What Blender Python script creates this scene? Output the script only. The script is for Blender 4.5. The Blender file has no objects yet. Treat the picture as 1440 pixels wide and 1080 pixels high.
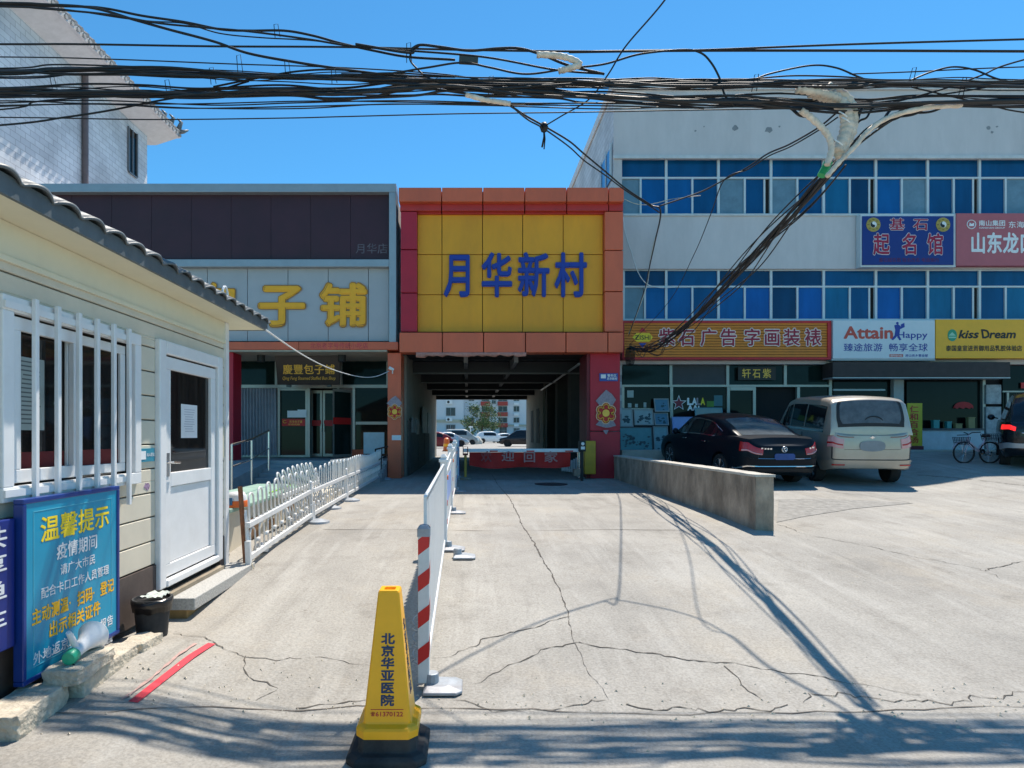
import bpy, bmesh, math, random
from mathutils import Vector, Matrix
random.seed(7)
R = math.radians
scene = bpy.context.scene
col = scene.collection
F, CX, HY, EYE = 850.0, 658.0, 612.0, 1.67       # focal length in photo pixels, vanishing point, eye height

# ------------------------------------------------------------------ camera
cam_data = bpy.data.cameras.new('camera')
cam = bpy.data.objects.new('camera', cam_data)
col.objects.link(cam)
cam.location = (0, 0, EYE)
cam.rotation_euler = (R(90), 0, 0)
cam_data.sensor_width = 36
cam_data.lens = F / 1440 * 36
cam_data.shift_x = (720 - CX) / 1440
cam_data.shift_y = (HY - 540) / 1440
cam_data.clip_end = 1500
scene.camera = cam
# ------------------------------------------------------------------ sky, sun, exposure
SUN = Vector((1.09, 2.1, 4.56)).normalized()
world = bpy.data.worlds.new('World')
scene.world = world
world.use_nodes = True
wn = world.node_tree
sky = wn.nodes.new('ShaderNodeTexSky')
sky.sky_type = 'NISHITA'
sky.sun_disc = False
sky.sun_elevation = math.asin(SUN.z)
sky.sun_rotation = math.atan2(SUN.x, SUN.y)
sky.altitude = 50
sky.air_density = 1.0
sky.dust_density = 0.0
sky.ozone_density = 3.0
tint = wn.nodes.new('ShaderNodeMix')
tint.data_type = 'RGBA'; tint.blend_type = 'MULTIPLY'; tint.inputs[0].default_value = 1
tint.inputs[7].default_value = (0.41, 0.95, 1.12, 1)          # the deep clear blue of that day
wn.links.new(sky.outputs[0], tint.inputs[6])
wn.links.new(tint.outputs[2], wn.nodes['Background'].inputs[0])
wn.nodes['Background'].inputs[1].default_value = 0.115
sun_data = bpy.data.lights.new('sun', 'SUN')
sun = bpy.data.objects.new('sun', sun_data)
col.objects.link(sun)
sun_data.energy = 4.6
sun_data.angle = R(0.5)
sun_data.color = (1.0, 0.92, 0.82)
sun.rotation_euler = SUN.to_track_quat('Z', 'Y').to_euler()
sun.location = (10, 20, 60)
scene.view_settings.view_transform = 'Standard'
scene.view_settings.look = 'None'
scene.view_settings.gamma = 1
scene.view_settings.exposure = 0.50
scene.cycles.max_bounces = 8
scene.cycles.use_denoising = True

# ------------------------------------------------------------------ helpers
def P(px, py, Y):
    return Vector(((px - CX) * Y / F, Y, EYE - (py - HY) * Y / F))
def PX(px, Y): return (px - CX) * Y / F
def PZ(py, Y): return EYE - (py - HY) * Y / F

def lerp(a, b, t): return a + (b - a) * t
def sstep(a, b, x):
    t = max(0, min(1, (x - a) / (b - a)))
    return t * t * (3 - 2 * t)
def interp(tab, x):
    if x <= tab[0][0]: return tab[0][1]
    for (a, va), (b, vb) in zip(tab, tab[1:]):
        if x <= b: return lerp(va, vb, (x - a) / (b - a))
    return tab[-1][1]

class MB:
    def __init__(s): s.v, s.f, s.m, s.cur = [], [], [], 0
    def add(s, vs, fs):
        n = len(s.v)
        s.v += [Vector(q) for q in vs]
        for f in fs:
            s.f.append([n + i for i in f]); s.m.append(s.cur)
        return s
    def quad(s, *p): return s.add(p, [list(range(len(p)))])
    def box(s, x0, x1, y0, y1, z0, z1):
        return s.add([(x0,y0,z0),(x1,y0,z0),(x1,y1,z0),(x0,y1,z0),(x0,y0,z1),(x1,y0,z1),(x1,y1,z1),(x0,y1,z1)],
                     [(0,3,2,1),(4,5,6,7),(0,1,5,4),(1,2,6,5),(2,3,7,6),(3,0,4,7)])
    def xbox(s, M, sx, sy, sz):
        vs = [M @ Vector((x*sx/2, y*sy/2, z*sz/2)) for z in (-1,1) for x, y in ((-1,-1),(1,-1),(1,1),(-1,1))]
        return s.add(vs, [(0,3,2,1),(4,5,6,7),(0,1,5,4),(1,2,6,5),(2,3,7,6),(3,0,4,7)])
    def bar(s, a, b, w, h=None):
        a, b = Vector(a), Vector(b); d = b - a
        q = d.to_track_quat('Z', 'Y').to_matrix().to_4x4()
        return s.xbox(Matrix.Translation((a + b) / 2) @ q, w, h or w, d.length)
    def cyl(s, a, b, r0, r1=None, n=14):
        a, b = Vector(a), Vector(b); r1 = r0 if r1 is None else r1
        q = (b - a).to_track_quat('Z', 'Y').to_matrix()
        vs = []
        for c, r in ((a, r0), (b, r1)):
            for i in range(n):
                t = 2*math.pi*i/n
                vs.append(c + q @ Vector((r*math.cos(t), r*math.sin(t), 0)))
        fs = [(i, (i+1)%n, n+(i+1)%n, n+i) for i in range(n)] + [tuple(range(n))[::-1], tuple(range(n, 2*n))]
        return s.add(vs, fs)
    def tube(s, pts, r, n=6):
        pts = [Vector(p) for p in pts]
        up = Vector((0.13, 0.31, 0.94)); rings = []
        for i, p in enumerate(pts):
            d = (pts[min(i+1, len(pts)-1)] - pts[max(i-1, 0)]).normalized()
            a = d.cross(up)
            if a.length < 1e-3: a = d.cross(Vector((1,0,0)))
            a.normalize(); b = d.cross(a)
            rr = r[i] if isinstance(r, (list, tuple)) else r
            rings.append([p + rr*(math.cos(2*math.pi*k/n)*a + math.sin(2*math.pi*k/n)*b) for k in range(n)])
        vs = [q for g in rings for q in g]
        fs = [(i*n+k, i*n+(k+1)%n, (i+1)*n+(k+1)%n, (i+1)*n+k) for i in range(len(rings)-1) for k in range(n)]
        fs += [tuple(range(n))[::-1], tuple(range((len(rings)-1)*n, len(rings)*n))]
        return s.add(vs, fs)
    def prism(s, poly, O, U, V, N, t):
        """polygon (u, v) on the plane O,U,V thickened by t along N"""
        O, U, V, N = map(Vector, (O, U, V, N)); n = len(poly)
        vs = [O + u*U + v*V for u, v in poly] + [O + u*U + v*V + t*N for u, v in poly]
        fs = [tuple(range(n))[::-1], tuple(range(n, 2*n))] + [(i, (i+1)%n, n+(i+1)%n, n+i) for i in range(n)]
        return s.add(vs, fs)
    def lathe(s, prof, c=(0,0,0), axis='Z', n=20):
        vs = []; c = Vector(c)
        for r, h in prof:
            for i in range(n):
                t = 2*math.pi*i/n; a, b = r*math.cos(t), r*math.sin(t)
                vs.append(c + Vector({'Z': (a, b, h), 'X': (h, a, b), 'Y': (a, h, b)}[axis]))
        k = len(prof)
        fs = [(j*n+i, j*n+(i+1)%n, (j+1)*n+(i+1)%n, (j+1)*n+i) for j in range(k-1) for i in range(n)]
        fs += [tuple(range(n))[::-1], tuple(range((k-1)*n, k*n))]
        return s.add(vs, fs)
    def grid(s, rows, closed=False):
        n = len(rows[0]); vs = [p for r in rows for p in r]; fs = []
        for j in range(len(rows)-1):
            for i in range(n if closed else n-1):
                fs.append((j*n+i, j*n+(i+1)%n, (j+1)*n+(i+1)%n, (j+1)*n+i))
        return s.add(vs, fs)
    def mesh(s, name, off=Vector((0,0,0)), smooth=False, fixn=True):
        me = bpy.data.meshes.new(name)
        me.from_pydata([tuple(v - off) for v in s.v], [], s.f)
        for p, k in zip(me.polygons, s.m): p.material_index = k
        if fixn:
            bm = bmesh.new(); bm.from_mesh(me)
            bmesh.ops.recalc_face_normals(bm, faces=bm.faces); bm.to_mesh(me); bm.free()
        if smooth:
            me.polygons.foreach_set('use_smooth', [True]*len(me.polygons))
            if smooth is not True: me.set_sharp_from_angle(angle=R(smooth))
        return me
    def build(s, name, mats, parent=None, loc=None, local=False, smooth=False, bevel=0, seg=2, fixn=True):
        if not isinstance(mats, (list, tuple)): mats = [mats]
        off = Vector((0,0,0))
        if not local:
            if parent is not None: off = Vector(parent['org']) if 'org' in parent else Vector(ORG[parent.name])
            elif loc is not None: off = Vector(loc)
        me = s.mesh(name, off, smooth, fixn)
        for m in mats: me.materials.append(m)
        o = bpy.data.objects.new(name, me); col.objects.link(o)
        if parent is not None: o.parent = parent
        elif loc is not None: o.location = loc
        ORG[o.name] = tuple(off)
        if bevel:
            b = o.modifiers.new('bevel', 'BEVEL'); b.width = bevel; b.segments = seg
            b.limit_method = 'ANGLE'; b.angle_limit = R(40); b.harden_normals = False
        return o
ORG = {}
def tag(o, label=None, cat=None, group=None, kind=None):
    if label: o['label'] = label
    if cat: o['category'] = cat
    if group: o['group'] = group
    if kind: o['kind'] = kind
    return o
def thing(name, label, cat, loc=(0,0,0), group=None, rz=0):
    o = bpy.data.objects.new(name, None); col.objects.link(o)
    o.location = loc; o.rotation_euler = (0,0,rz); o.empty_display_size = 0.2
    ORG[o.name] = tuple(loc)
    return tag(o, label, cat, group)
def copy_tree(o, parent=None):
    c = o.copy(); col.objects.link(c)
    if parent is not None: c.parent = parent
    for ch in list(o.children): copy_tree(ch, c)
    return c

# ------------------------------------------------------------------ materials
def mat(name, c, rough=0.6, metal=0.0, var=0.12, scale=4.0, bump=0.0, bscale=60.0, spec=0.5, dirt=0.0, dirtcol=(0.12,0.10,0.08), coat=0.0, stretch=None):
    m = bpy.data.materials.new(name); m.use_nodes = True
    nt = m.node_tree; N, L = nt.nodes, nt.links; b = N['Principled BSDF']
    b.inputs['Roughness'].default_value = rough; b.inputs['Metallic'].default_value = metal
    b.inputs['Specular IOR Level'].default_value = spec
    b.inputs['Coat Weight'].default_value = coat
    tc = N.new('ShaderNodeTexCoord'); src = tc.outputs['Object']
    if stretch:
        mp = N.new('ShaderNodeMapping'); mp.inputs['Scale'].default_value = stretch
        L.new(src, mp.inputs[0]); src = mp.outputs[0]
    nz = N.new('ShaderNodeTexNoise'); nz.inputs['Scale'].default_value = scale
    nz.inputs['Detail'].default_value = 6; nz.inputs['Roughness'].default_value = 0.65
    L.new(src, nz.inputs['Vector'])
    rp = N.new('ShaderNodeValToRGB')
    rp.color_ramp.elements[0].position = 0.3; rp.color_ramp.elements[1].position = 0.7
    rp.color_ramp.elements[0].color = (*[x*(1-var) for x in c], 1)
    rp.color_ramp.elements[1].color = (*[min(1, x*(1+var)) for x in c], 1)
    L.new(nz.outputs['Fac'], rp.inputs[0]); out = rp.outputs[0]
    if dirt:
        n2 = N.new('ShaderNodeTexNoise'); n2.inputs['Scale'].default_value = scale*0.37
        n2.inputs['Detail'].default_value = 8; n2.inputs['Roughness'].default_value = 0.75
        L.new(src, n2.inputs['Vector'])
        r2 = N.new('ShaderNodeValToRGB'); r2.color_ramp.elements[0].position = 0.48; r2.color_ramp.elements[1].position = 0.72
        r2.color_ramp.elements[1].color = (dirt, dirt, dirt, 1)
        L.new(n2.outputs['Fac'], r2.inputs[0])
        mx = N.new('ShaderNodeMix'); mx.data_type = 'RGBA'
        L.new(r2.outputs[0], mx.inputs[0]); L.new(out, mx.inputs[6]); mx.inputs[7].default_value = (*dirtcol, 1)
        out = mx.outputs[2]
    L.new(out, b.inputs['Base Color'])
    if bump:
        n3 = N.new('ShaderNodeTexNoise'); n3.inputs['Scale'].default_value = bscale; n3.inputs['Detail'].default_value = 5
        L.new(src, n3.inputs['Vector'])
        bp = N.new('ShaderNodeBump'); bp.inputs['Strength'].default_value = bump; bp.inputs['Distance'].default_value = 0.02
        L.new(n3.outputs['Fac'], bp.inputs['Height']); L.new(bp.outputs[0], b.inputs['Normal'])
    return m
def emis(m, c, s):
    b = m.node_tree.nodes['Principled BSDF']
    b.inputs['Emission Color'].default_value = (*c, 1); b.inputs['Emission Strength'].default_value = s
    return m

M = {}
M['white_paint'] = mat('white_paint', (0.72,0.72,0.70), 0.45, var=0.06, scale=8, dirt=0.35, dirtcol=(0.38,0.34,0.29))
M['upvc'] = mat('white_plastic', (0.78,0.78,0.77), 0.4, var=0.04, scale=6, dirt=0.22, dirtcol=(0.52,0.49,0.44))
M['cream'] = mat('cream_siding', (0.67,0.60,0.47), 0.55, var=0.06, scale=3, dirt=0.32, dirtcol=(0.43,0.37,0.27))
M['cream_light'] = mat('cream_trim', (0.72,0.67,0.50), 0.5, var=0.04)
M['plinth'] = mat('brown_plinth', (0.09,0.065,0.055), 0.7, var=0.2, scale=5, dirt=0.3, dirtcol=(0.22,0.19,0.16))
M['tile_grey'] = mat('grey_tile_sheet', (0.10,0.12,0.13), 0.5, var=0.2, scale=6, dirt=0.25, dirtcol=(0.24,0.24,0.23))
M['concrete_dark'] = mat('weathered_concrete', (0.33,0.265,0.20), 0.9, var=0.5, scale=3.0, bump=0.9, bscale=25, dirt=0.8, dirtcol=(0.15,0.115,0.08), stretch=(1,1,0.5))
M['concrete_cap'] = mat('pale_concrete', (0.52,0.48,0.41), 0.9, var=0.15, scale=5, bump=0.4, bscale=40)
M['stone'] = mat('rough_stone', (0.56,0.49,0.38), 0.9, var=0.22, scale=9, bump=0.9, bscale=30, dirt=0.45, dirtcol=(0.20,0.18,0.15))
M['slab'] = mat('granite_slab', (0.42,0.41,0.38), 0.8, var=0.3, scale=60, bump=0.3)
M['orange_clad'] = mat('faded_orange_cladding', (0.66,0.125,0.05), 0.45, var=0.10, scale=1.2, dirt=0.55, dirtcol=(0.40,0.085,0.05), stretch=(1,1,0.35))
M['crimson'] = mat('crimson_cladding', (0.44,0.008,0.028), 0.5, var=0.1, scale=1.5, dirt=0.2, dirtcol=(0.24,0.02,0.03))
M['red_bevel'] = mat('red_cladding', (0.46,0.03,0.025), 0.45, var=0.1, scale=1.5)
M['yellow_clad'] = mat('yellow_cladding', (0.80,0.33,0.008), 0.5, var=0.09, scale=1.1, dirt=0.5, dirtcol=(0.55,0.21,0.015), stretch=(1,1,0.35))
M['gap'] = mat('dark_joint', (0.02,0.018,0.016), 0.9)
M['letter_blue'] = mat('blue_letter', (0.012,0.035,0.30), 0.4, var=0.05)
M['letter_yellow'] = mat('golden_yellow_letter', (0.95,0.42,0.005), 0.4, var=0.06, dirt=0.1, dirtcol=(0.5,0.28,0.02))
M['letter_edge'] = mat('letter_edge', (0.40,0.17,0.02), 0.5)
M['grey_panel'] = mat('grey_white_panel', (0.41,0.405,0.415), 0.45, var=0.06, scale=1.2, dirt=0.22, dirtcol=(0.36,0.37,0.37))
M['alu'] = mat('grey_aluminium', (0.33,0.36,0.385), 0.4, metal=0.3, var=0.06, dirt=0.2, dirtcol=(0.25,0.26,0.26))
M['dark_board'] = mat('dark_purple_board', (0.046,0.010,0.019), 0.55, var=0.25, scale=0.8, dirt=0.15, dirtcol=(0.07,0.03,0.03))
M['alu_frame'] = mat('shop_frame_metal', (0.33,0.32,0.29), 0.35, metal=0.4, var=0.06)
M['dark_glass'] = mat('dark_shop_glass', (0.006,0.008,0.008), 0.04, var=0.5, scale=0.7, spec=0.14)
M['green_glass'] = mat('greenish_shop_glass', (0.010,0.022,0.020), 0.06, var=0.5, scale=0.7, spec=0.14)
M['grey_glass'] = mat('curtained_glass', (0.13,0.14,0.18), 0.15, var=0.2, scale=2)
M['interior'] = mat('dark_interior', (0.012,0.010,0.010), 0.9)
M['booth_glass'] = mat('booth_glass', (0.022,0.018,0.016), 0.04, var=0.7, scale=2.0, spec=0.5, stretch=(1,7,0.6))
M['wood_plaque'] = mat('dark_brown_plaque', (0.030,0.020,0.014), 0.3, var=0.2, scale=5)
M['gold'] = mat('gold_paint', (0.80,0.45,0.06), 0.35, metal=0.2)
M['red_paper'] = mat('red_paper', (0.50,0.012,0.012), 0.55, var=0.12)
M['paper'] = mat('white_paper', (0.72,0.73,0.74), 0.8, var=0.05)
M['grey_paper'] = mat('torn_grey_paper', (0.32,0.26,0.29), 0.9, var=0.25, scale=20)
M['step'] = mat('grey_step_stone', (0.30,0.31,0.31), 0.75, var=0.15, scale=6)
M['steel'] = mat('stainless_steel', (0.62,0.62,0.62), 0.25, metal=1.0, var=0.05)
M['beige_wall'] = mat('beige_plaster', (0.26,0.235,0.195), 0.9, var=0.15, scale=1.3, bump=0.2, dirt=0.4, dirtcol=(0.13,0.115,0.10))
M['soffit'] = mat('beige_soffit', (0.45,0.40,0.30), 0.8)
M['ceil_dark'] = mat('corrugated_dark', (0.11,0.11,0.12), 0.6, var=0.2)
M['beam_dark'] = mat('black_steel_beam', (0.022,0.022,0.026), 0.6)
M['beam_edge'] = mat('pale_beam_flange', (0.20,0.20,0.20), 0.7)  # flanges and purlins coloured paler than the black beams
M['facade'] = mat('grey_white_render', (0.62,0.565,0.56), 0.85, var=0.07, scale=1.3, bump=0.12, bscale=18, dirt=0.5, dirtcol=(0.42,0.39,0.385), stretch=(1,1,0.3))
M['win_white'] = mat('white_window_bar', (0.60,0.64,0.66), 0.4, var=0.05)
BLUES = [mat('blue_glass', c, 0.07, var=0.22, scale=0.8, spec=0.28, stretch=(2.5,1,0.6)) for c in
         ((0.004,0.075,0.20), (0.005,0.105,0.31), (0.004,0.045,0.12), (0.006,0.10,0.36), (0.010,0.13,0.27))]
M['pale_glass'] = mat('curtained_blue_glass', (0.15,0.24,0.30), 0.12, var=0.15, scale=3)
M['black'] = mat('matt_black', (0.015,0.015,0.016), 0.6)
M['cable'] = mat('black_cable_sheath', (0.010,0.010,0.011), 0.55, var=0.3, scale=3)
M['conduit'] = mat('dusty_white_conduit', (0.72,0.60,0.48), 0.65, var=0.2, scale=10, bump=0.5, bscale=30, dirt=0.75, dirtcol=(0.26,0.17,0.10))
M['green_tape'] = mat('green_tape', (0.02,0.30,0.09), 0.5)
M['yellow_plastic'] = mat('yellow_plastic', (0.95,0.44,0.004), 0.4, var=0.06, scale=5, dirt=0.3, dirtcol=(0.62,0.28,0.02))
M['rubber'] = mat('black_rubber', (0.020,0.022,0.024), 0.75, var=0.4, scale=9, dirt=0.4, dirtcol=(0.10,0.095,0.085))
M['navy_print'] = mat('navy_print', (0.008,0.03,0.10), 0.5)
M['red_print'] = mat('red_print', (0.55,0.02,0.02), 0.5)
M['white_print'] = mat('white_print', (0.78,0.78,0.78), 0.5)
M['yellow_print'] = mat('yellow_print', (0.95,0.66,0.02), 0.5)
M['amber_print'] = mat('amber_print', (0.90,0.50,0.015), 0.5)
M['black_print'] = mat('black_print', (0.012,0.010,0.008), 0.5)
M['teal_sign'] = mat('teal_sign_sheet', (0.005,0.29,0.46), 0.35, var=0.08, scale=2)
M['blue_frame'] = mat('blue_sign_frame', (0.006,0.035,0.20), 0.35)
M['blue_sign'] = mat('deep_blue_sign', (0.006,0.022,0.19), 0.4, var=0.06)
M['foot'] = mat('grey_metal_foot', (0.34,0.37,0.40), 0.5, metal=0.2, var=0.2, scale=9, dirt=0.45, dirtcol=(0.22,0.11,0.06))
M['rust'] = mat('rusty_metal', (0.22,0.085,0.035), 0.85, var=0.4, scale=20)
M['reflect_red'] = mat('red_reflective', (0.62,0.02,0.02), 0.4)
M['fence_blue'] = mat('pale_blue_fence', (0.30,0.42,0.74), 0.45, var=0.06)
M['orange'] = mat('orange_plastic', (0.70,0.14,0.02), 0.45)
M['green_plastic'] = mat('green_plastic', (0.03,0.42,0.22), 0.4)
M['tyre'] = mat('tyre_rubber', (0.018,0.018,0.018), 0.85)
M['rim'] = mat('alloy_rim', (0.55,0.56,0.58), 0.3, metal=0.85)
M['chrome'] = mat('chrome_trim', (0.75,0.75,0.77), 0.12, metal=1.0)
M['navy_car'] = mat('black_blue_car_paint', (0.004,0.009,0.015), 0.33, var=0.15, scale=3, coat=0.0, spec=0.14, dirt=0.15, dirtcol=(0.018,0.019,0.022))
M['beige_car'] = mat('dusty_beige_car_paint', (0.42,0.38,0.32), 0.34, metal=0.4, var=0.07, scale=4, coat=0.4, dirt=0.3, dirtcol=(0.42,0.35,0.23))
M['black_car'] = mat('black_car_paint', (0.006,0.007,0.010), 0.25, coat=0.35, spec=0.35)
M['car_glass'] = mat('tinted_car_glass', (0.012,0.014,0.017), 0.05, spec=0.45)
M['rear_glass'] = mat('lightened_rear_glass', (0.10,0.11,0.115), 0.12, spec=0.6, var=0.3, scale=5)  # grey of mirrored sky and light seen through is put into the colour
M['lamp_red'] = mat('red_tail_lamp', (0.42,0.008,0.012), 0.15, spec=0.7)
M['lamp_pink'] = mat('clear_red_lamp', (0.62,0.30,0.30), 0.15, spec=0.7)
M['lamp_amber'] = mat('amber_lamp', (0.40,0.07,0.02), 0.15)
M['lamp_lit'] = emis(mat('lit_tail_lamp', (0.6,0.01,0.01), 0.2), (1,0.02,0.02), 1.0)
M['plate_blue'] = mat('blue_number_plate', (0.015,0.05,0.22), 0.4)
M['plate_grey'] = mat('grey_number_plate', (0.22,0.25,0.27), 0.5)
M['silver_car'] = mat('silver_car_paint', (0.48,0.49,0.50), 0.3, metal=0.4, coat=0.5)
M['white_car'] = mat('white_car_paint', (0.75,0.75,0.74), 0.3, coat=0.5)
M['bark'] = mat('tree_bark', (0.12,0.09,0.065), 0.9, var=0.3, scale=8, bump=0.6)
M['asphalt_patch'] = mat('asphalt_patch', (0.30,0.285,0.255), 0.95, var=0.3, scale=9, bump=0.6, bscale=90)
M['crack'] = mat('crack_dirt', (0.085,0.075,0.062), 0.95, var=0.4, scale=20)
M['joint'] = mat('joint_dirt', (0.13,0.11,0.09), 0.95, var=0.3, scale=20)
M['red_line'] = mat('red_ground_paint', (0.66,0.04,0.06), 0.7, var=0.12, scale=25)
M['red_worn'] = mat('worn_red_paint', (0.47,0.30,0.26), 0.8, var=0.2, scale=30)

def brick(name, c1, c2, mortar, bw, bh, ms=0.012, axis='YZ', rough=0.8):
    m = bpy.data.materials.new(name); m.use_nodes = True
    nt = m.node_tree; N, L = nt.nodes, nt.links; b = N['Principled BSDF']; b.inputs['Roughness'].default_value = rough
    tc = N.new('ShaderNodeTexCoord'); sp = N.new('ShaderNodeSeparateXYZ'); cb = N.new('ShaderNodeCombineXYZ')
    L.new(tc.outputs['Object'], sp.inputs[0])
    L.new(sp.outputs[axis[0]], cb.inputs[0]); L.new(sp.outputs[axis[1]], cb.inputs[1])
    bt = N.new('ShaderNodeTexBrick'); L.new(cb.outputs[0], bt.inputs[0])
    bt.inputs['Color1'].default_value = (*c1,1); bt.inputs['Color2'].default_value = (*c2,1); bt.inputs['Mortar'].default_value = (*mortar,1)
    bt.inputs['Scale'].default_value = 1; bt.inputs['Brick Width'].default_value = bw; bt.inputs['Row Height'].default_value = bh
    bt.inputs['Mortar Size'].default_value = ms
    nz = N.new('ShaderNodeTexNoise'); nz.inputs['Scale'].default_value = 0.9; nz.inputs['Detail'].default_value = 7
    L.new(tc.outputs['Object'], nz.inputs['Vector'])
    rp = N.new('ShaderNodeValToRGB'); rp.color_ramp.elements[0].position = 0.35; rp.color_ramp.elements[1].position = 0.7
    rp.color_ramp.elements[0].color = (0.72,0.72,0.72,1)
    L.new(nz.outputs['Fac'], rp.inputs[0])
    mx = N.new('ShaderNodeMix'); mx.data_type = 'RGBA'; mx.blend_type = 'MULTIPLY'; mx.inputs[0].default_value = 1
    L.new(bt.outputs[0], mx.inputs[6]); L.new(rp.outputs[0], mx.inputs[7]); L.new(mx.outputs[2], b.inputs['Base Color'])
    bp = N.new('ShaderNodeBump'); bp.inputs['Strength'].default_value = 0.5; bp.inputs['Distance'].default_value = 0.01
    L.new(bt.outputs['Fac'], bp.inputs['Height']); bp.invert = True; L.new(bp.outputs[0], b.inputs['Normal'])
    return m
M['white_tile'] = brick('white_wall_tile', (0.66,0.68,0.70), (0.56,0.58,0.61), (0.40,0.41,0.43), 0.42, 0.20, 0.010)

def ground_mat():
    m = bpy.data.materials.new('worn_concrete_ground'); m.use_nodes = True
    nt = m.node_tree; N, L = nt.nodes, nt.links; b = N['Principled BSDF']; b.inputs['Roughness'].default_value = 0.9
    b.inputs['Specular IOR Level'].default_value = 0.25
    tc = N.new('ShaderNodeTexCoord')
    def noise(scale, detail=6, rough=0.6, st=None):
        src = tc.outputs['Object']
        if st:
            mp = N.new('ShaderNodeMapping'); mp.inputs['Scale'].default_value = st[:3]
            if len(st) > 3: mp.inputs['Rotation'].default_value = (0,0,st[3])
            L.new(src, mp.inputs[0]); src = mp.outputs[0]
        n = N.new('ShaderNodeTexNoise'); n.inputs['Scale'].default_value = scale; n.inputs['Detail'].default_value = detail
        n.inputs['Roughness'].default_value = rough; L.new(src, n.inputs['Vector']); return n.outputs['Fac']
    def ramp(f, stops):
        r = N.new('ShaderNodeValToRGB'); e = r.color_ramp.elements
        while len(e) < len(stops): e.new(0.5)
        for k, (p, c) in enumerate(stops): e[k].position = p; e[k].color = (*c, 1) if isinstance(c, tuple) else (c,c,c,1)
        L.new(f, r.inputs[0]); return r.outputs[0]
    def mix(f, a, bb, mode='MIX'):
        x = N.new('ShaderNodeMix'); x.data_type = 'RGBA'; x.blend_type = mode
        if isinstance(f, (int, float)): x.inputs[0].default_value = f
        else: L.new(f, x.inputs[0])
        for s, q in ((6, a), (7, bb)):
            if isinstance(q, tuple): x.inputs[s].default_value = (*q, 1)
            else: L.new(q, x.inputs[s])
        return x.outputs[2]
    base = ramp(noise(0.55, 8, 0.62), [(0.30, (0.285,0.268,0.238)), (0.5, (0.370,0.348,0.308)), (0.72, (0.445,0.420,0.370))])
    tan = ramp(noise(0.7, 7, 0.7), [(0.52, 0.0), (0.74, 0.6)])
    c = mix(tan, base, (0.42,0.365,0.285))
    stain = ramp(noise(1.9, 9, 0.75), [(0.52, 0.0), (0.72, 0.7)])
    c = mix(stain, c, (0.235,0.215,0.185))
    streak = ramp(noise(1.6, 5, 0.6, (3.4, 0.35, 1, R(-16))), [(0.50, 0.0), (0.70, 0.34)])
    c = mix(streak, c, (0.52,0.50,0.455))
    dark = ramp(noise(1.1, 6, 0.65, (4.2, 0.22, 1, R(8))), [(0.54, 0.0), (0.74, 0.5)])
    c = mix(dark, c, (0.24,0.225,0.20))
    fine = ramp(noise(55, 4, 0.7), [(0.30, 0.72), (0.62, 1.08)])
    c = mix(1.0, c, fine, 'MULTIPLY')
    spots = ramp(noise(11, 3, 0.5), [(0.70, 0.0), (0.76, 0.5)])
    c = mix(spots, c, (0.20,0.18,0.15))
    L.new(c, b.inputs['Base Color'])
    bp = N.new('ShaderNodeBump'); bp.inputs['Strength'].default_value = 0.55; bp.inputs['Distance'].default_value = 0.012
    L.new(noise(38, 8, 0.7), bp.inputs['Height']); L.new(bp.outputs[0], b.inputs['Normal'])
    return m
M['ground'] = ground_mat()

# ------------------------------------------------------------------ lettering
_tc = {}
def glyph(s, bold, shear=0.0):
    k = (s, bold, shear)
    if k not in _tc:
        c = bpy.data.curves.new('lettering', 'FONT'); c.body = s; c.offset = bold; c.shear = shear; c.resolution_u = 2
        o = bpy.data.objects.new('lettering', c); col.objects.link(o)
        dg = bpy.context.evaluated_depsgraph_get()
        me = bpy.data.meshes.new_from_object(o.evaluated_get(dg))
        _tc[k] = ([v.co.copy() for v in me.vertices], [tuple(p.vertices) for p in me.polygons])
        bpy.data.objects.remove(o); bpy.data.meshes.remove(me); bpy.data.curves.remove(c)
    return _tc[k]
def put_text(mb, s, O, U, V, N, u0, u1, v0, v1, bold=0.0, cell=True, t=0.004, shear=0.0, vertical=False):
    """cuts the characters of s as flat thickened letters into the box u0..u1, v0..v1"""
    O, U, V, N = map(Vector, (O, U, V, N))
    def place(vs, fs, a0, a1, b0, b1, w0, w1, h0, h1):
        q = [O + U*(a0 + (p.x-w0)/(w1-w0)*(a1-a0)) + V*(b0 + (p.y-h0)/(h1-h0)*(b1-b0)) for p in vs]
        ec = {}
        for f in fs:
            for i in range(len(f)):
                e = (f[i], f[(i+1) % len(f)]); ec[e] = 1
        if bold > 0.006:
            sc_ = (a1-a0)/(w1-w0)*bold, (b1-b0)/(h1-h0)*bold
            kk = 8 if bold > 0.018 else 4
            for j in range(kk):
                an = 0.21 + 2*math.pi*j/kk
                d = U*(sc_[0]*math.cos(an)) + V*(sc_[1]*math.sin(an)) + N*(t*(0.90 - 0.03*j))
                mb.add([p + d for p in q], fs)
        n = len(q)
        side = [(a, b, n+b, n+a) for (a, b) in ec if (b, a) not in ec]
        mb.add([p + N*t for p in q] + q, list(fs) + side)
    if cell:
        n = len(s); k = 0
        for ch in s:
            if ch != ' ':
                vs, fs = glyph(ch, 0.0, shear)
                if vertical:
                    h = (v1-v0)/n; b1 = v1 - k*h
                    place(vs, fs, u0, u1, b1-h*0.96, b1, 0.0, 1.0, -0.12, 0.88)
                else:
                    w = (u1-u0)/n
                    place(vs, fs, u0+k*w, u0+k*w+w*0.98, v0, v1, 0.0, 1.0, -0.12, 0.88)
            k += 1
    else:
        vs, fs = glyph(s, 0.0, shear)
        w0, w1 = min(p.x for p in vs), max(p.x for p in vs); h0, h1 = min(p.y for p in vs), max(p.y for p in vs)
        place(vs, fs, u0, u1, v0, v1, w0, w1, h0, h1)
    return mb
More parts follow.
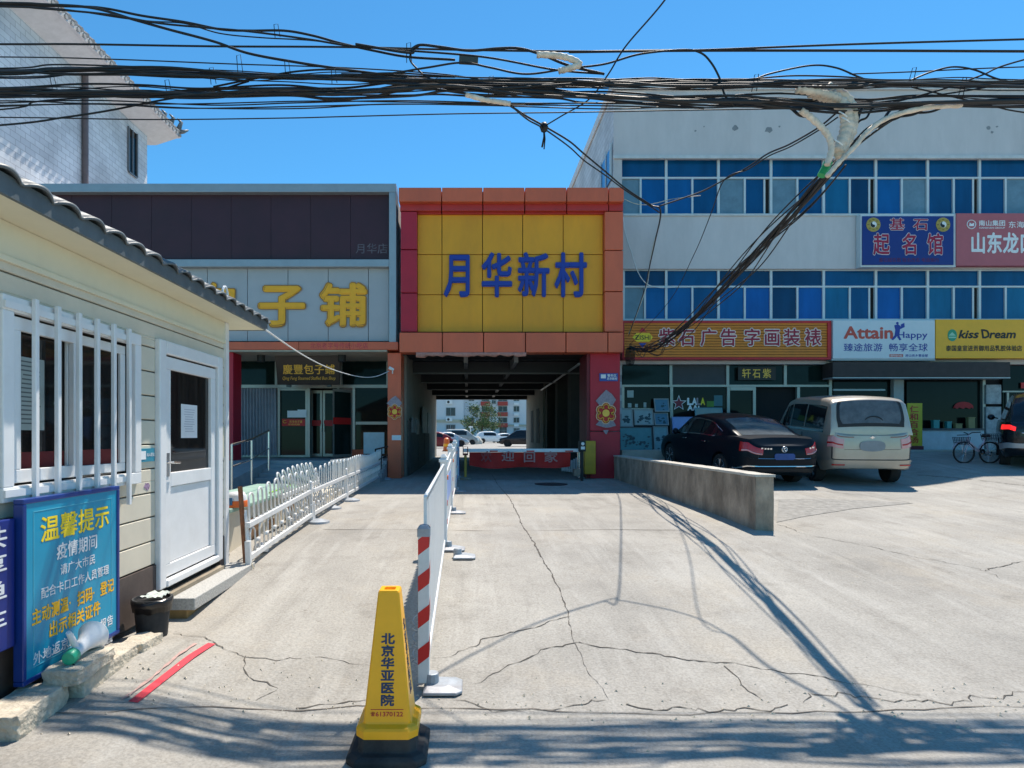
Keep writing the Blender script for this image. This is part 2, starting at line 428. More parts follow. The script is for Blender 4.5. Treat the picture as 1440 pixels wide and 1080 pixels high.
def lettering(s, m, parent, Y, x0, x1, y0, y1, bold=0.0, cell=True, t=0.006, shear=0.0, vertical=False, name='lettering'):
    """writing on a face that looks at the street; x0..x1, y0..y1 are where it stands in the photograph at distance Y"""
    mb = MB()
    put_text(mb, s, (0, Y, 0), (1,0,0), (0,0,1), (0,-1,0), PX(x0,Y), PX(x1,Y), PZ(y1,Y), PZ(y0,Y), bold, cell, t, shear, vertical)
    return mb.build(name, m, parent, fixn=False)

# ================================================================== THE SETTING: ground
DRIVE = [(-30,0),(3.4,0),(4.2,0.05),(5.5,0.19),(7.2,0.33),(9.8,0.41),(13,0.45),(16.4,0.5),(400,0.5)]
def zg(x, y):
    d = interp(DRIVE, y)
    d += 0.155 * sstep(-0.9, -2.1, x) * sstep(1.2, 2.6, y) * (1 - sstep(4.0, 5.1, y))
    if y < 9.2: l = 0.40 * sstep(2.6, 10.2, y) / sstep(2.6, 10.2, 9.2)
    else:
        l = interp([(9.2,0.40),(13,0.585),(15,0.70),(17.4,0.90),(18.6,0.95)], y)
        l = lerp(l, interp([(9.2,0.42),(12,0.70),(14.6,1.0),(17.4,1.20),(18.6,1.22)], y), sstep(9.3, 11.3, x))
    if y > 30: l = lerp(l, 0.5, sstep(30, 33, y))
    w = lerp(3.4, 0.12, sstep(5.4, 8.25, y))
    t = max(0, min(1, (x - (4.06 - w/2)) / w))
    if w > 0.5: t = t*t*(3-2*t)
    return lerp(d, l, t)
def frange(a, b, s):
    n = int(round((b-a)/s)); return [a + (b-a)*i/n for i in range(n)]
gx = [-220,-120,-60,-30,-18] + frange(-12,-4,1) + frange(-4,3.8,0.3) + [3.8,3.95,4.0,4.12,4.2] + frange(4.4,10,0.4) + frange(10,20,1) + [20,30,60,120,220]
gy = [-30,-15,-6,-2,0] + frange(1,9,0.25) + frange(9,20,0.5) + [20,24,28,30,31,32,33,36,45,60,80,120,160,220,300]
g = MB(); g.grid([[Vector((x, y, zg(x, y))) for x in gx] for y in gy])
tag(g.build('ground', M['ground'], smooth=True), kind='structure')

def ground_px(px, py):
    """where the ray of a photo pixel meets the ground"""
    y = 2.0
    while y < 60:
        if PZ(py, y) <= zg(PX(px, y), y): return PX(px, y), y
        y += 0.02
    return PX(px, y), y
def strip(mb, pts, w, jit=0.02, step=0.045, lift=0.004, taper=False):
    """a thin sheet that follows the ground along a jittered line"""
    ps = []
    for (ax, ay), (bx, by) in zip(pts, pts[1:]):
        n = max(2, int(math.hypot(bx-ax, by-ay)/step))
        for i in range(n): ps.append((lerp(ax,bx,i/n), lerp(ay,by,i/n)))
    ps.append(pts[-1])
    rnd = random.Random(int(1000*(pts[0][0]+pts[0][1]*3)))
    a = b = 0; q = []
    for i, (x, y) in enumerate(ps):
        a = a*0.72 + rnd.uniform(-jit, jit)*0.75; b = b*0.72 + rnd.uniform(-jit, jit)*0.75
        q.append((x+a, y+b))
    rows = []
    for i, (x, y) in enumerate(q):
        x0, y0 = q[max(i-1,0)]; x1, y1 = q[min(i+1,len(q)-1)]
        d = math.hypot(x1-x0, y1-y0) or 1
        nx, ny = -(y1-y0)/d, (x1-x0)/d
        ww = w * (rnd.uniform(0.2, 1.5) if jit else 1)
        if taper: ww *= min(1, 2.2*(1-i/len(q)) + 0.15)
        rows.append([Vector((x+nx*ww/2, y+ny*ww/2, 0)), Vector((x-nx*ww/2, y-ny*ww/2, 0))])
    for r in rows:
        for p in r: p.z = zg(p.x, p.y) + lift
    mb.grid(rows)
G = lambda *pp: [ground_px(*p) for p in pp]
cr = MB()
strip(cr, G((716,700),(735,740),(765,790),(795,850),(810,905),(830,950),(858,985)), 0.014, 0.012, taper=True)
strip(cr, G((812,906),(870,916),(960,930),(1050,938),(1130,950),(1220,966),(1300,978)), 0.010, 0.03, taper=True)
strip(cr, G((800,866),(760,880),(720,892),(690,900),(640,922),(604,930)), 0.008, 0.03, taper=True)
strip(cr, G((812,906),(770,912),(720,935),(672,965)), 0.009, 0.03, taper=True)
strip(cr, G((245,893),(300,905),(345,925),(420,928),(470,930),(525,940)), 0.007, 0.035, taper=True)
strip(cr, G((345,925),(350,950),(395,970),(350,990)), 0.009, 0.03, taper=True)
strip(cr, G((420,995),(460,990),(510,985),(540,975)), 0.010, 0.03, taper=True)
strip(cr, G((880,990),(930,998),(1000,1002),(1060,1004),(1120,998)), 0.009, 0.05)
strip(cr, G((640,985),(700,1000),(780,1000),(850,990)), 0.006, 0.05)
strip(cr, G((1130,990),(1180,975),(1240,985),(1330,990),(1440,975)), 0.008, 0.05)
strip(cr, G((1095,738),(1130,752),(1200,765),(1290,785),(1380,800),(1440,825)), 0.008, 0.04, taper=True)
strip(cr, G((1382,803),(1410,795),(1440,790)), 0.010, 0.03)
strip(cr, G((1290,668),(1340,672),(1400,678),(1440,683)), 0.02, 0.02)
strip(cr, G((1150,690),(1240,700),(1280,707)), 0.012, 0.02)
strip(cr, G((1020,938),(1045,965),(1075,985)), 0.008, 0.02, taper=True)
strip(cr, G((1090,704),(1150,702),(1215,705),(1280,708)), 0.014, 0.02)
tag(cr.build('ground_crack', M['crack']), kind='structure')
jt = MB()
strip(jt, G((455,745),(560,745),(700,747),(840,745),(960,746)), 0.014, 0.003, 0.3)
strip(jt, G((0,1003),(150,1002),(340,1000),(500,998),(700,1000),(900,1004),(1150,1003),(1440,1000)), 0.008, 0.03, 0.15)
strip(jt, G((716,700),(700,682),(692,668)), 0.015, 0.004)
tag(jt.build('ground_joint', M['joint']), kind='structure')
pb = MB()
poly = G((1092,735),(1130,727),(1200,716),(1285,708),(1215,704),(1150,702),(1095,703))
cx = sum(p[0] for p in poly)/len(poly); cy = sum(p[1] for p in poly)/len(poly)
pb.add([(x, y, zg(x, y)+0.006) for x, y in poly] + [(cx, cy, zg(cx, cy)+0.006)], [(i, (i+1)%len(poly), len(poly)) for i in range(len(poly))])
tag(pb.build('asphalt_patch', M['asphalt_patch']), kind='structure')
rl = MB(); strip(rl, G((187,990),(298,906)), 0.055, 0.0, 0.05, 0.006)
tag(rl.build('painted_line', M['red_line']), kind='structure')
rw = MB(); strip(rw, G((172,985),(230,943),(276,906)), 0.020, 0.006, 0.05, 0.005)
tag(rw.build('worn_line', M['red_worn']), kind='structure')
# gravel and crumbs along the broken edge of the concrete
gr = MB(); rnd = random.Random(3)
for i in range(420):
    x = rnd.uniform(-3.0, 6.0); y = 3.62 + rnd.gauss(0, 0.16) + (0.25 if rnd.random() < 0.2 else 0)
    r = rnd.uniform(0.003, 0.011); z = zg(x, y)
    gr.add([(x-r,y-r*rnd.random(),z),(x+r,y-r,z),(x+r*0.8,y+r,z),(x-r,y+r*0.7,z),(x+r*0.2,y,z+r*1.1)], [(0,1,4),(1,2,4),(2,3,4),(3,0,4)])
for i in range(520):
    x = rnd.uniform(-2.2, 7.5); y = rnd.uniform(3.0, 12.5)
    if rnd.random() < 0.3: x = rnd.choice((-2.15, 3.85, -0.2)) + rnd.gauss(0, 0.08)
    r = rnd.uniform(0.002, 0.008); z = zg(x, y)
    gr.add([(x-r,y-r*rnd.random(),z),(x+r,y-r,z),(x+r*0.8,y+r,z),(x-r,y+r*0.7,z),(x+r*0.2,y,z+r*0.8)], [(0,1,4),(1,2,4),(2,3,4),(3,0,4)])
tag(gr.build('gravel', M['stone'], fixn=False), 'small crumbs of broken concrete scattered along the worn pavement edge', 'gravel', kind='stuff')
# manhole in the shade before the barrier
mx_, my_ = ground_px(775, 681)
mh = MB(); mh.lathe([(0.0,0),(0.40,0),(0.40,0.008),(0.37,0.010),(0.0,0.010)], (mx_, my_, zg(mx_,my_)+0.003), n=28)
tag(mh.build('manhole_cover', M['rubber'], loc=(mx_,my_,zg(mx_,my_))), 'round dark iron manhole cover in the shade before the barrier arm', 'manhole cover')

def panels(mb, xs, ys, Y, th, gap=0.012):
    """cladding panels between photo lines xs / ys at distance Y"""
    for a, b in zip(xs, xs[1:]):
        for c, d in zip(ys, ys[1:]):
            mb.box(PX(a,Y)+gap, PX(b,Y)-gap, Y, Y+th, PZ(d,Y)+gap, PZ(c,Y)-gap)
    return mb
def fbox(mb, x0, x1, y0, y1, Y, th):
    """a box whose front face fills photo pixels x0..x1, y0..y1 at distance Y"""
    return mb.box(PX(x0,Y), PX(x1,Y), Y, Y+th, PZ(y1,Y), PZ(y0,Y))

# ================================================================== gatehouse over the drive
YG = 16.4
gate = thing('gatehouse', 'gatehouse spanning the drive, orange and crimson cladding round a yellow name panel with blue characters', 'gatehouse', (1.0, YG, 0.5))
core = MB()
core.box(PX(563,YG), PX(876,YG), 16.62, 18.2, PZ(494,YG), PZ(265,YG))
core.build('core_wall', M['gap'], gate)
band = MB()
panels(band, [560,621,679,738,797,856,878], [263,284], 16.12, 0.48)
band.build('cladding_band', M['orange_clad'], gate, bevel=0.012)
band = MB()
panels(band, [561,622,680,739,796,855,877], [467,496], 16.12, 0.48)
band.build('cladding_band', M['orange_clad'], gate, bevel=0.012)
rb = MB()
panels(rb, [562,621,679,738,797,856,877], [284,297], 16.3, 0.3)
panels(rb, [587,621,679,738,797,850], [297,301.5], 16.42, 0.18)
rb.build('inner_band', M['red_bevel'], gate, bevel=0.01)
lc = MB(); panels(lc, [563,587], [297,351,412,467], 16.3, 0.3)
lc.build('crimson_jamb', M['crimson'], gate, bevel=0.01)
rc = MB(); panels(rc, [850,877], [297,352,410,467], 16.3, 0.3)
rc.build('orange_jamb', M['orange_clad'], gate, bevel=0.01)
yp = MB(); panels(yp, [587,621.5,678.5,735,792,848], [301,358,414.5,467], 16.5, 0.1, 0.010)
yp.build('name_panel', M['yellow_clad'], gate)
for ch, x0, x1 in (('月', 624, 668), ('华', 676, 722), ('新', 727, 774), ('村', 779, 826)):
    o = lettering(ch, M['letter_blue'], gate, 16.5, x0, x1, 355, 420, 0.026, t=0.09)
# torn red strip hanging from the lower band
ts = MB(); rnd = random.Random(5); rows = []
for i in range(26):
    x = 585 + i*6.2
    rows.append([P(x, 495.5, 16.11), P(x, 498.5+rnd.uniform(0,3), 16.06+rnd.uniform(-0.03,0.03)), P(x, 501+rnd.uniform(-2,2.5)*(1 if i<24 else 0), 16.14)])
ts.grid(rows); ts.build('torn_trim', mat('torn_trim', (0.42,0.20,0.16), 0.7, var=0.3, scale=9), gate, smooth=True)
# pillars
pl = MB(); pl.box(PX(545,YG), PX(564,YG), 16.4, 17.2, 0.35, PZ(496,YG))
pl.build('pillar', M['orange_clad'], gate, bevel=0.015)
pr = MB()
for a, b in ((497,606),(607,676)): pr.box(PX(830,YG), PX(872,YG), 16.4, 17.5, max(0.3,PZ(b,YG)), PZ(a,YG))
pr.build('pillar', M['crimson'], gate, bevel=0.012)
pr2 = MB(); pr2.box(PX(825.5,YG), PX(830,YG)-0.003, 16.43, 17.5, 0.35, PZ(497,YG))
pr2.build('pillar_edge', mat('dark_crimson', (0.14,0.008,0.016), 0.6), gate)
# passage behind: side walls, ceiling, beams
CZ = PZ(498, YG)
lw = MB(); lw.box(-2.05, -1.75, 17.2, 33.7, 0.3, CZ+0.2)
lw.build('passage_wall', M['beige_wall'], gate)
ld = MB()
for k, (y0, y1, z0, z1) in enumerate(((17.5,20.2,0.5,2.1),(20.4,23.2,0.5,2.0),(23.4,26.5,0.5,1.9))):
    ld.box(-1.75, -1.70, y0, y1, z0, z1)
    for q in frange(y0+0.15, y1, 0.32): ld.box(-1.70, -1.68, q, q+0.24, z0+0.05, z1-0.05)
ld.build('plank_panel', mat('grey_old_planks', (0.09,0.08,0.07), 0.9, var=0.4, scale=6, dirt=0.4), gate)
nbm = mat('grey_notice_board', (0.20,0.20,0.20), 0.7, var=0.5, scale=3)
for y0, y1, z0, z1 in ((18.0,19.2,1.75,2.2),(19.5,20.5,1.7,2.2),(22.0,24.5,1.75,2.7),(25.0,27.4,1.75,2.6)):
    nb = MB(); nb.box(-1.68, -1.65, y0, y1, z0, z1); nb.build('notice_board', nbm, gate)
rwl = MB()
rwl.box(3.25, 3.6, 26.2, 33.7, 0.3, CZ+0.2)         # far beige part
rwl.box(3.9, 4.2, 17.5, 26.2, 0.3, CZ+0.2)          # recessed part
rwl.box(3.25, 3.9, 26.1, 26.2, 0.3, CZ+0.2)
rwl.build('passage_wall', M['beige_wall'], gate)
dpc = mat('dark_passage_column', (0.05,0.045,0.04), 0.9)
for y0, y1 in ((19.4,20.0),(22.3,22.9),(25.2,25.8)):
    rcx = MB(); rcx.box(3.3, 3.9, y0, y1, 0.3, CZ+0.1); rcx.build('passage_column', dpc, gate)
for y0, y1, z0, z1 in ((20.4,22.0,1.3,2.5),(23.2,24.9,1.2,2.1),(23.2,24.9,2.5,3.5)):
    w = MB(); yc=(y0+y1)/2
    w.box(3.84,3.9,y0,y0+0.08,z0,z1); w.box(3.84,3.9,y1-0.08,y1,z0,z1); w.box(3.84,3.9,yc-0.04,yc+0.04,z0,z1)
    w.box(3.84,3.9,y0+0.08,yc-0.04,z0,z0+0.08); w.box(3.84,3.9,yc+0.04,y1-0.08,z0,z0+0.08); w.box(3.84,3.9,y0+0.08,yc-0.04,z1-0.08,z1); w.box(3.84,3.9,yc+0.04,y1-0.08,z1-0.08,z1)
    wo = w.build('window', M['win_white'], gate)
    q = MB(); q.box(3.872,3.89,y0+0.08,y1-0.08,z0+0.08,z1-0.08); q.build('pane', M['grey_glass'], wo)
for y0, y1 in ((27.5,28.6),(30.0,31.0)):
    q = MB(); q.box(3.235, 3.25, y0, y1, 1.3, 2.9); q.build('window', M['interior'], gate)
ce = MB()
rows = []
for i in range(121):
    y = 17.3 + i*16.4/120
    z = CZ + 0.16 + (0.03 if (i//2) % 2 else 0)
    rows.append([Vector((-2.05,y,z)), Vector((4.2,y,z))])
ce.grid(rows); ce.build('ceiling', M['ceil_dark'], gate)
rf = MB(); rf.box(-2.05, 4.2, 18.2, 33.7, CZ+0.3, CZ+0.55); rf.build('roof', M['concrete_dark'], gate)
for y in (19.2, 22.6, 26.0, 29.6, 33.2):
    b = MB(); b.box(-1.75, 3.9 if y < 26 else 3.25, y, y+0.12, CZ-0.22, CZ+0.13)
    bo = b.build('beam', M['beam_dark'], gate)
    q = MB(); q.box(-1.75, 3.9 if y < 26 else 3.25, y-0.07, y+0.19, CZ-0.245, CZ-0.222); q.build('flange', M['beam_edge'], bo)
for x in (-0.06, 1.38):
    b = MB()
    for y0, y1 in zip((17.3,19.4,22.8,26.2,29.8), (19.1,22.5,25.9,29.5,33.1)): b.box(x-0.06, x+0.06, y0, y1, CZ-0.12, CZ+0.13)
    b.build('purlin', M['beam_edge'], gate)
# pipe along the right of the ceiling
b = MB(); b.tube([(3.2,17.4,CZ-0.15),(3.2,22,CZ-0.2),(3.15,26,CZ-0.25)], 0.035, 8); b.build('pipe', M['alu'], gate)

# new year paper flowers left on the two pillars
def paper_flower(px, py, s, label, torn):
    Y = 16.36
    t = thing('paper_decoration', label, 'decoration', tuple(P(px, py, Y)), 'paper flowers on the gate pillars')
    g = MB(); O = P(px, py, Y); u, v = (1,0,0), (0,0,1)
    k = s*Y/F; r2 = random.Random(px)
    for sg in torn:
        g = MB(); b0 = 10 if sg > 0 else 9
        poly = [(-15,b0+7),(-8,b0),(-3,b0+2),(4,b0-1),(9,b0+1),(15,b0+8),(8,b0+16 if sg>0 else b0+11),(1,b0+22 if sg>0 else b0+12),(-6,b0+16 if sg>0 else b0+11)]
        g.prism([((a+r2.uniform(-1,1))*k, sg*(b+r2.uniform(-1,1))*k) for a, b in poly], O, u, v, (0,-1,0), 0.006)
        if sg < 0: g.prism([(-4*k,-24*k),(4*k,-23.5*k),(1*k,-30*k),(-1*k,-29*k)], O, u, v, (0,-1,0), 0.006)
        g.build('torn_backing', M['grey_paper'], t)
    f = MB(); e = MB(); y = MB()
    for i in range(6):
        a = i*math.pi/3 + 0.5
        c = Vector((9.0*k*math.cos(a), 9.0*k*math.sin(a)))
        circ = lambda r: [(c.x + r*k*math.cos(j*math.pi/5), c.y + r*k*math.sin(j*math.pi/5)*1.05) for j in range(10)]
        e.prism(circ(6.4), O, u, v, (0,-1,0), 0.009); f.prism(circ(5.3), O, u, v, (0,-1,0), 0.013)
        q = c*0.98
        y.tube([O + Vector((q.x+4*k*math.cos(a+w), -0.015, q.y+4*k*math.sin(a+w))) for w in (-2.2,-1.2,0,1.2,2.2)], 0.9*k, 5)
    e.build('petal_edge', mat('pale_gold', (0.72,0.55,0.30), 0.5), t); f.build('petal', M['red_paper'], t)
    y.prism([(5.2*k*math.cos(j*math.pi/7), 5.2*k*math.sin(j*math.pi/7)) for j in range(14)], O, u, v, (0,-1,0), 0.018)
    y.build('gold_work', M['gold'], t)
paper_flower(852, 581, 1.0, 'red and gold paper flower on torn grey diamond, on the crimson right pillar', (1,-1))
paper_flower(555, 579, 0.72, 'smaller red and gold paper flower on the orange left pillar', (1,))
# small blue plate on the crimson pillar
pt = thing('wall_plate', 'small blue plate with white lettering high on the crimson pillar', 'sign', tuple(P(857,531,16.38)))
q = MB(); fbox(q, 843, 869, 525, 536, 16.37, 0.02); q.build('plate', mat('plate_blue_enamel', (0.02,0.06,0.32), 0.3), pt)
q = MB(); fbox(q, 845, 852, 526.5, 532, 16.362, 0.006); q.build('emblem', M['white_print'], pt)
lettering('警务区', M['white_print'], pt, 16.37, 854, 867, 526, 530, 0.02); lettering('月华新村', M['white_print'], pt, 16.37, 853.5, 868, 530.5, 534.5, 0.02)
# small white notice and camera on the orange pillar
q = MB(); fbox(q, 551, 564, 612, 619, 16.375, 0.02)
tag(q.build('notice', M['paper'], loc=tuple(P(557,619,16.38))), 'small white notice stuck low on the orange pillar', 'notice')
sc = thing('security_camera', 'white security camera on the orange pillar, holding a slack white wire', 'camera', tuple(P(551,522,16.3)))
q = MB(); q.cyl(P(547,517,16.15), P(553.5,520,16.2), 0.042, 0.035, 10); q.build('housing', M['upvc'], sc)
q = MB(); q.tube([P(552,520,16.2), P(552,525,16.25), P(552,525,16.4)], 0.016, 6); q.build('bracket', M['upvc'], sc)

# ================================================================== restaurant on the left
YR = 16.5
rest = thing('restaurant', 'bun restaurant with grey sign fascia, dark purple board above and glass doors in shade', 'restaurant', (-6.5, YR, 0.5))
q = MB(); q.box(-16.5, PX(556,YR), 19.2, 27, 0.3, 8.0); q.box(-16.5, PX(556,YR), 16.85, 19.2, PZ(480,YR)+0.02, 8.3)
q.build('body', M['facade'], rest)
q = MB()
q.box(-16.6, PX(557,16.3), 16.3, 16.85, PZ(270,16.3), PZ(258,16.3))
q.box(PX(547,16.3), PX(557,16.3), 16.3, 16.85, PZ(482,16.3), PZ(270,16.3)-0.004)
q.box(-16.6, PX(547,16.3)-0.003, 16.3, 16.85, PZ(375,16.3), PZ(364.5,16.3))
q.build('fascia_frame', M['alu'], rest, bevel=0.01)
q = MB(); x = 45
while x < 547:
    a = x; b = min(547, x+56); q.box(PX(a,16.5)+0.004, PX(b,16.5)-0.004, 16.5, 16.8, PZ(364,16.5), PZ(270,16.5)); x += 56
q.box(-16.4, PX(45,16.5)-0.01, 16.5, 16.8, PZ(364,16.5), PZ(270,16.5))
q.build('dark_board', M['dark_board'], rest)
# ghost of an older name on the board
lettering('月华店', mat('ghost_lettering', (0.13,0.11,0.13), 0.7, var=0.5, scale=6), rest, 16.5, 500, 546, 342, 357, 0.0, t=0.003, name='faded_lettering')
q = MB(); xs = [122,179,235,291.5,348,405,461.5,518,547]
panels(q, xs, [375.5, 480], 16.5, 0.3, 0.008); q.box(-16.4, PX(122,16.5)-0.01, 16.5, 16.8, PZ(480,16.5), PZ(375.5,16.5))
q.build('sign_panel', M['grey_panel'], rest)
for ch, x0, x1, sh in (('包', 285, 337, 0), ('子', 363, 432, 0), ('铺', 450, 519, 0)):
    e = MB(); put_text(e, ch, (0,16.5,0), (1,0,0), (0,0,1), (0,-1,0), PX(x0-1,16.5), PX(x1+1,16.5), PZ(461,16.5), PZ(397,16.5), 0.044, t=0.05)
    eo = e.build('lettering', M['letter_edge'], rest, fixn=False)
    e = MB(); put_text(e, ch, (0,16.5,0), (1,0,0), (0,0,1), (0,-1,0), PX(x0,16.5), PX(x1,16.5), PZ(460,16.5), PZ(398,16.5), 0.031, t=0.058)
    e.build('letter_face', M['letter_yellow'], eo, fixn=False)
q = MB(); panels(q, [180,322,420,492,560], [480.5, 492], 16.25, 0.55, 0.004); q.build('trim_band', M['orange_clad'], rest, bevel=0.008)
lettering('北京老字号传统小吃店', mat('faded_red_letter', (0.50,0.03,0.06), 0.6, var=0.4, scale=9), rest, 16.25, 436, 518, 481.5, 490.5, 0.0, name='faded_lettering', t=0.003)
ZS = PZ(493, 16.3)
q = MB(); q.box(-16.5, PX(545,16.4), 16.26, 19.2, ZS-0.03, ZS+0.005); q.build('soffit', M['soffit'], rest)
for px in (367, 481):
    q = MB(); q.cyl((PX(px,17), 17.0, ZS-0.22), (PX(px,17), 17.0, ZS-0.02), 0.11, 0.11, 14); q.build('downlight', M['black'], rest)
# storefront
YS = 18.4
q = MB()
for x in (330, 388, 479.5, 545): fbox(q, x-1.6, x+1.6, 500, 542, YS-0.05, 0.1)
fbox(q, 318, 566, 541, 545.5, YS-0.07, 0.13)
for x in (336, 392, 431, 434, 475.5): fbox(q, x-1.6, x+1.6, 545.8, 643, YS-0.06, 0.12)
for x in (497.5,): fbox(q, x-1.8, x+1.8, 545.8, 643, YS-0.06, 0.12)
fbox(q, 500, 566, 593, 597, YS-0.05, 0.1); fbox(q, 337.8, 390, 640, 643, YS-0.05, 0.1); fbox(q, 394, 429, 640, 643, YS-0.05, 0.1); fbox(q, 394, 429, 546, 549, YS-0.05, 0.1)
q.build('shop_frame', M['alu_frame'], rest)
q = MB(); fbox(q, 318, 566, 500, 541, YS+0.03, 0.04); q.build('transom_glass', M['green_glass'], rest)
for a, b in ((393,430),(499,566),(318,335)):
    q = MB(); fbox(q, a, b, 546, 641, YS+0.02, 0.04); q.build('shop_glass', M['dark_glass'], rest)
# folded plastic door curtain
rows = []
for i in range(60):
    x = 337 + i*52/59
    rows.append([P(x, 546, YS-0.02 + 0.035*math.sin(i*1.3)), P(x, 600, YS-0.03 + 0.045*math.sin(i*1.3+0.4)), P(x, 642, YS-0.02 + 0.05*math.sin(i*1.25))])
q = MB(); q.grid(rows); q.build('door_curtain', mat('plastic_curtain', (0.22,0.23,0.28), 0.35, var=0.2, scale=3), rest, smooth=True)
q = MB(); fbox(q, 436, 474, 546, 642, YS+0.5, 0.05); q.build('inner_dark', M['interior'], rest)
def leaf_door(x0, x1, Y, parent):
    d = MB()
    fbox(d, x0, x0+3, 549, 642, Y, 0.05); fbox(d, x1-3, x1, 549, 642, Y, 0.05)
    fbox(d, x0+3, x1-3, 549, 553, Y, 0.05); fbox(d, x0+3, x1-3, 638, 642, Y, 0.05)
    do = d.build('door', M['alu_frame'], parent)
    d = MB(); fbox(d, x0+3, x1-3, 553, 638, Y+0.02, 0.01); d.build('pane', M['dark_glass'], do)
    d = MB(); fbox(d, x0+1.5, x1-1.5, 591, 599, Y-0.012, 0.01); d.build('door_banner', M['red_paper'], do)
    d = MB(); d.cyl(P((x0+x1)/2+0.42*(x1-x0)*(1 if x0 < 440 else -1), 607, Y-0.05), P((x0+x1)/2+0.42*(x1-x0)*(1 if x0 < 440 else -1), 596, Y-0.05), 0.015); d.build('handle', M['steel'], do)
leaf_door(437, 453, YS+0.35, rest); leaf_door(454, 474.5, YS+0.35, rest)
# one door leaf swung open towards the street
d = MB(); ox = PX(496,YS)
def hinge(a, z, dd=0): return Vector((ox - a*0.55, YS-0.08 - a*0.85 + dd, z))
zt, zb = PZ(549,YS), PZ(642,YS)
for a0, a1, z0, z1 in ((0,0.06,zb,zt),(0.74,0.80,zb,zt),(0.06,0.74,zb,zb+0.08),(0.06,0.74,zt-0.08,zt)):
    d.add([hinge(a0,z0),hinge(a1,z0),hinge(a1,z1),hinge(a0,z1)]+[hinge(a0,z0,0.04),hinge(a1,z0,0.04),hinge(a1,z1,0.04),hinge(a0,z1,0.04)],
          [(0,1,2,3),(7,6,5,4),(0,4,5,1),(1,5,6,2),(2,6,7,3),(3,7,4,0)])
do = d.build('door', M['alu_frame'], rest)
d = MB(); d.quad(hinge(0.06,zb+0.08,0.02),hinge(0.74,zb+0.08,0.02),hinge(0.74,zt-0.08,0.02),hinge(0.06,zt-0.08,0.02)); d.build('pane', M['green_glass'], do)
d = MB(); z0, z1 = PZ(597,YS), PZ(588,YS); d.quad(hinge(0.05,z0,-0.012),hinge(0.78,z0,-0.012),hinge(0.78,z1,-0.012),hinge(0.05,z1,-0.012)); d.build('door_banner', M['red_paper'], do)
d = MB(); fbox(d, 396.5, 429, 589, 599, YS-0.075, 0.01); dbo = d.build('door_banner', M['red_paper'], rest)
lettering('庆丰包子铺', M['gold'], dbo, YS-0.076, 407, 425, 591, 595, 0.0, t=0.003); lettering('欢迎光临', M['gold'], dbo, YS-0.076, 405, 422, 595.5, 598, 0.0, t=0.003)
d = MB(); d.tube([P(400.5+2.4*math.cos(a), 593+1.9*math.sin(a), YS-0.078) for a in [0.5+i*0.5 for i in range(11)]], 0.012, 5); d.build('emblem', M['gold'], dbo)
d = MB(); fbox(d, 404, 419, 577.5, 587, YS-0.077, 0.006); fbox(d, 418.4, 431, 576, 587, YS-0.0795, 0.002); d.build('paper_notice', M['paper'], rest)
d = MB(); d.box(PX(512,YS), PX(541,YS), YS-0.10, YS-0.06, PZ(638,YS), PZ(608,YS)); d.build('white_poster', mat('pale_blue_white', (0.55,0.66,0.72), 0.5), rest)
d = MB(); fbox(d, 487, 511, 632, 641, YS-0.09, 0.02); d.build('orange_notice', mat('orange_red_notice', (0.55,0.09,0.03), 0.6), rest)
# red pillar by the booth
q = MB(); q.box(PX(316,16.5), PX(330,16.5), 16.4, 17.0, 0.4, ZS-0.03); q.build('pillar', M['crimson'], rest, bevel=0.015)
# platform, steps
zf = 0.98
q = MB()
for k in range(5):
    y0 = 15.15 + 0.30*k
    q.box(PX(366,15.6), PX(545,16.4)-0.02, y0, 15.15+0.30*(k+1) if k < 4 else 19.2, 0.3, 0.5 + (zf-0.5)*(k+1)/5)
q.build('steps', M['step'], rest, bevel=0.012)
q = MB(); x0, x1 = -9.0, PX(366,15.6)-0.01
q.add([(x0,12.6,0.3),(x1,12.6,0.3),(x1,19.2,0.3),(x0,19.2,0.3),(x0,12.6,0.52),(x1,12.6,0.52),(x1,16.4,zf),(x0,16.4,zf),(x1,19.2,zf),(x0,19.2,zf)],
      [(0,1,5,4),(4,5,6,7),(7,6,8,9),(1,2,8,6,5),(0,4,7,9,3),(2,3,9,8),(0,3,2,1)])
q.build('ramp', M['step'], rest)
# hanging plaque
pq = thing('hanging_plaque', 'dark brown wooden plaque with gold characters hanging over the restaurant doors', 'plaque', tuple(P(433,541,16.9)))
q = MB(); a = P(387,500.5,17.1); b = P(479,500.5,17.1); c = P(477,541,17.4); dd = P(390,541,17.4)
n = Vector((0,0.06,0))
q.add([a,b,c,dd,a+n,b+n,c+n,dd+n], [(0,1,2,3),(7,6,5,4),(0,4,5,1),(1,5,6,2),(2,6,7,3),(3,7,4,0)]); q.build('board', M['wood_plaque'], pq, bevel=0.01)
V = (a-dd); vl = V.length; V.normalize(); N = Vector((0,-V.z,V.y)); O = dd
q = MB(); put_text(q, '慶豐包子鋪', O, (1,0,0), V, N, PX(396,17.2)-O.x, PX(470,17.2)-O.x, vl*0.36, vl*0.72, 0.012, t=0.012)
q.build('lettering', M['gold'], pq, fixn=False)
q = MB(); put_text(q, 'Qing Feng Steamed Stuffed Bun Shop', O, (1,0,0), V, N, PX(395,17.2)-O.x, PX(470,17.2)-O.x, vl*0.14, vl*0.29, 0.0, cell=False, t=0.008, shear=0.3)
q.build('lettering', M['gold'], pq, fixn=False)
q = MB()
for px in (406, 463): q.box(PX(px-3,17.4), PX(px+3,17.4), 17.37, 17.47, PZ(544,17.4), PZ(541.2,17.4))
q.build('support_block', M['wood_plaque'], pq)
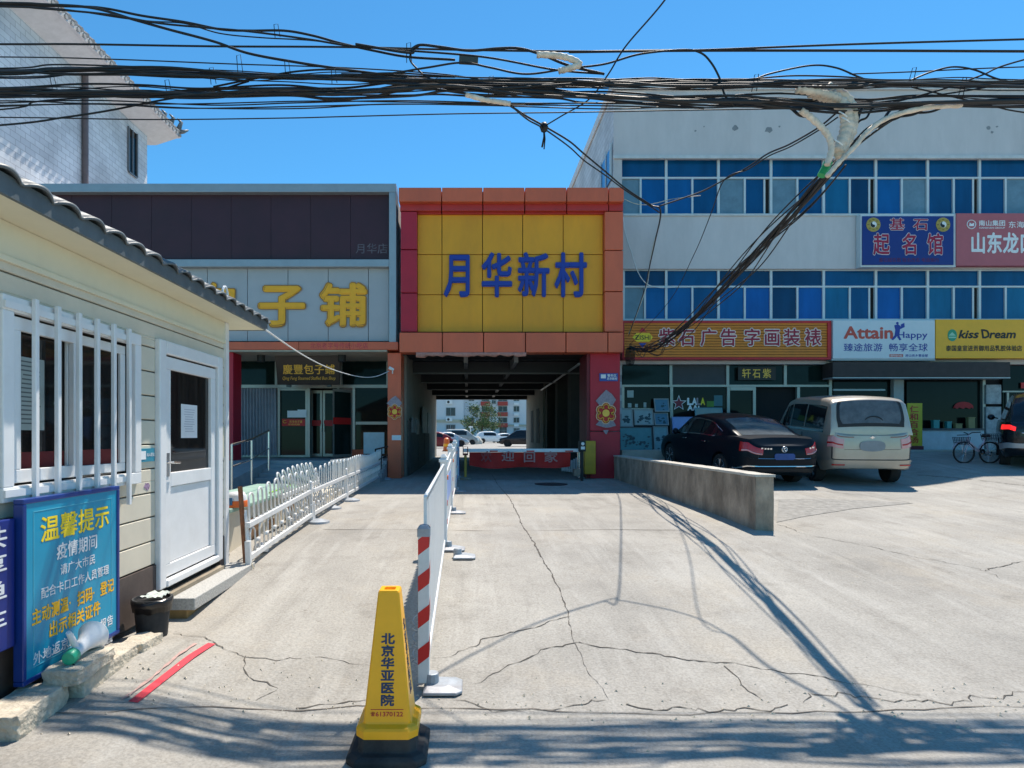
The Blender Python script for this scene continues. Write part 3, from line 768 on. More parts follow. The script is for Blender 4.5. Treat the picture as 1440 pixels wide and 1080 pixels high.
# stainless handrails of the ramp
hr = thing('handrail', 'stainless steel handrail with three posts along the restaurant ramp', 'handrail', (-4.3,13.3,0.5))
posts = [(-5.0,13.0), (-4.55,14.3), (-4.15,15.6)]
zr = lambda y: 0.52 + (zf-0.52)*max(0,min(1,(y-12.6)/3.8))
pt_ = [P(326,0,12.5).x, P(354,0,13.5).x, P(378,0,15.2).x]
posts = list(zip(pt_, (12.5, 13.5, 15.2)))
for x, y in posts:
    q = MB(); q.cyl((x,y,zr(y)-0.05), (x,y,zr(y)+0.95), 0.025, n=10); q.build('post', M['steel'], hr, smooth=40)
q = MB(); q.tube([(x,y,zr(y)+0.95) for x, y in posts], 0.026, 10); q.tube([(x,y,zr(y)+0.5) for x, y in posts], 0.018, 8)
q.build('rail', M['steel'], hr, smooth=40)
hr2 = thing('handrail', 'short black metal handrail beside the orange pillar at the top of the steps', 'handrail', (PX(535,15.8),15.8,0.6))
q = MB(); q.tube([P(527,655,15.4), P(528,632,15.4), P(545,628,16.3)], 0.022, 8); q.tube([P(530,648,15.4), P(545,640,16.3)], 0.016, 8); q.tube([P(536,660,15.7), P(537,630,15.7)], 0.016, 8)
q.build('rail', M['black'], hr2, smooth=40)

# ================================================================== tall tiled building behind on the left
XT = -13.8
tall = thing('tiled_building', 'tall white tiled building with upturned grey roof eave rising behind the restaurant', 'building', (-20, 22, 0.5))
Yc = 26.0; ZE = PZ(190, Yc)
q = MB(); q.box(-26, XT, 17.2, Yc, 0.3, ZE+0.3); q.build('wall', M['white_tile'], tall)
q = MB()   # sloping eave soffit and tile edge
sec = [(XT-0.02, ZE-0.05), (XT+0.9, ZE+0.25), (XT+1.05, ZE+0.25), (XT+1.05, ZE+0.45), (XT+0.85, ZE+0.6), (XT-4, ZE+2.6), (XT-4, ZE-0.05)]
n = len(sec); y0, y1 = 15.5, Yc+0.8
q.add([(x,y0,z) for x, z in sec] + [(x,y1,z) for x, z in sec], [tuple(range(n)), tuple(range(n,2*n))[::-1]] + [(i,(i+1)%n,n+(i+1)%n,n+i) for i in range(n)])
q.build('eave', mat('pale_eave_plaster', (0.50,0.51,0.52), 0.8, var=0.1), tall)
q = MB()
for y in frange(15.6, Yc+0.8, 0.30):
    q.tube([(XT+1.12, y, ZE+0.40), (XT+0.7, y, ZE+0.72), (XT-1.0, y, ZE+1.55)], 0.085, 8)
    q.cyl((XT+1.10,y+0.15,ZE+0.30),(XT+1.14,y+0.15,ZE+0.30),0.075,0.075,8)
q.build('roof_tile', mat('grey_roof_tile', (0.30,0.29,0.28), 0.8, var=0.3, scale=6), tall, smooth=40)
q = MB()
for k in range(4): q.tube([(XT+1.0-0.35*k, Yc+0.7, ZE+0.55+0.2*k), (XT+1.1-0.35*k, Yc+0.78, ZE+0.95+0.2*k), (XT+0.95-0.35*k, Yc+0.75, ZE+1.1+0.2*k)], [0.11,0.08,0.03], 6)
q.tube([(XT+1.0,Yc+0.7,ZE+0.5),(XT+1.2,Yc+0.8,ZE+0.55),(XT+1.36,Yc+0.9,ZE+0.66)], [0.12,0.08,0.03], 6)
q.build('ridge_figure', M['tile_grey'], tall, smooth=True)
yp0 = -XT*F/(CX-116)
q = MB(); q.cyl((XT+0.1,yp0,0.5),(XT+0.1,yp0,ZE),0.10,n=12); q.build('drain_pipe', mat('brown_pipe', (0.12,0.09,0.09), 0.6), tall, smooth=40)
q = MB(); yw0, yw1 = -XT*F/(CX-180), -XT*F/(CX-191)
zw0, zw1 = PZ(245,(yw0+yw1)/2), PZ(183,(yw0+yw1)/2)
q.box(XT-0.02, XT+0.02, yw0, yw1, zw0, zw1); wo = q.build('window', M['dark_glass'], tall)
q = MB(); q.box(XT+0.02, XT+0.07, yw0-0.06, yw0, zw0, zw1); q.box(XT+0.02, XT+0.07, yw1, yw1+0.06, zw0, zw1); q.box(XT+0.02,XT+0.07,yw0,yw1,zw0-0.06,zw0); q.box(XT+0.02,XT+0.05,(yw0+yw1)/2-0.03,(yw0+yw1)/2+0.03,zw0,zw1)
q.build('frame', mat('dark_frame', (0.12,0.13,0.14), 0.5), wo)

# ================================================================== office building with blue windows on the right
YF = 18.3
off = thing('office_building', 'three storey grey rendered office building with strips of blue windows above the shops', 'office building', (10, YF, 1.1))
X0, X1 = PX(863,YF), 20.0
ZT = PZ(117,YF)
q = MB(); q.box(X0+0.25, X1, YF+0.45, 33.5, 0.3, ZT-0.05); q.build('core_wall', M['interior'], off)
q = MB(); q.box(X0, X0+0.25, YF+0.002, 33.5, 0.3, ZT)
q.build('side_wall', M['white_tile'], off)
q = MB(); q.box(X0, X0+0.251, YF-0.002, YF+0.0015, 3.5, ZT-0.23); q.build('corner_strip', M['facade'], off)
q = MB()
q.box(X0+0.252, X1, YF, YF+0.45, PZ(221,YF), ZT); q.box(X0+0.252, X1, YF, YF+0.45, PZ(378,YF), PZ(302,YF)); q.box(X0+0.252, X1, YF, YF+0.45, PZ(512,YF), PZ(450,YF))
q.build('facade_wall', M['facade'], off)
q = MB(); q.box(X0-0.06, X1, YF-0.08, YF-0.003, ZT-0.22, ZT+0.08); q.box(X0-0.02, X1, YF-0.06, YF-0.003, PZ(224,YF), PZ(219,YF)); q.box(X0+0.3,X1,YF-0.04,YF-0.003,PZ(304,YF),PZ(301,YF)); q.box(X0-0.06,X0-0.003,YF-0.003,33.5,ZT-0.22,ZT+0.08)
q.build('cornice', mat('cornice_white', (0.60,0.60,0.60), 0.8), off, bevel=0.01)
# patches of fallen render
q = MB(); rnd = random.Random(12)
for px, py, r in ((1034,180,4.5),(1081,182,5.5),(978,184,1.5),(990,178,1.2),(1096,178,1.5),(1390,180,3),(1395,186,2),(1402,178,1.5)):
    poly = [(PX(px + r*(1+rnd.uniform(-.3,.3))*math.cos(i*math.pi/5), YF), PZ(py + r*0.8*(1+rnd.uniform(-.3,.3))*math.sin(i*math.pi/5), YF)) for i in range(10)]
    q.prism(poly, (0,YF,0), (1,0,0), (0,0,1), (0,-1,0), 0.004)
q.build('bare_patch', mat('bare_render', (0.27,0.27,0.28), 0.95), off)
mods = [865, 937, 1010.5, 1084.5, 1158.5, 1232, 1305, 1378, 1451, 1524]
rnd = random.Random(21)
def win(px0, px1, py0, py1, ptr, opens):
    """one module: a fixed pane over two lower lights; opens is the share of a light slid open"""
    Y = YF + 0.10
    w = MB(); a = 1.7; mid = (px0+px1)/2
    fbox(w, px0-a, px0+a, py0, py1, Y, 0.08)
    for c, d, e in ((px0+a,px1-a,0),): 
        fbox(w, c, d, py0, py0+1.6, Y, 0.08); fbox(w, c, d, ptr-1.2, ptr+1.2, Y, 0.08); fbox(w, c, d, py1-1.8, py1, Y, 0.08)
    fbox(w, mid-1.3, mid+1.3, ptr+1.2, py1-1.8, Y, 0.08)
    if opens:
        fbox(w, px1-a-9, px1-a-6.5, ptr+1.2, py1-1.8, Y+0.03, 0.05)
    o = w.build('window', M['win_white'], off)
    def pane(c, d, e, f, m, dy=0.05):
        x = MB(); tilt = rnd.uniform(-0.006,0.006)
        A, B, Cc, D = P(c,f,Y+dy), P(d,f,Y+dy), P(d,e,Y+dy), P(c,e,Y+dy)
        B.y += tilt; Cc.y += tilt
        x.quad(A,B,Cc,D); x.build('pane', m, o)
    pane(px0+a, px1-a, py0+1.6, ptr-1.2, BLUES[rnd.choice((0,0,2,0))])
    pane(px0+a, mid-1.3, ptr+1.2, py1-1.8, rnd.choice((BLUES[0],BLUES[1],BLUES[3],BLUES[4],BLUES[2],BLUES[4],M['pale_glass'],BLUES[0],BLUES[1])))
    if opens:
        pane(mid+1.3, px1-a-9, ptr+1.2, py1-1.8, BLUES[rnd.choice((0,1,2))]); pane(px1-a-6.5, px1-a, ptr+1.2, py1-1.8, M['interior'], 0.07)
    else:
        pane(mid+1.3, px1-a, ptr+1.2, py1-1.8, rnd.choice((BLUES[0],BLUES[1],BLUES[3],BLUES[2],BLUES[4],BLUES[4],M['pale_glass'],BLUES[1],BLUES[0])))
for k, (a, b) in enumerate(zip(mods, mods[1:])):
    win(a, b, 222.5, 302, 250, k in (2,4,6))
m2 = [877] + mods[1:]
for k, (a, b) in enumerate(zip(m2, m2[1:])):
    win(a, b, 379, 450, 403, k in (4,6))
# window in the tiled side wall
q = MB(); ys0, ys1 = X0*F/(862-CX), X0*F/(848-CX)
q.box(X0-0.05, X0+0.02, ys0+0.1, ys1, PZ(262,19), PZ(213,19)-0.1); so = q.build('window', BLUES[1], off)
q = MB()
for y in (ys0+0.06, (ys0+ys1)/2, ys1): q.box(X0-0.08, X0-0.02, y, y+0.05, PZ(262,19), PZ(213,19))
q.build('frame', M['win_white'], so)

# ------------------------------------------------------------------ shop fronts below
YW = 18.55
sf = thing('picture_shop', 'glass shop front of the framing shop with grey metal bars and a dark open doorway', 'shop front', (6.5, YW, 1.2))
q = MB()
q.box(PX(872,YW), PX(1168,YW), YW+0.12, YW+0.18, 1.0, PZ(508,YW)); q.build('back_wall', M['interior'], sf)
q = MB()
for x in (943.5, 1023.5, 1104.5, 1168): fbox(q, x-2, x+2, 508, 541, YW-0.05, 0.1)
fbox(q, 872, 1170, 541, 544, YW-0.06, 0.11)
for x in (876, 944.5, 1024.5, 1061, 1123, 1168): fbox(q, x-2, x+2, 544.3, 633, YW-0.05, 0.1)
fbox(q, 872, 1170, 504, 508, YW-0.06, 0.11)
fbox(q, 878.3, 942, 574, 576, YW-0.04, 0.08); fbox(q, 947, 1022, 574.5, 576.5, YW-0.035, 0.07) if False else None
fbox(q, 1027, 1059, 544.3, 549, YW-0.05, 0.1); fbox(q, 1027, 1059, 628, 633, YW-0.05, 0.1)
q.build('shop_frame', M['alu_frame'], sf)
for a, b in ((876,942),(1025.5,1102.5),(1106.5,1166)):
    q = MB(); fbox(q, a, b, 508, 541, YW, 0.02); q.build('transom_glass', M['green_glass'], sf)
q = MB(); fbox(q, 945.5, 1021.5, 508, 541, YW, 0.02); q.build('transom_blind', mat('dark_blind', (0.045,0.048,0.055), 0.6), sf)
for a, b, c, d in ((878,942.5,544,633),(946.5,1022.5,544,633),(1027,1059,549,628),(1125,1166,544,633)):
    q = MB(); fbox(q, a, b, c, d, YW, 0.02); q.build('shop_glass', M['dark_glass'], sf)
# star and letters stuck on the glass
q = MB(); c = (954.5, 567)
star = lambda r: [(PX(c[0]+ (r if i%2==0 else r*0.42)*math.sin(i*math.pi/5), YW), PZ(c[1]-(r if i%2==0 else r*0.42)*math.cos(i*math.pi/5), YW)) for i in range(10)]
q.prism(star(11.5), (0,YW-0.004,0), (1,0,0), (0,0,1), (0,-1,0), 0.004); so = q.build('star', M['white_print'], sf)
q = MB(); q.prism(star(9.2), (0,YW-0.009,0), (1,0,0), (0,0,1), (0,-1,0), 0.004); q.build('star_face', mat('dark_red_star', (0.22,0.012,0.03), 0.5), so)
for ch, x0, x1, y0, y1, m in (('L',967,973,560,569,'white_print'),('A',973.5,979.5,560,569,'white_print'),('L',980,985,560,569,'grey_paper'),('A',985.5,991,560,569,'yellow_print'),
                              ('A',967,974,570,577,'white_print'),('A',974.5,981,570,577,'white_print'),('L',982,986,571,577,'white_print')):
    lettering(ch, M[m], sf, YW-0.004, x0, x1, y0, y1, 0.05, cell=False, t=0.004)
q = MB(); fbox(q, 994, 1004, 564, 572, YW-0.01, 0.008); q.build('green_card', mat('green_card', (0.10,0.22,0.03), 0.6), sf)
pcd = mat('pale_card', (0.40,0.48,0.46), 0.6)
for x0,x1,y0,y1 in ((882,891,549,559),(883,888,567,573),(893,897,568,573),(905,909,566,573)):
    q = MB(); fbox(q, x0, x1, y0, y1, YW-0.012, 0.01); q.build('small_card', pcd, sf)
q = MB(); fbox(q, 1004, 1016, 556, 571, YW-0.01, 0.008); q.build('teal_card', mat('teal_card', (0.06,0.16,0.18), 0.6), sf)
pv = thing('name_plaque', 'black horizontal plaque with three gold brush characters over the shop doorway', 'plaque', tuple(P(1065,535,18.4)))
q = MB(); fbox(q, 1038, 1091, 516, 534.5, 18.42, 0.06); q.build('board', M['black_print'], pv)
for ch, x0, x1, m in (('轩',1043,1056,'gold'),('石',1058,1070,'gold'),('紫',1072,1085,'gold')): lettering(ch, M[m], pv, 18.42, x0, x1, 518, 532, 0.01, t=0.008)
# framed pictures leaning on the shop window
def picture(x0, x1, y0, y1, Y, label, frame, sheet, blobs, seed):
    r3 = random.Random(seed)
    t = thing('framed_picture', label, 'picture', tuple(P((x0+x1)/2, y1, Y)), 'pictures leaning on the shop window')
    lean = 0.12
    def pt(x, y, d=0):
        v = P(x, y, Y); v.y += lean*(y1-y)/(y1-y0) - d; return v
    b = MB(); w = 1.6
    for a, c, e, f in ((x0,x0+w,y0,y1),(x1-w,x1,y0,y1),(x0+w,x1-w,y0,y0+w),(x0+w,x1-w,y1-w,y1)):
        p4 = [pt(a,f), pt(c,f), pt(c,e), pt(a,e)]
        b.add(p4 + [v + Vector((0,0.035,0)) for v in p4], [(0,1,2,3),(7,6,5,4),(0,4,5,1),(1,5,6,2),(2,6,7,3),(3,7,4,0)])
    b.build('frame', frame, t)
    b = MB(); b.quad(pt(x0+w,y1-w,-0.012), pt(x1-w,y1-w,-0.012), pt(x1-w,y0+w,-0.012), pt(x0+w,y0+w,-0.012)); b.build('sheet', sheet, t)
    if blobs:
        b = MB()
        for i in range(blobs):
            cx, cy = r3.uniform(x0+5, x1-5), r3.gauss(y0*0.42+y1*0.58, (y1-y0)*0.12); rr = r3.uniform(0.7, 2.4)
            b.add([pt(cx+rr*(1+r3.uniform(-.4,.6))*math.cos(k*math.pi/4), max(y0+2.4,min(y1-2.4,cy+rr*0.8*(1+r3.uniform(-.4,.4))*math.sin(k*math.pi/4))), -0.008+i*0.0003) for k in range(8)], [tuple(range(8))])
        b.build('ink_painting', mat('ink', (0.035,0.075,0.09), 0.6, var=0.5, scale=20), t)
tealsheet = mat('teal_paper', (0.10,0.26,0.27), 0.25, var=0.12, scale=3); palesheet = mat('pale_paper', (0.34,0.42,0.41), 0.3, var=0.1)
bluesheet = mat('blue_paper', (0.10,0.22,0.30), 0.3); greyf = mat('grey_picture_frame', (0.30,0.31,0.30), 0.5); darkf = mat('dark_picture_frame', (0.06,0.06,0.06), 0.4)
picture(872, 919, 600, 634, 18.1, 'large teal ink painting in a dark frame at the foot of the crimson pillar', darkf, tealsheet, 34, 1)
picture(872.5, 891, 574, 600, 18.25, 'pale framed painting with dark branches, left of the landscape picture', greyf, palesheet, 16, 2)
picture(892.5, 920, 575, 598, 18.28, 'framed ink landscape above the large teal painting', greyf, palesheet, 22, 3)
picture(921, 941, 580, 598, 18.25, 'small framed picture in blue ink beneath the bright blue card', greyf, bluesheet, 9, 4)
picture(921, 942, 560, 579, 18.3, 'bright blue card with a small figure, above the small framed picture', greyf, bluesheet, 5, 5)
picture(920, 941, 599, 634, 18.2, 'tall pale blue picture standing to the right of the large teal painting', greyf, mat('pale_teal', (0.22,0.36,0.37), 0.3), 12, 6)
picture(979, 1018, 573, 600, 18.3, 'empty pale framed board behind the roof of the dark saloon', mat('teal_frame', (0.16,0.30,0.33), 0.4), mat('grey_green_sheet', (0.28,0.33,0.29), 0.4), 0, 7)
picture(947, 984, 586, 622, 18.15, 'plain lilac blue panel leaning behind the dark saloon', mat('lilac', (0.26,0.33,0.62), 0.5), mat('lilac_sheet', (0.30,0.38,0.68), 0.4), 0, 8)

sh2 = thing('corner_shop', 'shop front under a dark brown awning with a wide window and white low wall', 'shop front', (14, 18.6, 1.2))
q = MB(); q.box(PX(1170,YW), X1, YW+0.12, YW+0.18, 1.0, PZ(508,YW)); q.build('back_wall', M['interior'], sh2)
q = MB(); fbox(q, 1171, 1421, 509, 530, 17.9, 0.55); q.build('awning_box', mat('dark_brown_awning', (0.045,0.032,0.030), 0.7, var=0.2), sh2, bevel=0.02)
q = MB(); fbox(q, 1171, 1421, 530.3, 532, 17.92, 0.5); fbox(q, 1172, 1245, 547, 549.5, 18.5, 0.06); q.build('awning_lip', M['alu'], sh2)
q = MB(); fbox(q, 1257, 1271, 533, 634, 18.4, 0.2); q.build('white_pillar', mat('dull_white', (0.34,0.35,0.34), 0.7), sh2)
for a, b, c, d in ((1275,1383,533,604),(1172,1255,533,634),(1410,1500,510,634)):
    q = MB(); fbox(q, a, b, c, d, YW, 0.03); q.build('shop_glass', M['dark_glass'], sh2)
q = MB(); fbox(q, 1297, 1384, 605, 634, 18.35, 0.2); q.build('low_wall', mat('white_low_wall', (0.56,0.60,0.62), 0.6, var=0.08, dirt=0.2), sh2, bevel=0.01)
q = MB(); fbox(q, 1296, 1386, 602.5, 604.8, 18.3, 0.25); q.build('window_sill', mat('dark_sill', (0.07,0.07,0.08), 0.5), sh2)
q = MB(); fbox(q, 1387, 1408, 541, 568, 18.4, 0.15); fbox(q, 1387, 1408, 572, 634, 18.4, 0.15); q.build('tiled_pillar', mat('patterned_tile', (0.30,0.32,0.33), 0.5, var=0.35, scale=7), sh2)
q = MB(); fbox(q, 1382, 1386, 533, 634, 18.45, 0.1); fbox(q, 1410, 1500, 549.5, 551.5, 18.5, 0.06); fbox(q, 1416, 1419, 552, 634, 18.5, 0.06); q.build('shop_frame', M['alu_frame'], sh2)
tl = mat('teal_tub', (0.05,0.30,0.28), 0.5); tn = mat('tan_carton', (0.30,0.24,0.10), 0.7)
for k, (a, b, c, d, m_) in enumerate(((1312,1320,592,602.4,tl),(1361,1370,588,602.4,tn),(1331,1337,594,602.4,tl),(1343,1352,597,602.4,tn))):
    q = MB(); q.box(PX(a,18.36), PX(b,18.36), 18.33, 18.44, PZ(d,18.36)+0.004, PZ(c,18.36)); q.box(PX(a,18.36)-0.01, PX(b,18.36)+0.01, 18.32, 18.45, PZ(c,18.36)+0.002, PZ(c,18.36)+0.03)
    tag(q.build('shop_tub', m_, loc=tuple(P((a+b)/2,d,18.38))), ('teal tub at the left end of the dark shop sill, beside the yellow banner','taller tan carton at the right end of the dark shop sill','small teal tub in the middle of the dark shop sill','low tan carton beside the taller one on the dark shop sill')[k], 'tub' if m_ is tl else 'carton')
q = MB(); rows = []
for i in range(15):
    a = math.pi*i/14
    rows.append([P(1355-14*math.cos(a), 573-8*math.sin(a), 18.52), P(1355-14*math.cos(a), 574+1.2*math.sin(i*2.1), 18.50)])
q.grid(rows); q.build('red_lampshade', mat('red_lamp_cloth', (0.42,0.02,0.02), 0.7), sh2)
q = MB(); fbox(q, 1436, 1446, 538, 546, 18.5, 0.02); q.build('red_notice', M['red_paper'], sh2)
bn = thing('roll_banner', 'narrow yellow green banner with red characters standing beside the white low wall', 'banner', tuple(P(1287,634,18.2)))
q = MB(); fbox(q, 1276, 1297, 567, 627, 18.15, 0.02); q.build('sheet', mat('yellow_green_sheet', (0.60,0.45,0.03), 0.6), bn)
lettering('仁和百合汤', M['red_print'], bn, 18.15, 1279, 1292, 570, 624, 0.02, vertical=True)
q = MB(); fbox(q, 1274, 1299, 627.3, 634, 18.08, 0.3); q.build('base', mat('maroon_base', (0.14,0.02,0.03), 0.6), bn)
q = MB(); 
pvx = [PX(872,17.6), 20]
q.box(PX(874,17.5), 20, 17.45, 18.7, 0.6, 1.235); tag(q.build('shop_pavement', M['concrete_cap']), kind='structure')

# ------------------------------------------------------------------ shop signs
YB = 18.0
s1 = thing('shop_sign', 'orange brown slatted shop sign with maroon characters and a yellow diamond emblem', 'shop sign', tuple(P(1022,505,YB)))
q = MB(); z0, z1 = PZ(502.5,YB), PZ(454,YB); nsl = 13
for k in range(nsl):
    a = lerp(z0, z1, k/nsl); b = lerp(z0, z1, (k+1)/nsl)
    q.box(PX(878,YB), PX(1164,YB), YB, YB+0.2, a+0.012, b-0.004)
q.build('slat_panel', mat('orange_brown_slat', (0.70,0.215,0.010), 0.5, var=0.1, scale=2, dirt=0.15), s1)
q = MB(); fbox(q, 877, 1166, 452.5, 503.5, YB+0.05, 0.2); q.build('backing', mat('slat_gap', (0.22,0.07,0.01), 0.8), s1)
q = MB(); fbox(q, 875, 1169, 451, 454, YB-0.03, 0.28); fbox(q, 875, 1169, 502.5, 505.5, YB-0.03, 0.28); fbox(q, 1164, 1169, 454.2, 502.3, YB-0.03, 0.28); fbox(q, 875, 877.8, 454.2, 502.3, YB-0.03, 0.28)
q.build('border', mat('sign_red_border', (0.55,0.012,0.018), 0.5), s1)
pink = mat('pale_pink_print', (0.82,0.62,0.56), 0.5); maroon = mat('maroon_print', (0.34,0.006,0.035), 0.5)
def outlined(s, parent, Y, x0, x1, y0, y1, b0, b1, m0, m1, t=0.01):
    n = len(s); w = (x1-x0)/n
    a = lettering(s, m0, parent, Y, x0, x1, y0, y1, b1, t=t)
    q = MB(); put_text(q, s, (0,Y,0), (1,0,0), (0,0,1), (0,-1,0), PX(x0,Y), PX(x1,Y), PZ(y1,Y), PZ(y0,Y), b0, t=t+0.008)
    q.build('letter_face', m1, a, fixn=False)
for ch, x0 in (('紫',926),('石',953.5),('广',984.5),('告',1012),('字',1045.5),('画',1073.5),('装',1101),('裱',1131)):
    outlined(ch, s1, YB, x0, x0+24.5, 461.5, 487, 0.016, 0.07, pink, maroon)
def poly_px(mb, pts, Y, t=0.008):
    mb.prism([(PX(x,Y), PZ(y,Y)) for x, y in pts], (0,Y,0), (1,0,0), (0,0,1), (0,-1,0), t)
q = MB(); poly_px(q, [(889,474.5),(895,468.5),(913,468.5),(918,474.5),(913,480.5),(895,480.5)], YB, 0.012); e = q.build('emblem', M['yellow_print'], s1)
q = MB(); poly_px(q, [(898,466.5),(903.5,460.5),(909,466.5)], YB, 0.012); q.build('emblem_tip', M['red_print'], s1)
q = MB(); poly_px(q, [(898,482.5),(909,482.5),(903.5,489)], YB, 0.012); q.build('emblem_foot', M['letter_blue'], s1)
lettering('ZISHI', M['black_print'], e, YB-0.012, 893, 914.5, 471.5, 477.8, 0.01, cell=False, t=0.004)

s2 = thing('shop_sign', 'white shop sign with red and blue lettering and a small blue walking figure', 'shop sign', tuple(P(1244,505,YB)))
q = MB(); fbox(q, 1171.5, 1315, 450, 504.5, YB-0.08, 0.3); q.build('panel', mat('white_sign_sheet', (0.62,0.67,0.70), 0.4, var=0.03), s2, bevel=0.012)
q = MB(); fbox(q, 1169.5, 1315, 504.8, 507, YB-0.06, 0.26); q.build('lip', M['alu'], s2)
Ys = YB-0.08
lettering('Attain', mat('salmon_red_print', (0.55,0.075,0.05), 0.5), s2, Ys, 1187, 1255, 459.5, 476, 0.03, cell=False)
lettering('Happy', M['letter_blue'], s2, Ys, 1262, 1304, 466.5, 478, 0.012, cell=False)
for s, a, b in (('臻途旅游',1186,1241.5),('畅享全球',1249.5,1305)): lettering(s, M['letter_blue'], s2, Ys, a, b, 482.5, 494.5, 0.008)
q = MB(); fbox(q, 1251, 1270, 498, 502, Ys-0.006, 0.006); ro = q.build('red_bar', mat('salmon_bar', (0.50,0.10,0.08), 0.5), s2)
lettering('国际旅行社', M['white_print'], ro, Ys-0.006, 1252, 1269, 498.5, 501.6, 0.0, t=0.003); lettering('房山良乡营业部', M['letter_blue'], s2, Ys, 1273, 1305, 498, 502, 0.02, t=0.004)
q = MB()   # the small walking figure with a case
q.prism([(PX(1261.8+1.8*math.cos(i*math.pi/5),Ys), PZ(454.5+1.8*math.sin(i*math.pi/5),Ys)) for i in range(10)], (0,Ys,0), (1,0,0), (0,0,1), (0,-1,0), 0.008)
poly_px(q, [(1257.5,457.5),(1263,456),(1266,458.5),(1268,462),(1265.5,463),(1265,467.5),(1264.5,472),(1267.5,478),(1264.5,478.5),(1261.5,472.5),(1259,475.5),(1255.5,478.5),(1253.5,477),(1258,471.5),(1259,464)], Ys)
poly_px(q, [(1266.5,456.5),(1271.5,454),(1272,460),(1267.5,462)], Ys)
q.build('figure_mark', M['letter_blue'], s2)

s3 = thing('shop_sign', 'yellow shop sign with slanted black lettering and a round green emblem', 'shop sign', tuple(P(1400,505,YB)))
q = MB(); fbox(q, 1316, 1470, 449, 504, YB-0.09, 0.3); q.build('panel', mat('yellow_sign_sheet', (0.88,0.42,0.010), 0.4, var=0.05), s3, bevel=0.012)
Ys = YB-0.09
q = MB(); q.prism([(PX(1339+6.5*math.cos(i*math.pi/9),Ys), PZ(471.5+8.5*math.sin(i*math.pi/9),Ys)) for i in range(18)], (0,Ys,0), (1,0,0), (0,0,1), (0,-1,0), 0.008)
e = q.build('emblem', mat('emblem_green', (0.03,0.30,0.16), 0.5), s3)
q = MB(); poly_px(q, [(1334,472),(1339,467),(1344,472)], Ys-0.008, 0.004); poly_px(q, [(1333.5,473.5),(1344.5,473.5),(1344,475.5),(1334,475.5)], Ys-0.008, 0.004); q.build('emblem_mark', mat('pale_green', (0.35,0.60,0.42), 0.5), e)
lettering('kiss', M['black_print'], s3, Ys, 1348, 1376, 464.5, 475.5, 0.03, cell=False, shear=0.25)
lettering('D', M['black_print'], s3, Ys, 1380, 1391, 463.5, 475.5, 0.03, cell=False, shear=-0.15)
q = MB(); poly_px(q, [(1379,465.5),(1382,463),(1388,464),(1390.5,467.5),(1387.5,466.2),(1382,465.6)], Ys-0.012, 0.006); q.build('hair_mark', M['black_print'], s3)
lettering('ream', M['black_print'], s3, Ys, 1391.5, 1428, 468, 475.5, 0.03, cell=False, shear=0.2)
lettering('泰国皇室进贡御用品乳胶体验店', M['black_print'], s3, Ys, 1330, 1437.5, 485.5, 494, 0.022)

YU = 18.05
s4 = thing('wall_sign', 'deep blue sign with white border, red characters and two yin yang discs, above the shops', 'sign', tuple(P(1277,374,YU)))
q = MB(); fbox(q, 1210, 1344, 301, 375.5, YU+0.03, 0.2); q.build('border', M['win_white'], s4)
q = MB(); fbox(q, 1213, 1341, 304, 372.5, YU, 0.1); q.build('panel', M['blue_sign'], s4)
rpk = mat('outline_pink_white', (0.66,0.55,0.60), 0.5); rdk = mat('crimson_print', (0.36,0.005,0.045), 0.5)
for ch, a in (('基',1250),('石',1283.5)): outlined(ch, s4, YU, a, a+22.5, 306.5, 324.5, 0.012, 0.05, rpk, rdk)
for ch, a in (('起',1227.5),('名',1267.5),('馆',1303)): outlined(ch, s4, YU, a, a+24, 327.5, 359, 0.02, 0.055, rpk, rdk)
for px in (1228, 1326):
    py = 316; r = 10
    disc = lambda rr, cx=0, cy=0, n=24, a0=0, a1=2*math.pi: [(PX(px+cx+rr*math.cos(a0+(a1-a0)*i/n),YU), PZ(py+cy-rr*math.sin(a0+(a1-a0)*i/n),YU)) for i in range(n)]
    q = MB(); q.prism(disc(r), (0,YU,0), (1,0,0), (0,0,1), (0,-1,0), 0.01); e = q.build('emblem', mat('old_gold', (0.42,0.30,0.06), 0.5), s4)
    q = MB(); q.prism(disc(4.4), (0,YU-0.01,0), (1,0,0), (0,0,1), (0,-1,0), 0.005); q.build('white_disc', M['white_print'], e)
    q = MB()
    half = [(4.2*math.cos(t), 4.2*math.sin(t)) for t in [math.pi/2+math.pi*i/12 for i in range(13)]]
    half += [(2.1*math.cos(t), -2.1+2.1*math.sin(t)) for t in [-math.pi/2+math.pi*i/8 for i in range(1,9)]] + [(-2.1*math.cos(t)*1, 2.1-2.1*math.sin(t)*-1) for t in [-math.pi/2+math.pi*i/8 for i in range(1,8)]]
    q.prism([(PX(px+a,YU), PZ(py-b,YU)) for a, b in half], (0,YU-0.015,0), (1,0,0), (0,0,1), (0,-1,0), 0.004)
    q.build('black_half', M['black_print'], e)
    q = MB()
    for i in range(8):
        a = i*math.pi/4
        q.prism([(PX(px+7.2*math.cos(a)+1.4*cx,YU), PZ(py-7.2*math.sin(a)+1.4*cy,YU)) for cx, cy in ((-1,-.4),(1,-.4),(1,.4),(-1,.4))], (0,YU-0.01,0), (1,0,0), (0,0,1), (0,-1,0), 0.003)
    q.build('ring_mark', mat('ring_brown', (0.20,0.13,0.03), 0.6), e)
lettering('基石起名馆 取名改名 电话预约', mat('dim_red_print', (0.14,0.01,0.06), 0.6), s4, YU, 1236, 1320, 362.5, 368.5, 0.0, cell=False, t=0.004)
s5 = thing('wall_sign', 'dull pink sign with white characters beside the deep blue one, above the shops', 'sign', tuple(P(1420,374,YU)))
q = MB(); fbox(q, 1345, 1500, 300, 373.5, YU, 0.2); q.build('panel', mat('dull_pink_sheet', (0.46,0.115,0.135), 0.55, var=0.05), s5)
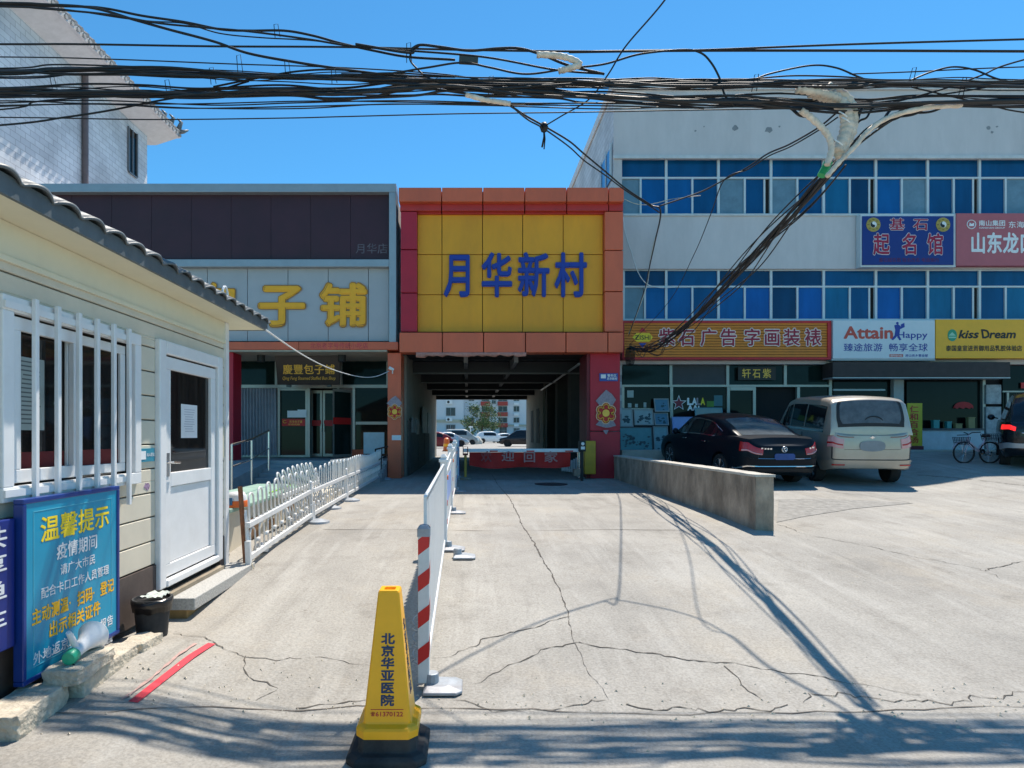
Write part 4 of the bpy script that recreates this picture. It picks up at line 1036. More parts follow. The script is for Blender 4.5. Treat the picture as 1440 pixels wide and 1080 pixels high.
lettering('山东龙口', M['white_print'], s5, YU, 1364, 1456, 326.5, 357, 0.032)
lettering('南山集团', M['white_print'], s5, YU, 1376, 1414, 309.5, 318, 0.02); lettering('NANSHAN GROUP', M['white_print'], s5, YU, 1377, 1413, 319.3, 321.5, 0.02, cell=False, t=0.003)
lettering('东海宾馆', M['white_print'], s5, YU, 1417.5, 1464, 311, 321, 0.01)
q = MB(); q.tube([P(1366+6*math.cos(i*math.pi/12), 315.5+6*math.sin(i*math.pi/12), YU-0.004) for i in range(25)], 0.014, 5); poly_px(q, [(1362.5,318),(1363.5,313),(1366,315),(1369.5,313.5),(1369.5,318)], YU); q.build('emblem', M['white_print'], s5)

# ================================================================== guard booth on the left
XB = -2.55
booth = thing('guard_booth', 'cream sided guard booth with white barred window, white door and grey tiled roof edge', 'guard booth', (-3.9, 3.4, 0.2))
YB0, YB1 = 0.4, 6.37
ZW = 2.85
q = MB(); q.box(-5.4, XB-0.085, YB0, YB1-0.02, 0.14, ZW); q.build('core_wall', M['joint'], booth)
wy0, wy1, wz0, wz1 = 3.27, 4.66, 1.30, 2.44            # window hole
dy0, dy1, dz0, dz1 = 4.93, 6.20, 0.40, 2.46           # door hole
q = MB(); z = 0.62
while z < ZW - 0.01:
    z1_ = min(ZW, z+0.195)
    cuts = sorted([z+0.006, z1_-0.004] + [c for c in (wz0,wz1,dz0,dz1) if z+0.006 < c < z1_-0.004])
    for lo, hi in zip(cuts, cuts[1:]):
        segs = [(YB0, YB1)]
        for (a, b, c, d) in ((wy0,wy1,wz0,wz1),(dy0,dy1,dz0,dz1)):
            if (lo+hi)/2 > c and (lo+hi)/2 < d:
                segs = [s for (p, r) in segs for s in ((p, min(r,a)), (max(p,b), r)) if s[1]-s[0] > 0.01]
        for p, r in segs: q.box(XB-0.084, XB, p, r, lo, hi)
    q.box(-5.4, XB-0.001, YB1-0.02, YB1, z+0.006, z1_-0.004)
    z += 0.195
q.build('siding', M['cream'], booth, bevel=0.005, seg=1)
q = MB(); q.box(XB-0.084, XB+0.008, YB0, dy0, 0.22, 0.615); q.box(XB-0.084, XB+0.008, dy1, YB1+0.004, 0.3, 0.615); q.box(-5.4, XB-0.04, YB1-0.02, YB1+0.004, 0.3, 0.615)
q.build('plinth', M['plinth'], booth)
q = MB(); q.box(-5.3, XB-0.12, YB0, YB1-0.1, 0.05, 0.139); q.build('base_frame', M['black'], booth)
q = MB(); q.box(XB-0.0, XB+0.025, YB1-0.06, YB1+0.02, 0.3, ZW-0.001); q.build('corner_trim', M['upvc'], booth)
# cornice, soffit, fascia, roof
XE = -2.27; YE = 6.80
q = MB(); q.box(XB+0.001, XB+0.022, YB0, YB1+0.02, ZW-0.225, ZW-0.19); q.box(XB+0.001, XB+0.010, YB0, YB1+0.015, ZW-0.189, ZW-0.001); q.build('cornice', M['cream_light'], booth, bevel=0.012)
q = MB(); q.box(-5.6, XE-0.014, YB0-0.3, YE-0.014, ZW, ZW+0.02)
q.build('soffit', M['cream_light'], booth)
q = MB(); q.box(XE-0.012, XE+0.012, YB0-0.3, YE+0.012, ZW-0.004, ZW+0.098); q.box(-5.6, XE-0.013, YE-0.012, YE+0.012, ZW-0.004, ZW+0.098)
q.build('gutter_trim', M['tile_grey'], booth)
# pantile sheet: wavy across the eave, sloping back
rows = []
ny = 330
for j in range(5):
    d = (0, 0.10, 0.6, 1.2, 1.7)[j]
    row = []
    for i in range(ny+1):
        y = YB0-0.3 + (YE+0.05-YB0+0.3)*i/ny
        w = 0.036*abs(math.sin(math.pi*y/0.235))**0.8
        row.append(Vector((XE+0.018+0.9*w-d, y, ZW+0.088 + 0.42*d + w)))
    rows.append(row)
q = MB(); q.grid(rows)
q.grid([[v - Vector((0,0,0.018)) for v in rows[0]], [v.copy() for v in rows[0]]])
so = q.build('roof', M['tile_grey'], booth, smooth=50)
sm = so.modifiers.new('thick', 'SOLIDIFY'); sm.thickness = 0.012
q = MB(); q.add([(-3.9,YB0-0.3,ZW+0.80),(-5.6,YB0-0.3,ZW+0.10),(-5.6,YE,ZW+0.10),(-3.9,YE,ZW+0.80)], [(0,1,2,3)])
q.add([(XE-0.02,YE-0.002,ZW+0.099),(-3.9,YE-0.002,ZW+0.76),(-5.6,YE-0.002,ZW+0.099)], [(0,1,2)]); q.build('far_roof', M['tile_grey'], booth)
q = MB(); q.tube([(XE-0.1,YE-0.9+0.06*math.cos(a),ZW+0.20+0.07*math.sin(a)) for a in [math.pi*i/8 for i in range(9)]], 0.012, 6); q.build('roof_hook', M['upvc'], booth)
# window
def wframe(mb, X, y0, y1, z0, z1, w, d):
    mb.box(X, X+d, y0, y1, z0, z0+w); mb.box(X, X+d, y0, y1, z1-w, z1); mb.box(X, X+d, y0, y0+w, z0+w, z1-w); mb.box(X, X+d, y1-w, y1, z0+w, z1-w)
q = MB(); wframe(q, XB-0.02, wy0, wy1, wz0, wz1, 0.085, 0.055)
wo = q.build('window', M['upvc'], booth, bevel=0.006)
q = MB(); wframe(q, XB-0.03, wy0+0.10, 3.98, wz0+0.10, wz1-0.10, 0.075, 0.035); q.build('sash', M['upvc'], wo, bevel=0.005)
q = MB(); wframe(q, XB-0.055, 3.90, wy1-0.10, wz0+0.10, wz1-0.10, 0.065, 0.022); q.build('sash', M['upvc'], wo, bevel=0.005)
q = MB(); q.box(XB-0.06, XB-0.058, wy0+0.08, wy1-0.08, wz0+0.085, wz1-0.085); q.build('glass', M['booth_glass'], wo)
q = MB(); q.box(XB-0.057, XB-0.0565, 3.40, 3.72, 1.70, 2.13) ; q.build('notice_sheet', mat('grey_green_sheet_of_paper', (0.33,0.37,0.34), 0.7), wo)
q = MB(); rnd = random.Random(8)
for i in range(15):
    zz = 2.10 - i*0.026; q.box(XB-0.0563, XB-0.0558, 3.52+rnd.uniform(0,0.02), 3.69-rnd.uniform(0,0.04), zz, zz+0.008)
q.build('notice_print', mat('faint_print', (0.10,0.11,0.11), 0.8), wo)
q = MB(); q.box(XB-0.0575,XB-0.057,3.3,4.5,wz0+0.10,wz0+0.27); q.build('red_item', mat('dull_red', (0.14,0.012,0.012), 0.8), wo)
for y in (3.48, 3.67, 3.87, 4.06, 4.25, 4.44):
    q = MB(); q.box(XB+0.048, XB+0.074, y-0.0155, y+0.0155, wz0-0.14, wz1+0.012); q.build('bar', M['upvc'], wo, bevel=0.004)
for zz in (wz0+0.03, wz1-0.075):
    q = MB(); q.box(XB+0.036, XB+0.049, wy0, 4.52, zz, zz+0.04); q.build('bar_rail', M['upvc'], wo)
q = MB(); q.tube([(XB+0.012,3.72,1.86),(XB+0.035,3.72,1.93),(XB+0.03,3.72,1.98)], 0.012, 6); q.build('handle', M['steel'], wo)
# door
q = MB(); X = XB-0.01
q.box(X, X+0.05, dy0, dy0+0.11, dz0, dz1); q.box(X, X+0.05, dy1-0.11, dy1, dz0, dz1); q.box(X, X+0.05, dy0+0.11, dy1-0.11, dz1-0.11, dz1); q.box(X, X+0.06, dy0+0.11, dy1-0.11, dz0, dz0+0.06)
do = q.build('door_frame', M['upvc'], booth, bevel=0.01)
a0, a1 = dy0+0.125, dy1-0.125; b0, b1 = dz0+0.075, dz1-0.125
q = MB(); w = 0.105
wframe(q, X-0.01, a0, a1, b0, b1, w, 0.035); q.box(X-0.01, X+0.025, a0+w, a1-w, 1.23, 1.35)
q.box(X-0.012, X+0.008, a0+w+0.004, a1-w-0.004, b0+w+0.004, 1.226); q.build('door_leaf', M['upvc'], do, bevel=0.006)
q = MB(); q.box(X-0.008, X-0.004, a0+w, a1-w, 1.35, b1-w); q.build('door_glass', M['booth_glass'], do)
q = MB(); q.box(X-0.0035, X-0.002, 5.40, 5.72, 1.645, 1.95); nb_ = q.build('notice_sheet', M['paper'], do)
q = MB(); rnd = random.Random(4)
for i in range(10):
    zz = 1.90-i*0.022; q.box(X-0.0018, X-0.0012, 5.45+rnd.uniform(0,0.03), 5.67-rnd.uniform(0,0.05), zz, zz+0.007)
q.build('notice_print', mat('pale_print', (0.45,0.45,0.50), 0.8), do)
q = MB(); q.box(X+0.026, X+0.032, a0+0.02, a0+0.07, 1.32, 1.52); q.tube([(X+0.03,a0+0.045,1.44),(X+0.075,a0+0.045,1.44),(X+0.075,a0+0.16,1.435)], 0.011, 8); q.build('handle', M['steel'], do)
# small plates and stickers on the siding
q = MB(); q.box(XB, XB+0.012, 4.66, 4.90, 1.46, 1.565)
pz = tag(q.build('door_plate', mat('plate_teal', (0.04,0.26,0.36), 0.35), loc=(XB,4.78,1.46)), 'small teal plate with a white mark on the siding between window and door', 'plate')
q = MB(); q.box(XB+0.012, XB+0.015, 4.69, 4.76, 1.48, 1.545)
put_text(q, '出入登记', (XB+0.012,0,0), (0,1,0), (0,0,1), (1,0,0), 4.775, 4.89, 1.50, 1.53, 0.0, t=0.002); q.build('lettering', M['white_print'], pz, fixn=False)
q = MB(); rnd = random.Random(9)
q.prism([(4.80+0.045*math.cos(i*math.pi/6)*(1+rnd.uniform(-.3,.2)), 1.265+0.03*math.sin(i*math.pi/6)*(1+rnd.uniform(-.3,.2))) for i in range(12)], (XB,0,0), (0,1,0), (0,0,1), (1,0,0), 0.003)
q_ = tag(q.build('torn_sticker', mat('purple_sticker', (0.30,0.20,0.30), 0.8, var=0.6, scale=60), loc=(XB,4.80,1.26)), 'torn purple and white sticker on the siding left of the booth door', 'sticker')

q = MB(); q.box(XB+0.001, XB+0.012, 6.215, 6.30, 1.44, 1.76)
pz = tag(q.build('corner_plate', mat('pale_plate', (0.60,0.55,0.40), 0.5), loc=(XB,6.26,1.44)), 'narrow pale beige plate at the booth corner right of the door', 'plate')
# ------------------------------------------------------------------ signs leaning on the booth
XS = -2.42
def side_text(parent, s, X, px0, px1, pyc, h, m, bold=0.02, vertical=False, cell=True):
    y0, y1 = -X*F/(CX-px0), -X*F/(CX-px1)
    ym = (y0+y1)/2; zc = PZ(pyc, ym)
    q = MB(); put_text(q, s, (X,0,0), (0,1,0), (0,0,1), (1,0,0), y0, y1, zc-h/2, zc+h/2, bold, t=0.003, vertical=vertical, cell=cell)
    return q.build('lettering', m, parent, fixn=False)
ts = thing('notice_sign', 'teal notice sign in a blue frame with yellow and white text, leaning on the booth', 'sign', (XS, 3.73, 0.3))
sy0, sy1, sz0, sz1 = 3.28, 4.19, 0.30, 1.32
q = MB(); wframe(q, XS-0.05, sy0, sy1, sz0, sz1, 0.028, 0.058); q.build('frame', M['blue_frame'], ts, bevel=0.006)
q = MB(); q.box(XS-0.03, XS, sy0+0.028, sy1-0.028, sz0+0.028, sz1-0.028); q.build('panel', M['teal_sign'], ts)
q = MB(); wframe(q, XS, sy0+0.085, sy1-0.085, sz0+0.075, sz1-0.075, 0.004, 0.002); q.build('thin_border', mat('light_teal', (0.10,0.45,0.55), 0.5), ts)
side_text(ts, '温馨提示', XS, 56, 154, 734, 0.155, M['yellow_print'], 0.02)
side_text(ts, '疫情期间', XS, 79, 137, 768, 0.10, M['white_print'], 0.022)
side_text(ts, '请广大市民', XS, 84, 134, 793, 0.068, M['white_print'], 0.012)
side_text(ts, '配合卡口工作人员管理', XS, 57, 153, 816, 0.068, M['white_print'], 0.012)
side_text(ts, '主动测温·扫码·登记', XS, 44, 160, 843, 0.095, M['amber_print'], 0.03)
side_text(ts, '出示相关证件', XS, 68, 141, 869, 0.095, M['amber_print'], 0.03)
side_text(ts, '外地返京人员主动报告', XS, 46, 159, 896, 0.072, M['white_print'], 0.012)
side_text(ts, '西潞街道', XS, 136, 158, 903, 0.05, M['white_print'], 0.006)
bs = thing('blue_sign', 'deep blue sign with a column of white characters, beside the teal notice sign', 'sign', (XS-0.03, 2.9, 0.53))
q = MB(); q.box(XS-0.07, XS-0.03, 2.35, 3.27, 0.53, 1.22); q.build('panel', M['blue_sign'], bs, bevel=0.006)
for s, pyc in (('共',757), ('享',797), ('单',836), ('车',876)):
    ym = 3.11; zc = PZ(pyc, 3.12)
    q = MB(); put_text(q, s, (XS-0.03,0,0), (0,1,0), (0,0,1), (1,0,0), ym-0.10, ym+0.11, zc-0.062, zc+0.062, 0.018, t=0.003); q.build('lettering', M['white_print'], bs, fixn=False)
# ------------------------------------------------------------------ things on the ground by the booth
sl = thing('door_step', 'long granite slab laid on timbers as a step below the booth door', 'step', (-2.42, 5.7, 0.15))
q = MB(); q.box(-2.54, -2.27, 5.02, 6.45, 0.215, 0.315); q.build('slab', M['slab'], sl, bevel=0.006)
q = MB(); q.box(-2.50, -2.34, 5.03, 6.40, 0.05, 0.213); q.build('timber', mat('old_timber', (0.30,0.19,0.07), 0.85, var=0.3, scale=7), sl)
q = MB(); q.box(-2.54, -2.47, 5.0, 6.15, 0.317, 0.35); q.build('timber_strip', mat('grey_timber', (0.30,0.25,0.18), 0.9, var=0.3), sl)
bx, by = -2.36, 4.52; bz = zg(bx, by)
bn = thing('waste_bin', 'black plastic waste bin with crumpled white paper over its rim, beside the booth door', 'bin', (bx, by, bz))
q = MB(); q.lathe([(0.09,0.0),(0.104,0.005),(0.126,0.27),(0.136,0.275),(0.136,0.29),(0.124,0.29),(0.12,0.27),(0.095,0.02)], (bx,by,bz), n=28); q.build('tub', M['rubber'], bn, smooth=45)
q = MB(); rnd = random.Random(2); rows = []
for i in range(9):
    row = []
    for j in range(8):
        u, v = -0.08+0.15*i/8, -0.10+0.18*j/7
        row.append(Vector((bx+0.03+u, by+v+0.02, bz+0.305+rnd.uniform(-0.008,0.014)-(0.05 if u>0.09 else 0))))
    rows.append(row)
q.grid(rows); q.build('paper', mat('crumpled_paper', (0.50,0.54,0.48), 0.8, var=0.25, scale=18), bn)
q = MB(); rnd = random.Random(11)
q.lathe([(0.11,0.27),(0.142,0.292),(0.144,0.27),(0.132,0.20),(0.137,0.26)], (bx,by,bz), n=28)
for v in q.v: v.z += rnd.uniform(-0.012,0.004)
q.build('bin_bag', mat('black_bag', (0.012,0.012,0.013), 0.3), bn, smooth=True)
def stone(x0, x1, y0, y1, z0, h, rz, seed, label, zt=None):
    r = random.Random(seed); b = bmesh.new(); bmesh.ops.create_cube(b, size=1)
    bmesh.ops.subdivide_edges(b, edges=b.edges, cuts=5, use_grid_fill=True)
    for v in b.verts:
        v.co.x *= (x1-x0); v.co.y *= (y1-y0); v.co.z *= h
        e = sum(1 for a, s in ((v.co.x,(x1-x0)/2),(v.co.y,(y1-y0)/2),(v.co.z,h/2)) if abs(abs(a)-s) < 1e-4)
        k = 0.006 if e > 1 else 0.003
        v.co += Vector((r.uniform(-k,k), r.uniform(-k,k), r.uniform(-k,k)))
        if e > 1: v.co *= 1 - r.uniform(0, 0.035)
        v.co.z += h/2
    me = bpy.data.meshes.new('kerb_stone'); b.to_mesh(me); b.free(); me.materials.append(M['stone'])
    o = bpy.data.objects.new('kerb_stone', me); col.objects.link(o)
    o.location = ((x0+x1)/2, (y0+y1)/2, z0); o.rotation_euler = (0,0,rz)
    bv = o.modifiers.new('bevel','BEVEL'); bv.width = 0.006; bv.segments = 2; bv.limit_method = 'ANGLE'
    return tag(o, label, 'kerb stone', 'old kerb stones along the booth')
zs = zg(-2.25, 3.5)
stone(-2.47,-2.24,2.98,3.42, zs-0.03,0.145, 0.08, 1, 'pale kerb stone nearest the street, its broken end at the left edge')
stone(-2.40,-2.21,3.47,4.07, zs-0.03,0.14, 0.02, 2, 'longest kerb stone, lying under the one with the megaphone')
stone(-2.38,-2.18,3.36,3.75, zs+0.112,0.085, 0.04, 3, 'short kerb stone laid on top of the longest one, under the megaphone')
stone(-2.38,-2.20,4.11,4.36, zs-0.04,0.13, -0.03, 4, 'small kerb stone between the longest one and the black bin')
mg = thing('megaphone', 'white and green hand megaphone lying on the stacked kerb stones', 'megaphone', (-2.28, 3.55, zs+0.197))
ax0, ax1 = Vector((-2.27,3.44,zs+0.238)), Vector((-2.31,3.74,zs+0.280))
d = (ax1-ax0).normalized(); qd = d.to_track_quat('Z','Y').to_matrix()
def alathe(mb, prof, n=24):
    vs = []
    for r, h in prof:
        for i in range(n):
            t = 2*math.pi*i/n; vs.append(ax0 + d*h + qd @ Vector((r*math.cos(t), r*math.sin(t), 0)))
    k = len(prof); mb.add(vs, [(j*n+i, j*n+(i+1)%n, (j+1)*n+(i+1)%n, (j+1)*n+i) for j in range(k-1) for i in range(n)] + [tuple(range(n))[::-1]])
q = MB(); alathe(q, [(0.034,0.05),(0.036,0.10),(0.045,0.18),(0.065,0.245),(0.085,0.285),(0.09,0.29),(0.088,0.295),(0.078,0.288),(0.055,0.24),(0.02,0.15)]); q.build('horn', mat('matt_white_plastic', (0.80,0.79,0.77), 0.7, var=0.03), mg, smooth=50)
q = MB(); alathe(q, [(0.0,-0.012),(0.034,-0.01),(0.040,0.0),(0.040,0.049),(0.030,0.05)]); q.build('rear_cap', M['green_plastic'], mg, smooth=40)
q = MB(); b0 = ax0+d*0.075; q.tube([b0+Vector((0,0,0.03)), b0+Vector((0.0,-0.035,0.09)), b0+Vector((0.0,-0.065,0.135))], [0.018,0.018,0.014], 10); q.build('grip', M['upvc'], mg, smooth=40)
q = MB(); q.tube([ax0+Vector((0.02,0,-0.03)), ax0+Vector((0.05,0.02,-0.07)), ax0+Vector((0.045,0.04,-0.06))], 0.004, 5); q.build('strap', M['black'], mg)
# slack white wire from the booth roof to the gate pillar
q = MB(); a = P(374,464,6.75)
ww = [P(x,y,Y) for x, y, Y in ((374,464,6.75),(398,481,8.2),(424,498,9.8),(448,511,11.3),(469,520,12.6),(492,527,13.7),(513,530.5,14.6),(530,529,15.4),(547,522,16.15))]
pts = []
for i in range(len(ww)-1):
    for k in range(5):
        c0, c1, c2, c3 = ww[max(i-1,0)], ww[i], ww[i+1], ww[min(i+2,len(ww)-1)]; t = k/5
        pts.append(0.5*((2*c1)+(c2-c0)*t+(2*c0-5*c1+4*c2-c3)*t*t+(3*c1-c0-3*c2+c3)*t**3))
pts.append(ww[-1])
q.tube(pts, 0.010, 6); tag(q.build('white_wire', M['upvc'], loc=tuple(a), smooth=True), 'slack white wire from the booth roof corner to the orange pillar', 'wire')

# ================================================================== yellow warning cone sign
cx, cy = -0.415, 3.22; cz = zg(cx, cy)
cn = thing('warning_pillar', 'yellow tapered plastic warning pillar with blue characters on a black rubber base', 'warning pillar', (cx, cy, cz))
def frust(mb, levels, c, rot=0.0):
    """stack of chamfered square rings (half, z, chamfer)"""
    rows = []
    cr, sr = math.cos(rot), math.sin(rot)
    for h, z, ch in levels:
        r = []
        for x, y in ((-h+ch,-h),(h-ch,-h),(h,-h+ch),(h,h-ch),(h-ch,h),(-h+ch,h),(-h,h-ch),(-h,-h+ch)):
            r.append(Vector((c[0]+x*cr-y*sr, c[1]+x*sr+y*cr, c[2]+z)))
        rows.append(r)
    n = len(rows); vs = [v for r in rows for v in r]
    mb.add(vs, [(j*8+i, j*8+(i+1)%8, (j+1)*8+(i+1)%8, (j+1)*8+i) for j in range(n-1) for i in range(8)] + [tuple(range(8))[::-1], tuple(range((n-1)*8, n*8))])
rot = 0.0
q = MB(); frust(q, [(0.205,0.0,0.05),(0.205,0.035,0.05),(0.185,0.05,0.05),(0.15,0.055,0.03),(0.145,0.135,0.03)], (cx,cy,cz), rot); q.build('base', M['rubber'], cn, bevel=0.008)
q = MB(); frust(q, [(0.158,0.125,0.045),(0.16,0.165,0.045),(0.152,0.178,0.045),(0.125,0.19,0.02),(0.122,0.20,0.008),(0.056,0.845,0.006),(0.050,0.856,0.006),(0.030,0.856,0.004),(0.028,0.838,0.004)], (cx,cy,cz), rot)
q.build('body', M['yellow_plastic'], cn, bevel=0.005)
# writing on the two faces that show
def cone_frame(side):
    a = rot + (0 if side == 'front' else math.pi/2)
    N = Vector((math.sin(a), -math.cos(a), 0)); U = Vector((math.cos(a), math.sin(a), 0))
    slope = (0.122-0.056)/(0.845-0.20)
    V = (Vector((0,0,1)) - N*slope).normalized(); Nn = (N + Vector((0,0,slope))).normalized()
    O = Vector((cx,cy,cz+0.20)) + N*0.122
    return O, U, V, Nn
O, U, V, Nn = cone_frame('front')
q = MB(); put_text(q, '北京华亚医院', O, U, V, Nn, -0.036, 0.036, 0.075, 0.445, 0.035, t=0.002, vertical=True); q.build('lettering', M['navy_print'], cn, fixn=False)
q = MB(); put_text(q, '61370122', O, U, V, Nn, -0.058, 0.082, 0.028, 0.050, 0.02, cell=False, t=0.002); put_text(q, '☎', O, U, V, Nn, -0.084, -0.062, 0.028, 0.050, 0.0, cell=False, t=0.002)
q.prism([(-0.084,0.060),(0.084,0.060),(0.084,0.063),(-0.084,0.063)], O, U, V, Nn, 0.002); q.build('phone_number', M['red_print'], cn, fixn=False)
O, U, V, Nn = cone_frame('side')
q = MB(); put_text(q, '北京华亚医院', O, U, V, Nn, -0.036, 0.036, 0.10, 0.50, 0.03, t=0.002, vertical=True); q.build('lettering', M['navy_print'], cn, fixn=False)

# ================================================================== retaining wall of the parking terrace
ZR = 1.13
wl = thing('retaining_wall', 'low weathered concrete wall between the drive and the raised parking, sunlit pale top', 'wall', (4.07, 12.6, 0.4))
rows = []; rnd = random.Random(6)
q = MB()
nl, nh = 40, 6
for j in range(nh+1):
    row = []
    for i in range(nl+1):
        y = 8.30 + 8.05*i/nl; z0 = zg(3.9,y)-0.08; t = j/nh
        row.append(Vector((3.95+rnd.uniform(-0.006,0.006), y, lerp(z0, ZR-0.035, t))))
    rows.append(row)
q.grid(rows)
q.grid([[Vector((3.95+0.25*i/4+0, 8.30+rnd.uniform(-0.004,0.004), lerp(0.28, ZR-0.035, t))) for i in range(5)] for t in (0,0.25,0.5,0.75,1)])
q.box(3.96, 4.20, 8.31, 16.36, 0.2, ZR-0.036)
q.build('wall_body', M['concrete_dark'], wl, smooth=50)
q = MB(); rows = []
for i in range(41):
    y = 8.28 + 8.08*i/40; e = [rnd.uniform(-0.006,0.006) for _ in range(4)]
    rows.append([Vector((3.935+e[0],y,ZR-0.034)), Vector((3.935+e[1],y,ZR+e[2]*0.6)), Vector((4.215+e[3],y,ZR+e[0]*0.6)), Vector((4.215,y,ZR-0.034))])
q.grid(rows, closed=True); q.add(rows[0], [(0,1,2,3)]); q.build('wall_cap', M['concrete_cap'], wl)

# ================================================================== barrier gate
YA = 16.05
ba = thing('barrier_gate', 'road barrier with white and red boom, red lettered cloth below and a yellow box', 'barrier', (2.9, YA, 0.5))
q = MB(); fbox(q, 822, 838, 620, 667, YA, 0.28); q.build('barrier_box', mat('amber_box', (0.55,0.30,0.012), 0.45, dirt=0.2), ba, bevel=0.02)
q = MB(); z0, z1 = PZ(633.5,YA), PZ(629.5,YA)
zB = 1.67-21.2*YA/850
x0, x1 = PX(651,YA), PX(813,YA)
q.box(x0, x1, YA-0.16, YA-0.08, zB-0.045, zB+0.045); q.build('boom', M['upvc'], ba, bevel=0.012)
q = MB()
for px in (694, 745, 799): q.box(PX(px-5.5,YA), PX(px+5.5,YA), YA-0.164, YA-0.161, zB-0.035, zB-0.002)
q.build('boom_mark', M['reflect_red'], ba)
# hanging cloth
rows = []
for j in range(7):
    row = []
    for i in range(61):
        t = i/60; px = 660+141*t
        zbot = PZ(655 + 3.0*math.sin(2.4*t+0.6) + 1.2*math.sin(9*t) - (2.5 if t < 0.25 else 0)*(1-t/0.25), YA)
        z = lerp(zB-0.05, zbot, j/6)
        row.append(Vector((PX(px,YA), YA-0.12+0.05*math.sin(11*t+j*0.35)*(j/6)+0.03*math.sin(27*t)*(j/6), z)))
    rows.append(row)
q = MB(); q.grid(rows); q.build('banner_cloth', mat('red_cloth', (0.50,0.018,0.012), 0.75, var=0.15, scale=3), ba, smooth=True)
cl = mat('faded_white_letter', (0.46,0.22,0.20), 0.7); clf = mat('almost_gone_letter', (0.32,0.06,0.055), 0.7)
for ch, a, b, m, y0, y1 in (('欢',676,692,clf,634,650), ('迎',705,724,cl,634,649), ('回',735.5,754,cl,634.5,650.5), ('家',764.5,785,cl,634.5,650.5)):
    lettering(ch, m, ba, YA-0.19, a, b, y0, y1, 0.02, t=0.004)
q = MB(); q.box(PX(811,YA), PX(814,YA), YA-0.15, YA-0.09, 0.55, zB-0.05); q.build('support_post', M['steel'], ba)
q = MB(); fbox(q, 808, 820, 660, 669, YA-0.2, 0.3); q.build('post_base', M['concrete_dark'], ba)
pp = thing('boom_rest', 'yellow post with a red fork that carries the free end of the boom', 'post', (PX(654,YA),YA,0.5))
q = MB(); q.cyl((PX(654.5,YA),YA-0.1,0.5),(PX(654.5,YA),YA-0.1,PZ(640,YA)),0.035); q.build('post', mat('amber_post', (0.55,0.32,0.05), 0.5), pp, smooth=40)
q = MB(); x=PX(654.5,YA); q.box(x-0.07,x+0.07,YA-0.14,YA-0.06,PZ(640,YA),PZ(640,YA)+0.05); q.box(x-0.07,x-0.05,YA-0.2,YA-0.165,PZ(640,YA),zB+0.1); q.box(x+0.05,x+0.07,YA-0.2,YA-0.165,PZ(640,YA),zB+0.1); q.build('fork', mat('dull_red_fork', (0.25,0.03,0.03), 0.6), pp)
q = MB(); q.lathe([(0,0),(0.16,0),(0.15,0.05),(0.05,0.07),(0,0.07)], (x,YA-0.1,0.5), n=16); q.build('post_base', M['concrete_dark'], pp)
cm = thing('camera_post', 'black post with a number plate camera beside the yellow barrier box', 'camera post', (PX(818,15.6),15.6,0.5))
q = MB(); q.box(PX(816.5,15.6),PX(820,15.6),15.57,15.63,0.45,PZ(635,15.6)); q.build('post', M['black'], cm)
q = MB(); fbox(q, 814.5, 824, 620, 635, 15.52, 0.16); q.build('housing', M['black'], cm, bevel=0.012)
q = MB(); q.cyl((PX(819.5,15.52),15.52,PZ(624,15.52)),(PX(819.5,15.52),15.50,PZ(624,15.52)),0.042,n=16); fbox(q, 817, 822.5, 628, 632, 15.51, 0.008); q.build('lens', M['upvc'], cm)
# little picket fence piece behind the barrier
pk = thing('picket_panel', 'small white picket panel in the shade behind the right end of the boom', 'fence', (PX(805,18),18,0.5))
q = MB()
for i in range(7):
    t = i/6; x = PX(797+14*t,18); q.box(x-0.03,x+0.03,18+0.8-0.8*t,18.02+0.8-0.8*t,0.55,1.0-0.25*(1-t))
    if i < 6: pass
a, b = Vector((PX(797,18),18.85,0.62)), Vector((PX(811,18),18.05,0.62)); q.bar(a,b,0.03,0.05)
q.build('pickets', M['white_paint'], pk)

# ================================================================== left loop fence
XL = -2.3
def loop_panel(y0, y1, lean, label, gap=0.27, n2=True):
    t = thing('loop_fence', label, 'fence', (XL, (y0+y1)/2, zg(XL,(y0+y1)/2)), 'white loop fence panels along the restaurant side')
    def pt(y, z): return Vector((XL - lean*z, y, zg(XL,y)+z))
    q = MB(); q.bar(pt(y0,0.12), pt(y1,0.12), 0.05, 0.06); q.build('rail', M['white_paint'], t, bevel=0.006)
    q = MB(); q.bar(pt(y0,0.46), pt(y1,0.46), 0.05, 0.06); q.build('rail', M['white_paint'], t, bevel=0.006)
    q = MB(); q2 = MB()
    n = int((y1-y0)/gap)
    for i in range(n):
        c = y0 + (i+0.5)*(y1-y0)/n; w = gap*0.27
        arch = lambda zb, zt: [pt(c-w,zb), pt(c-w,zt-w)] + [Vector(pt(c-w*math.cos(a), zt-w+w*math.sin(a))) for a in [math.pi*k/8 for k in range(1,8)]] + [pt(c+w,zt-w), pt(c+w,zb)]
        q.tube(arch(0.14, 0.41), 0.010, 6)
        q2.tube(arch(0.44, 0.78+0.03*math.sin(i*0.4)), 0.012, 6)
        q.box(XL-0.012, XL+0.012, c+gap*0.35, c+gap*0.65, zg(XL,c)+0.24, zg(XL,c)+0.28)
    q.build('lower_loops', M['white_paint'], t, smooth=True); q2.build('upper_loops', M['white_paint'], t, smooth=True)
    for y in (y0, y1):
        q = MB(); q.bar(pt(y,0.0), pt(y,0.56 if y == y1 else 0.30), 0.055); q.build('post', M['white_paint'], t, bevel=0.006)
    q = MB(); q.lathe([(0.0,0),(0.17,0),(0.16,0.03),(0.06,0.06),(0,0.06)], pt(y1,0)+Vector((0.10,0,-0.004)), n=18); q.build('foot', M['foot'], t, smooth=40)
    q = MB(); q.lathe([(0.0,0),(0.03,0.01),(0.035,0.035),(0.02,0.055),(0,0.06)], pt(y1,0.56), n=12); q.build('post_cap', M['upvc'], t, smooth=True)
    return t
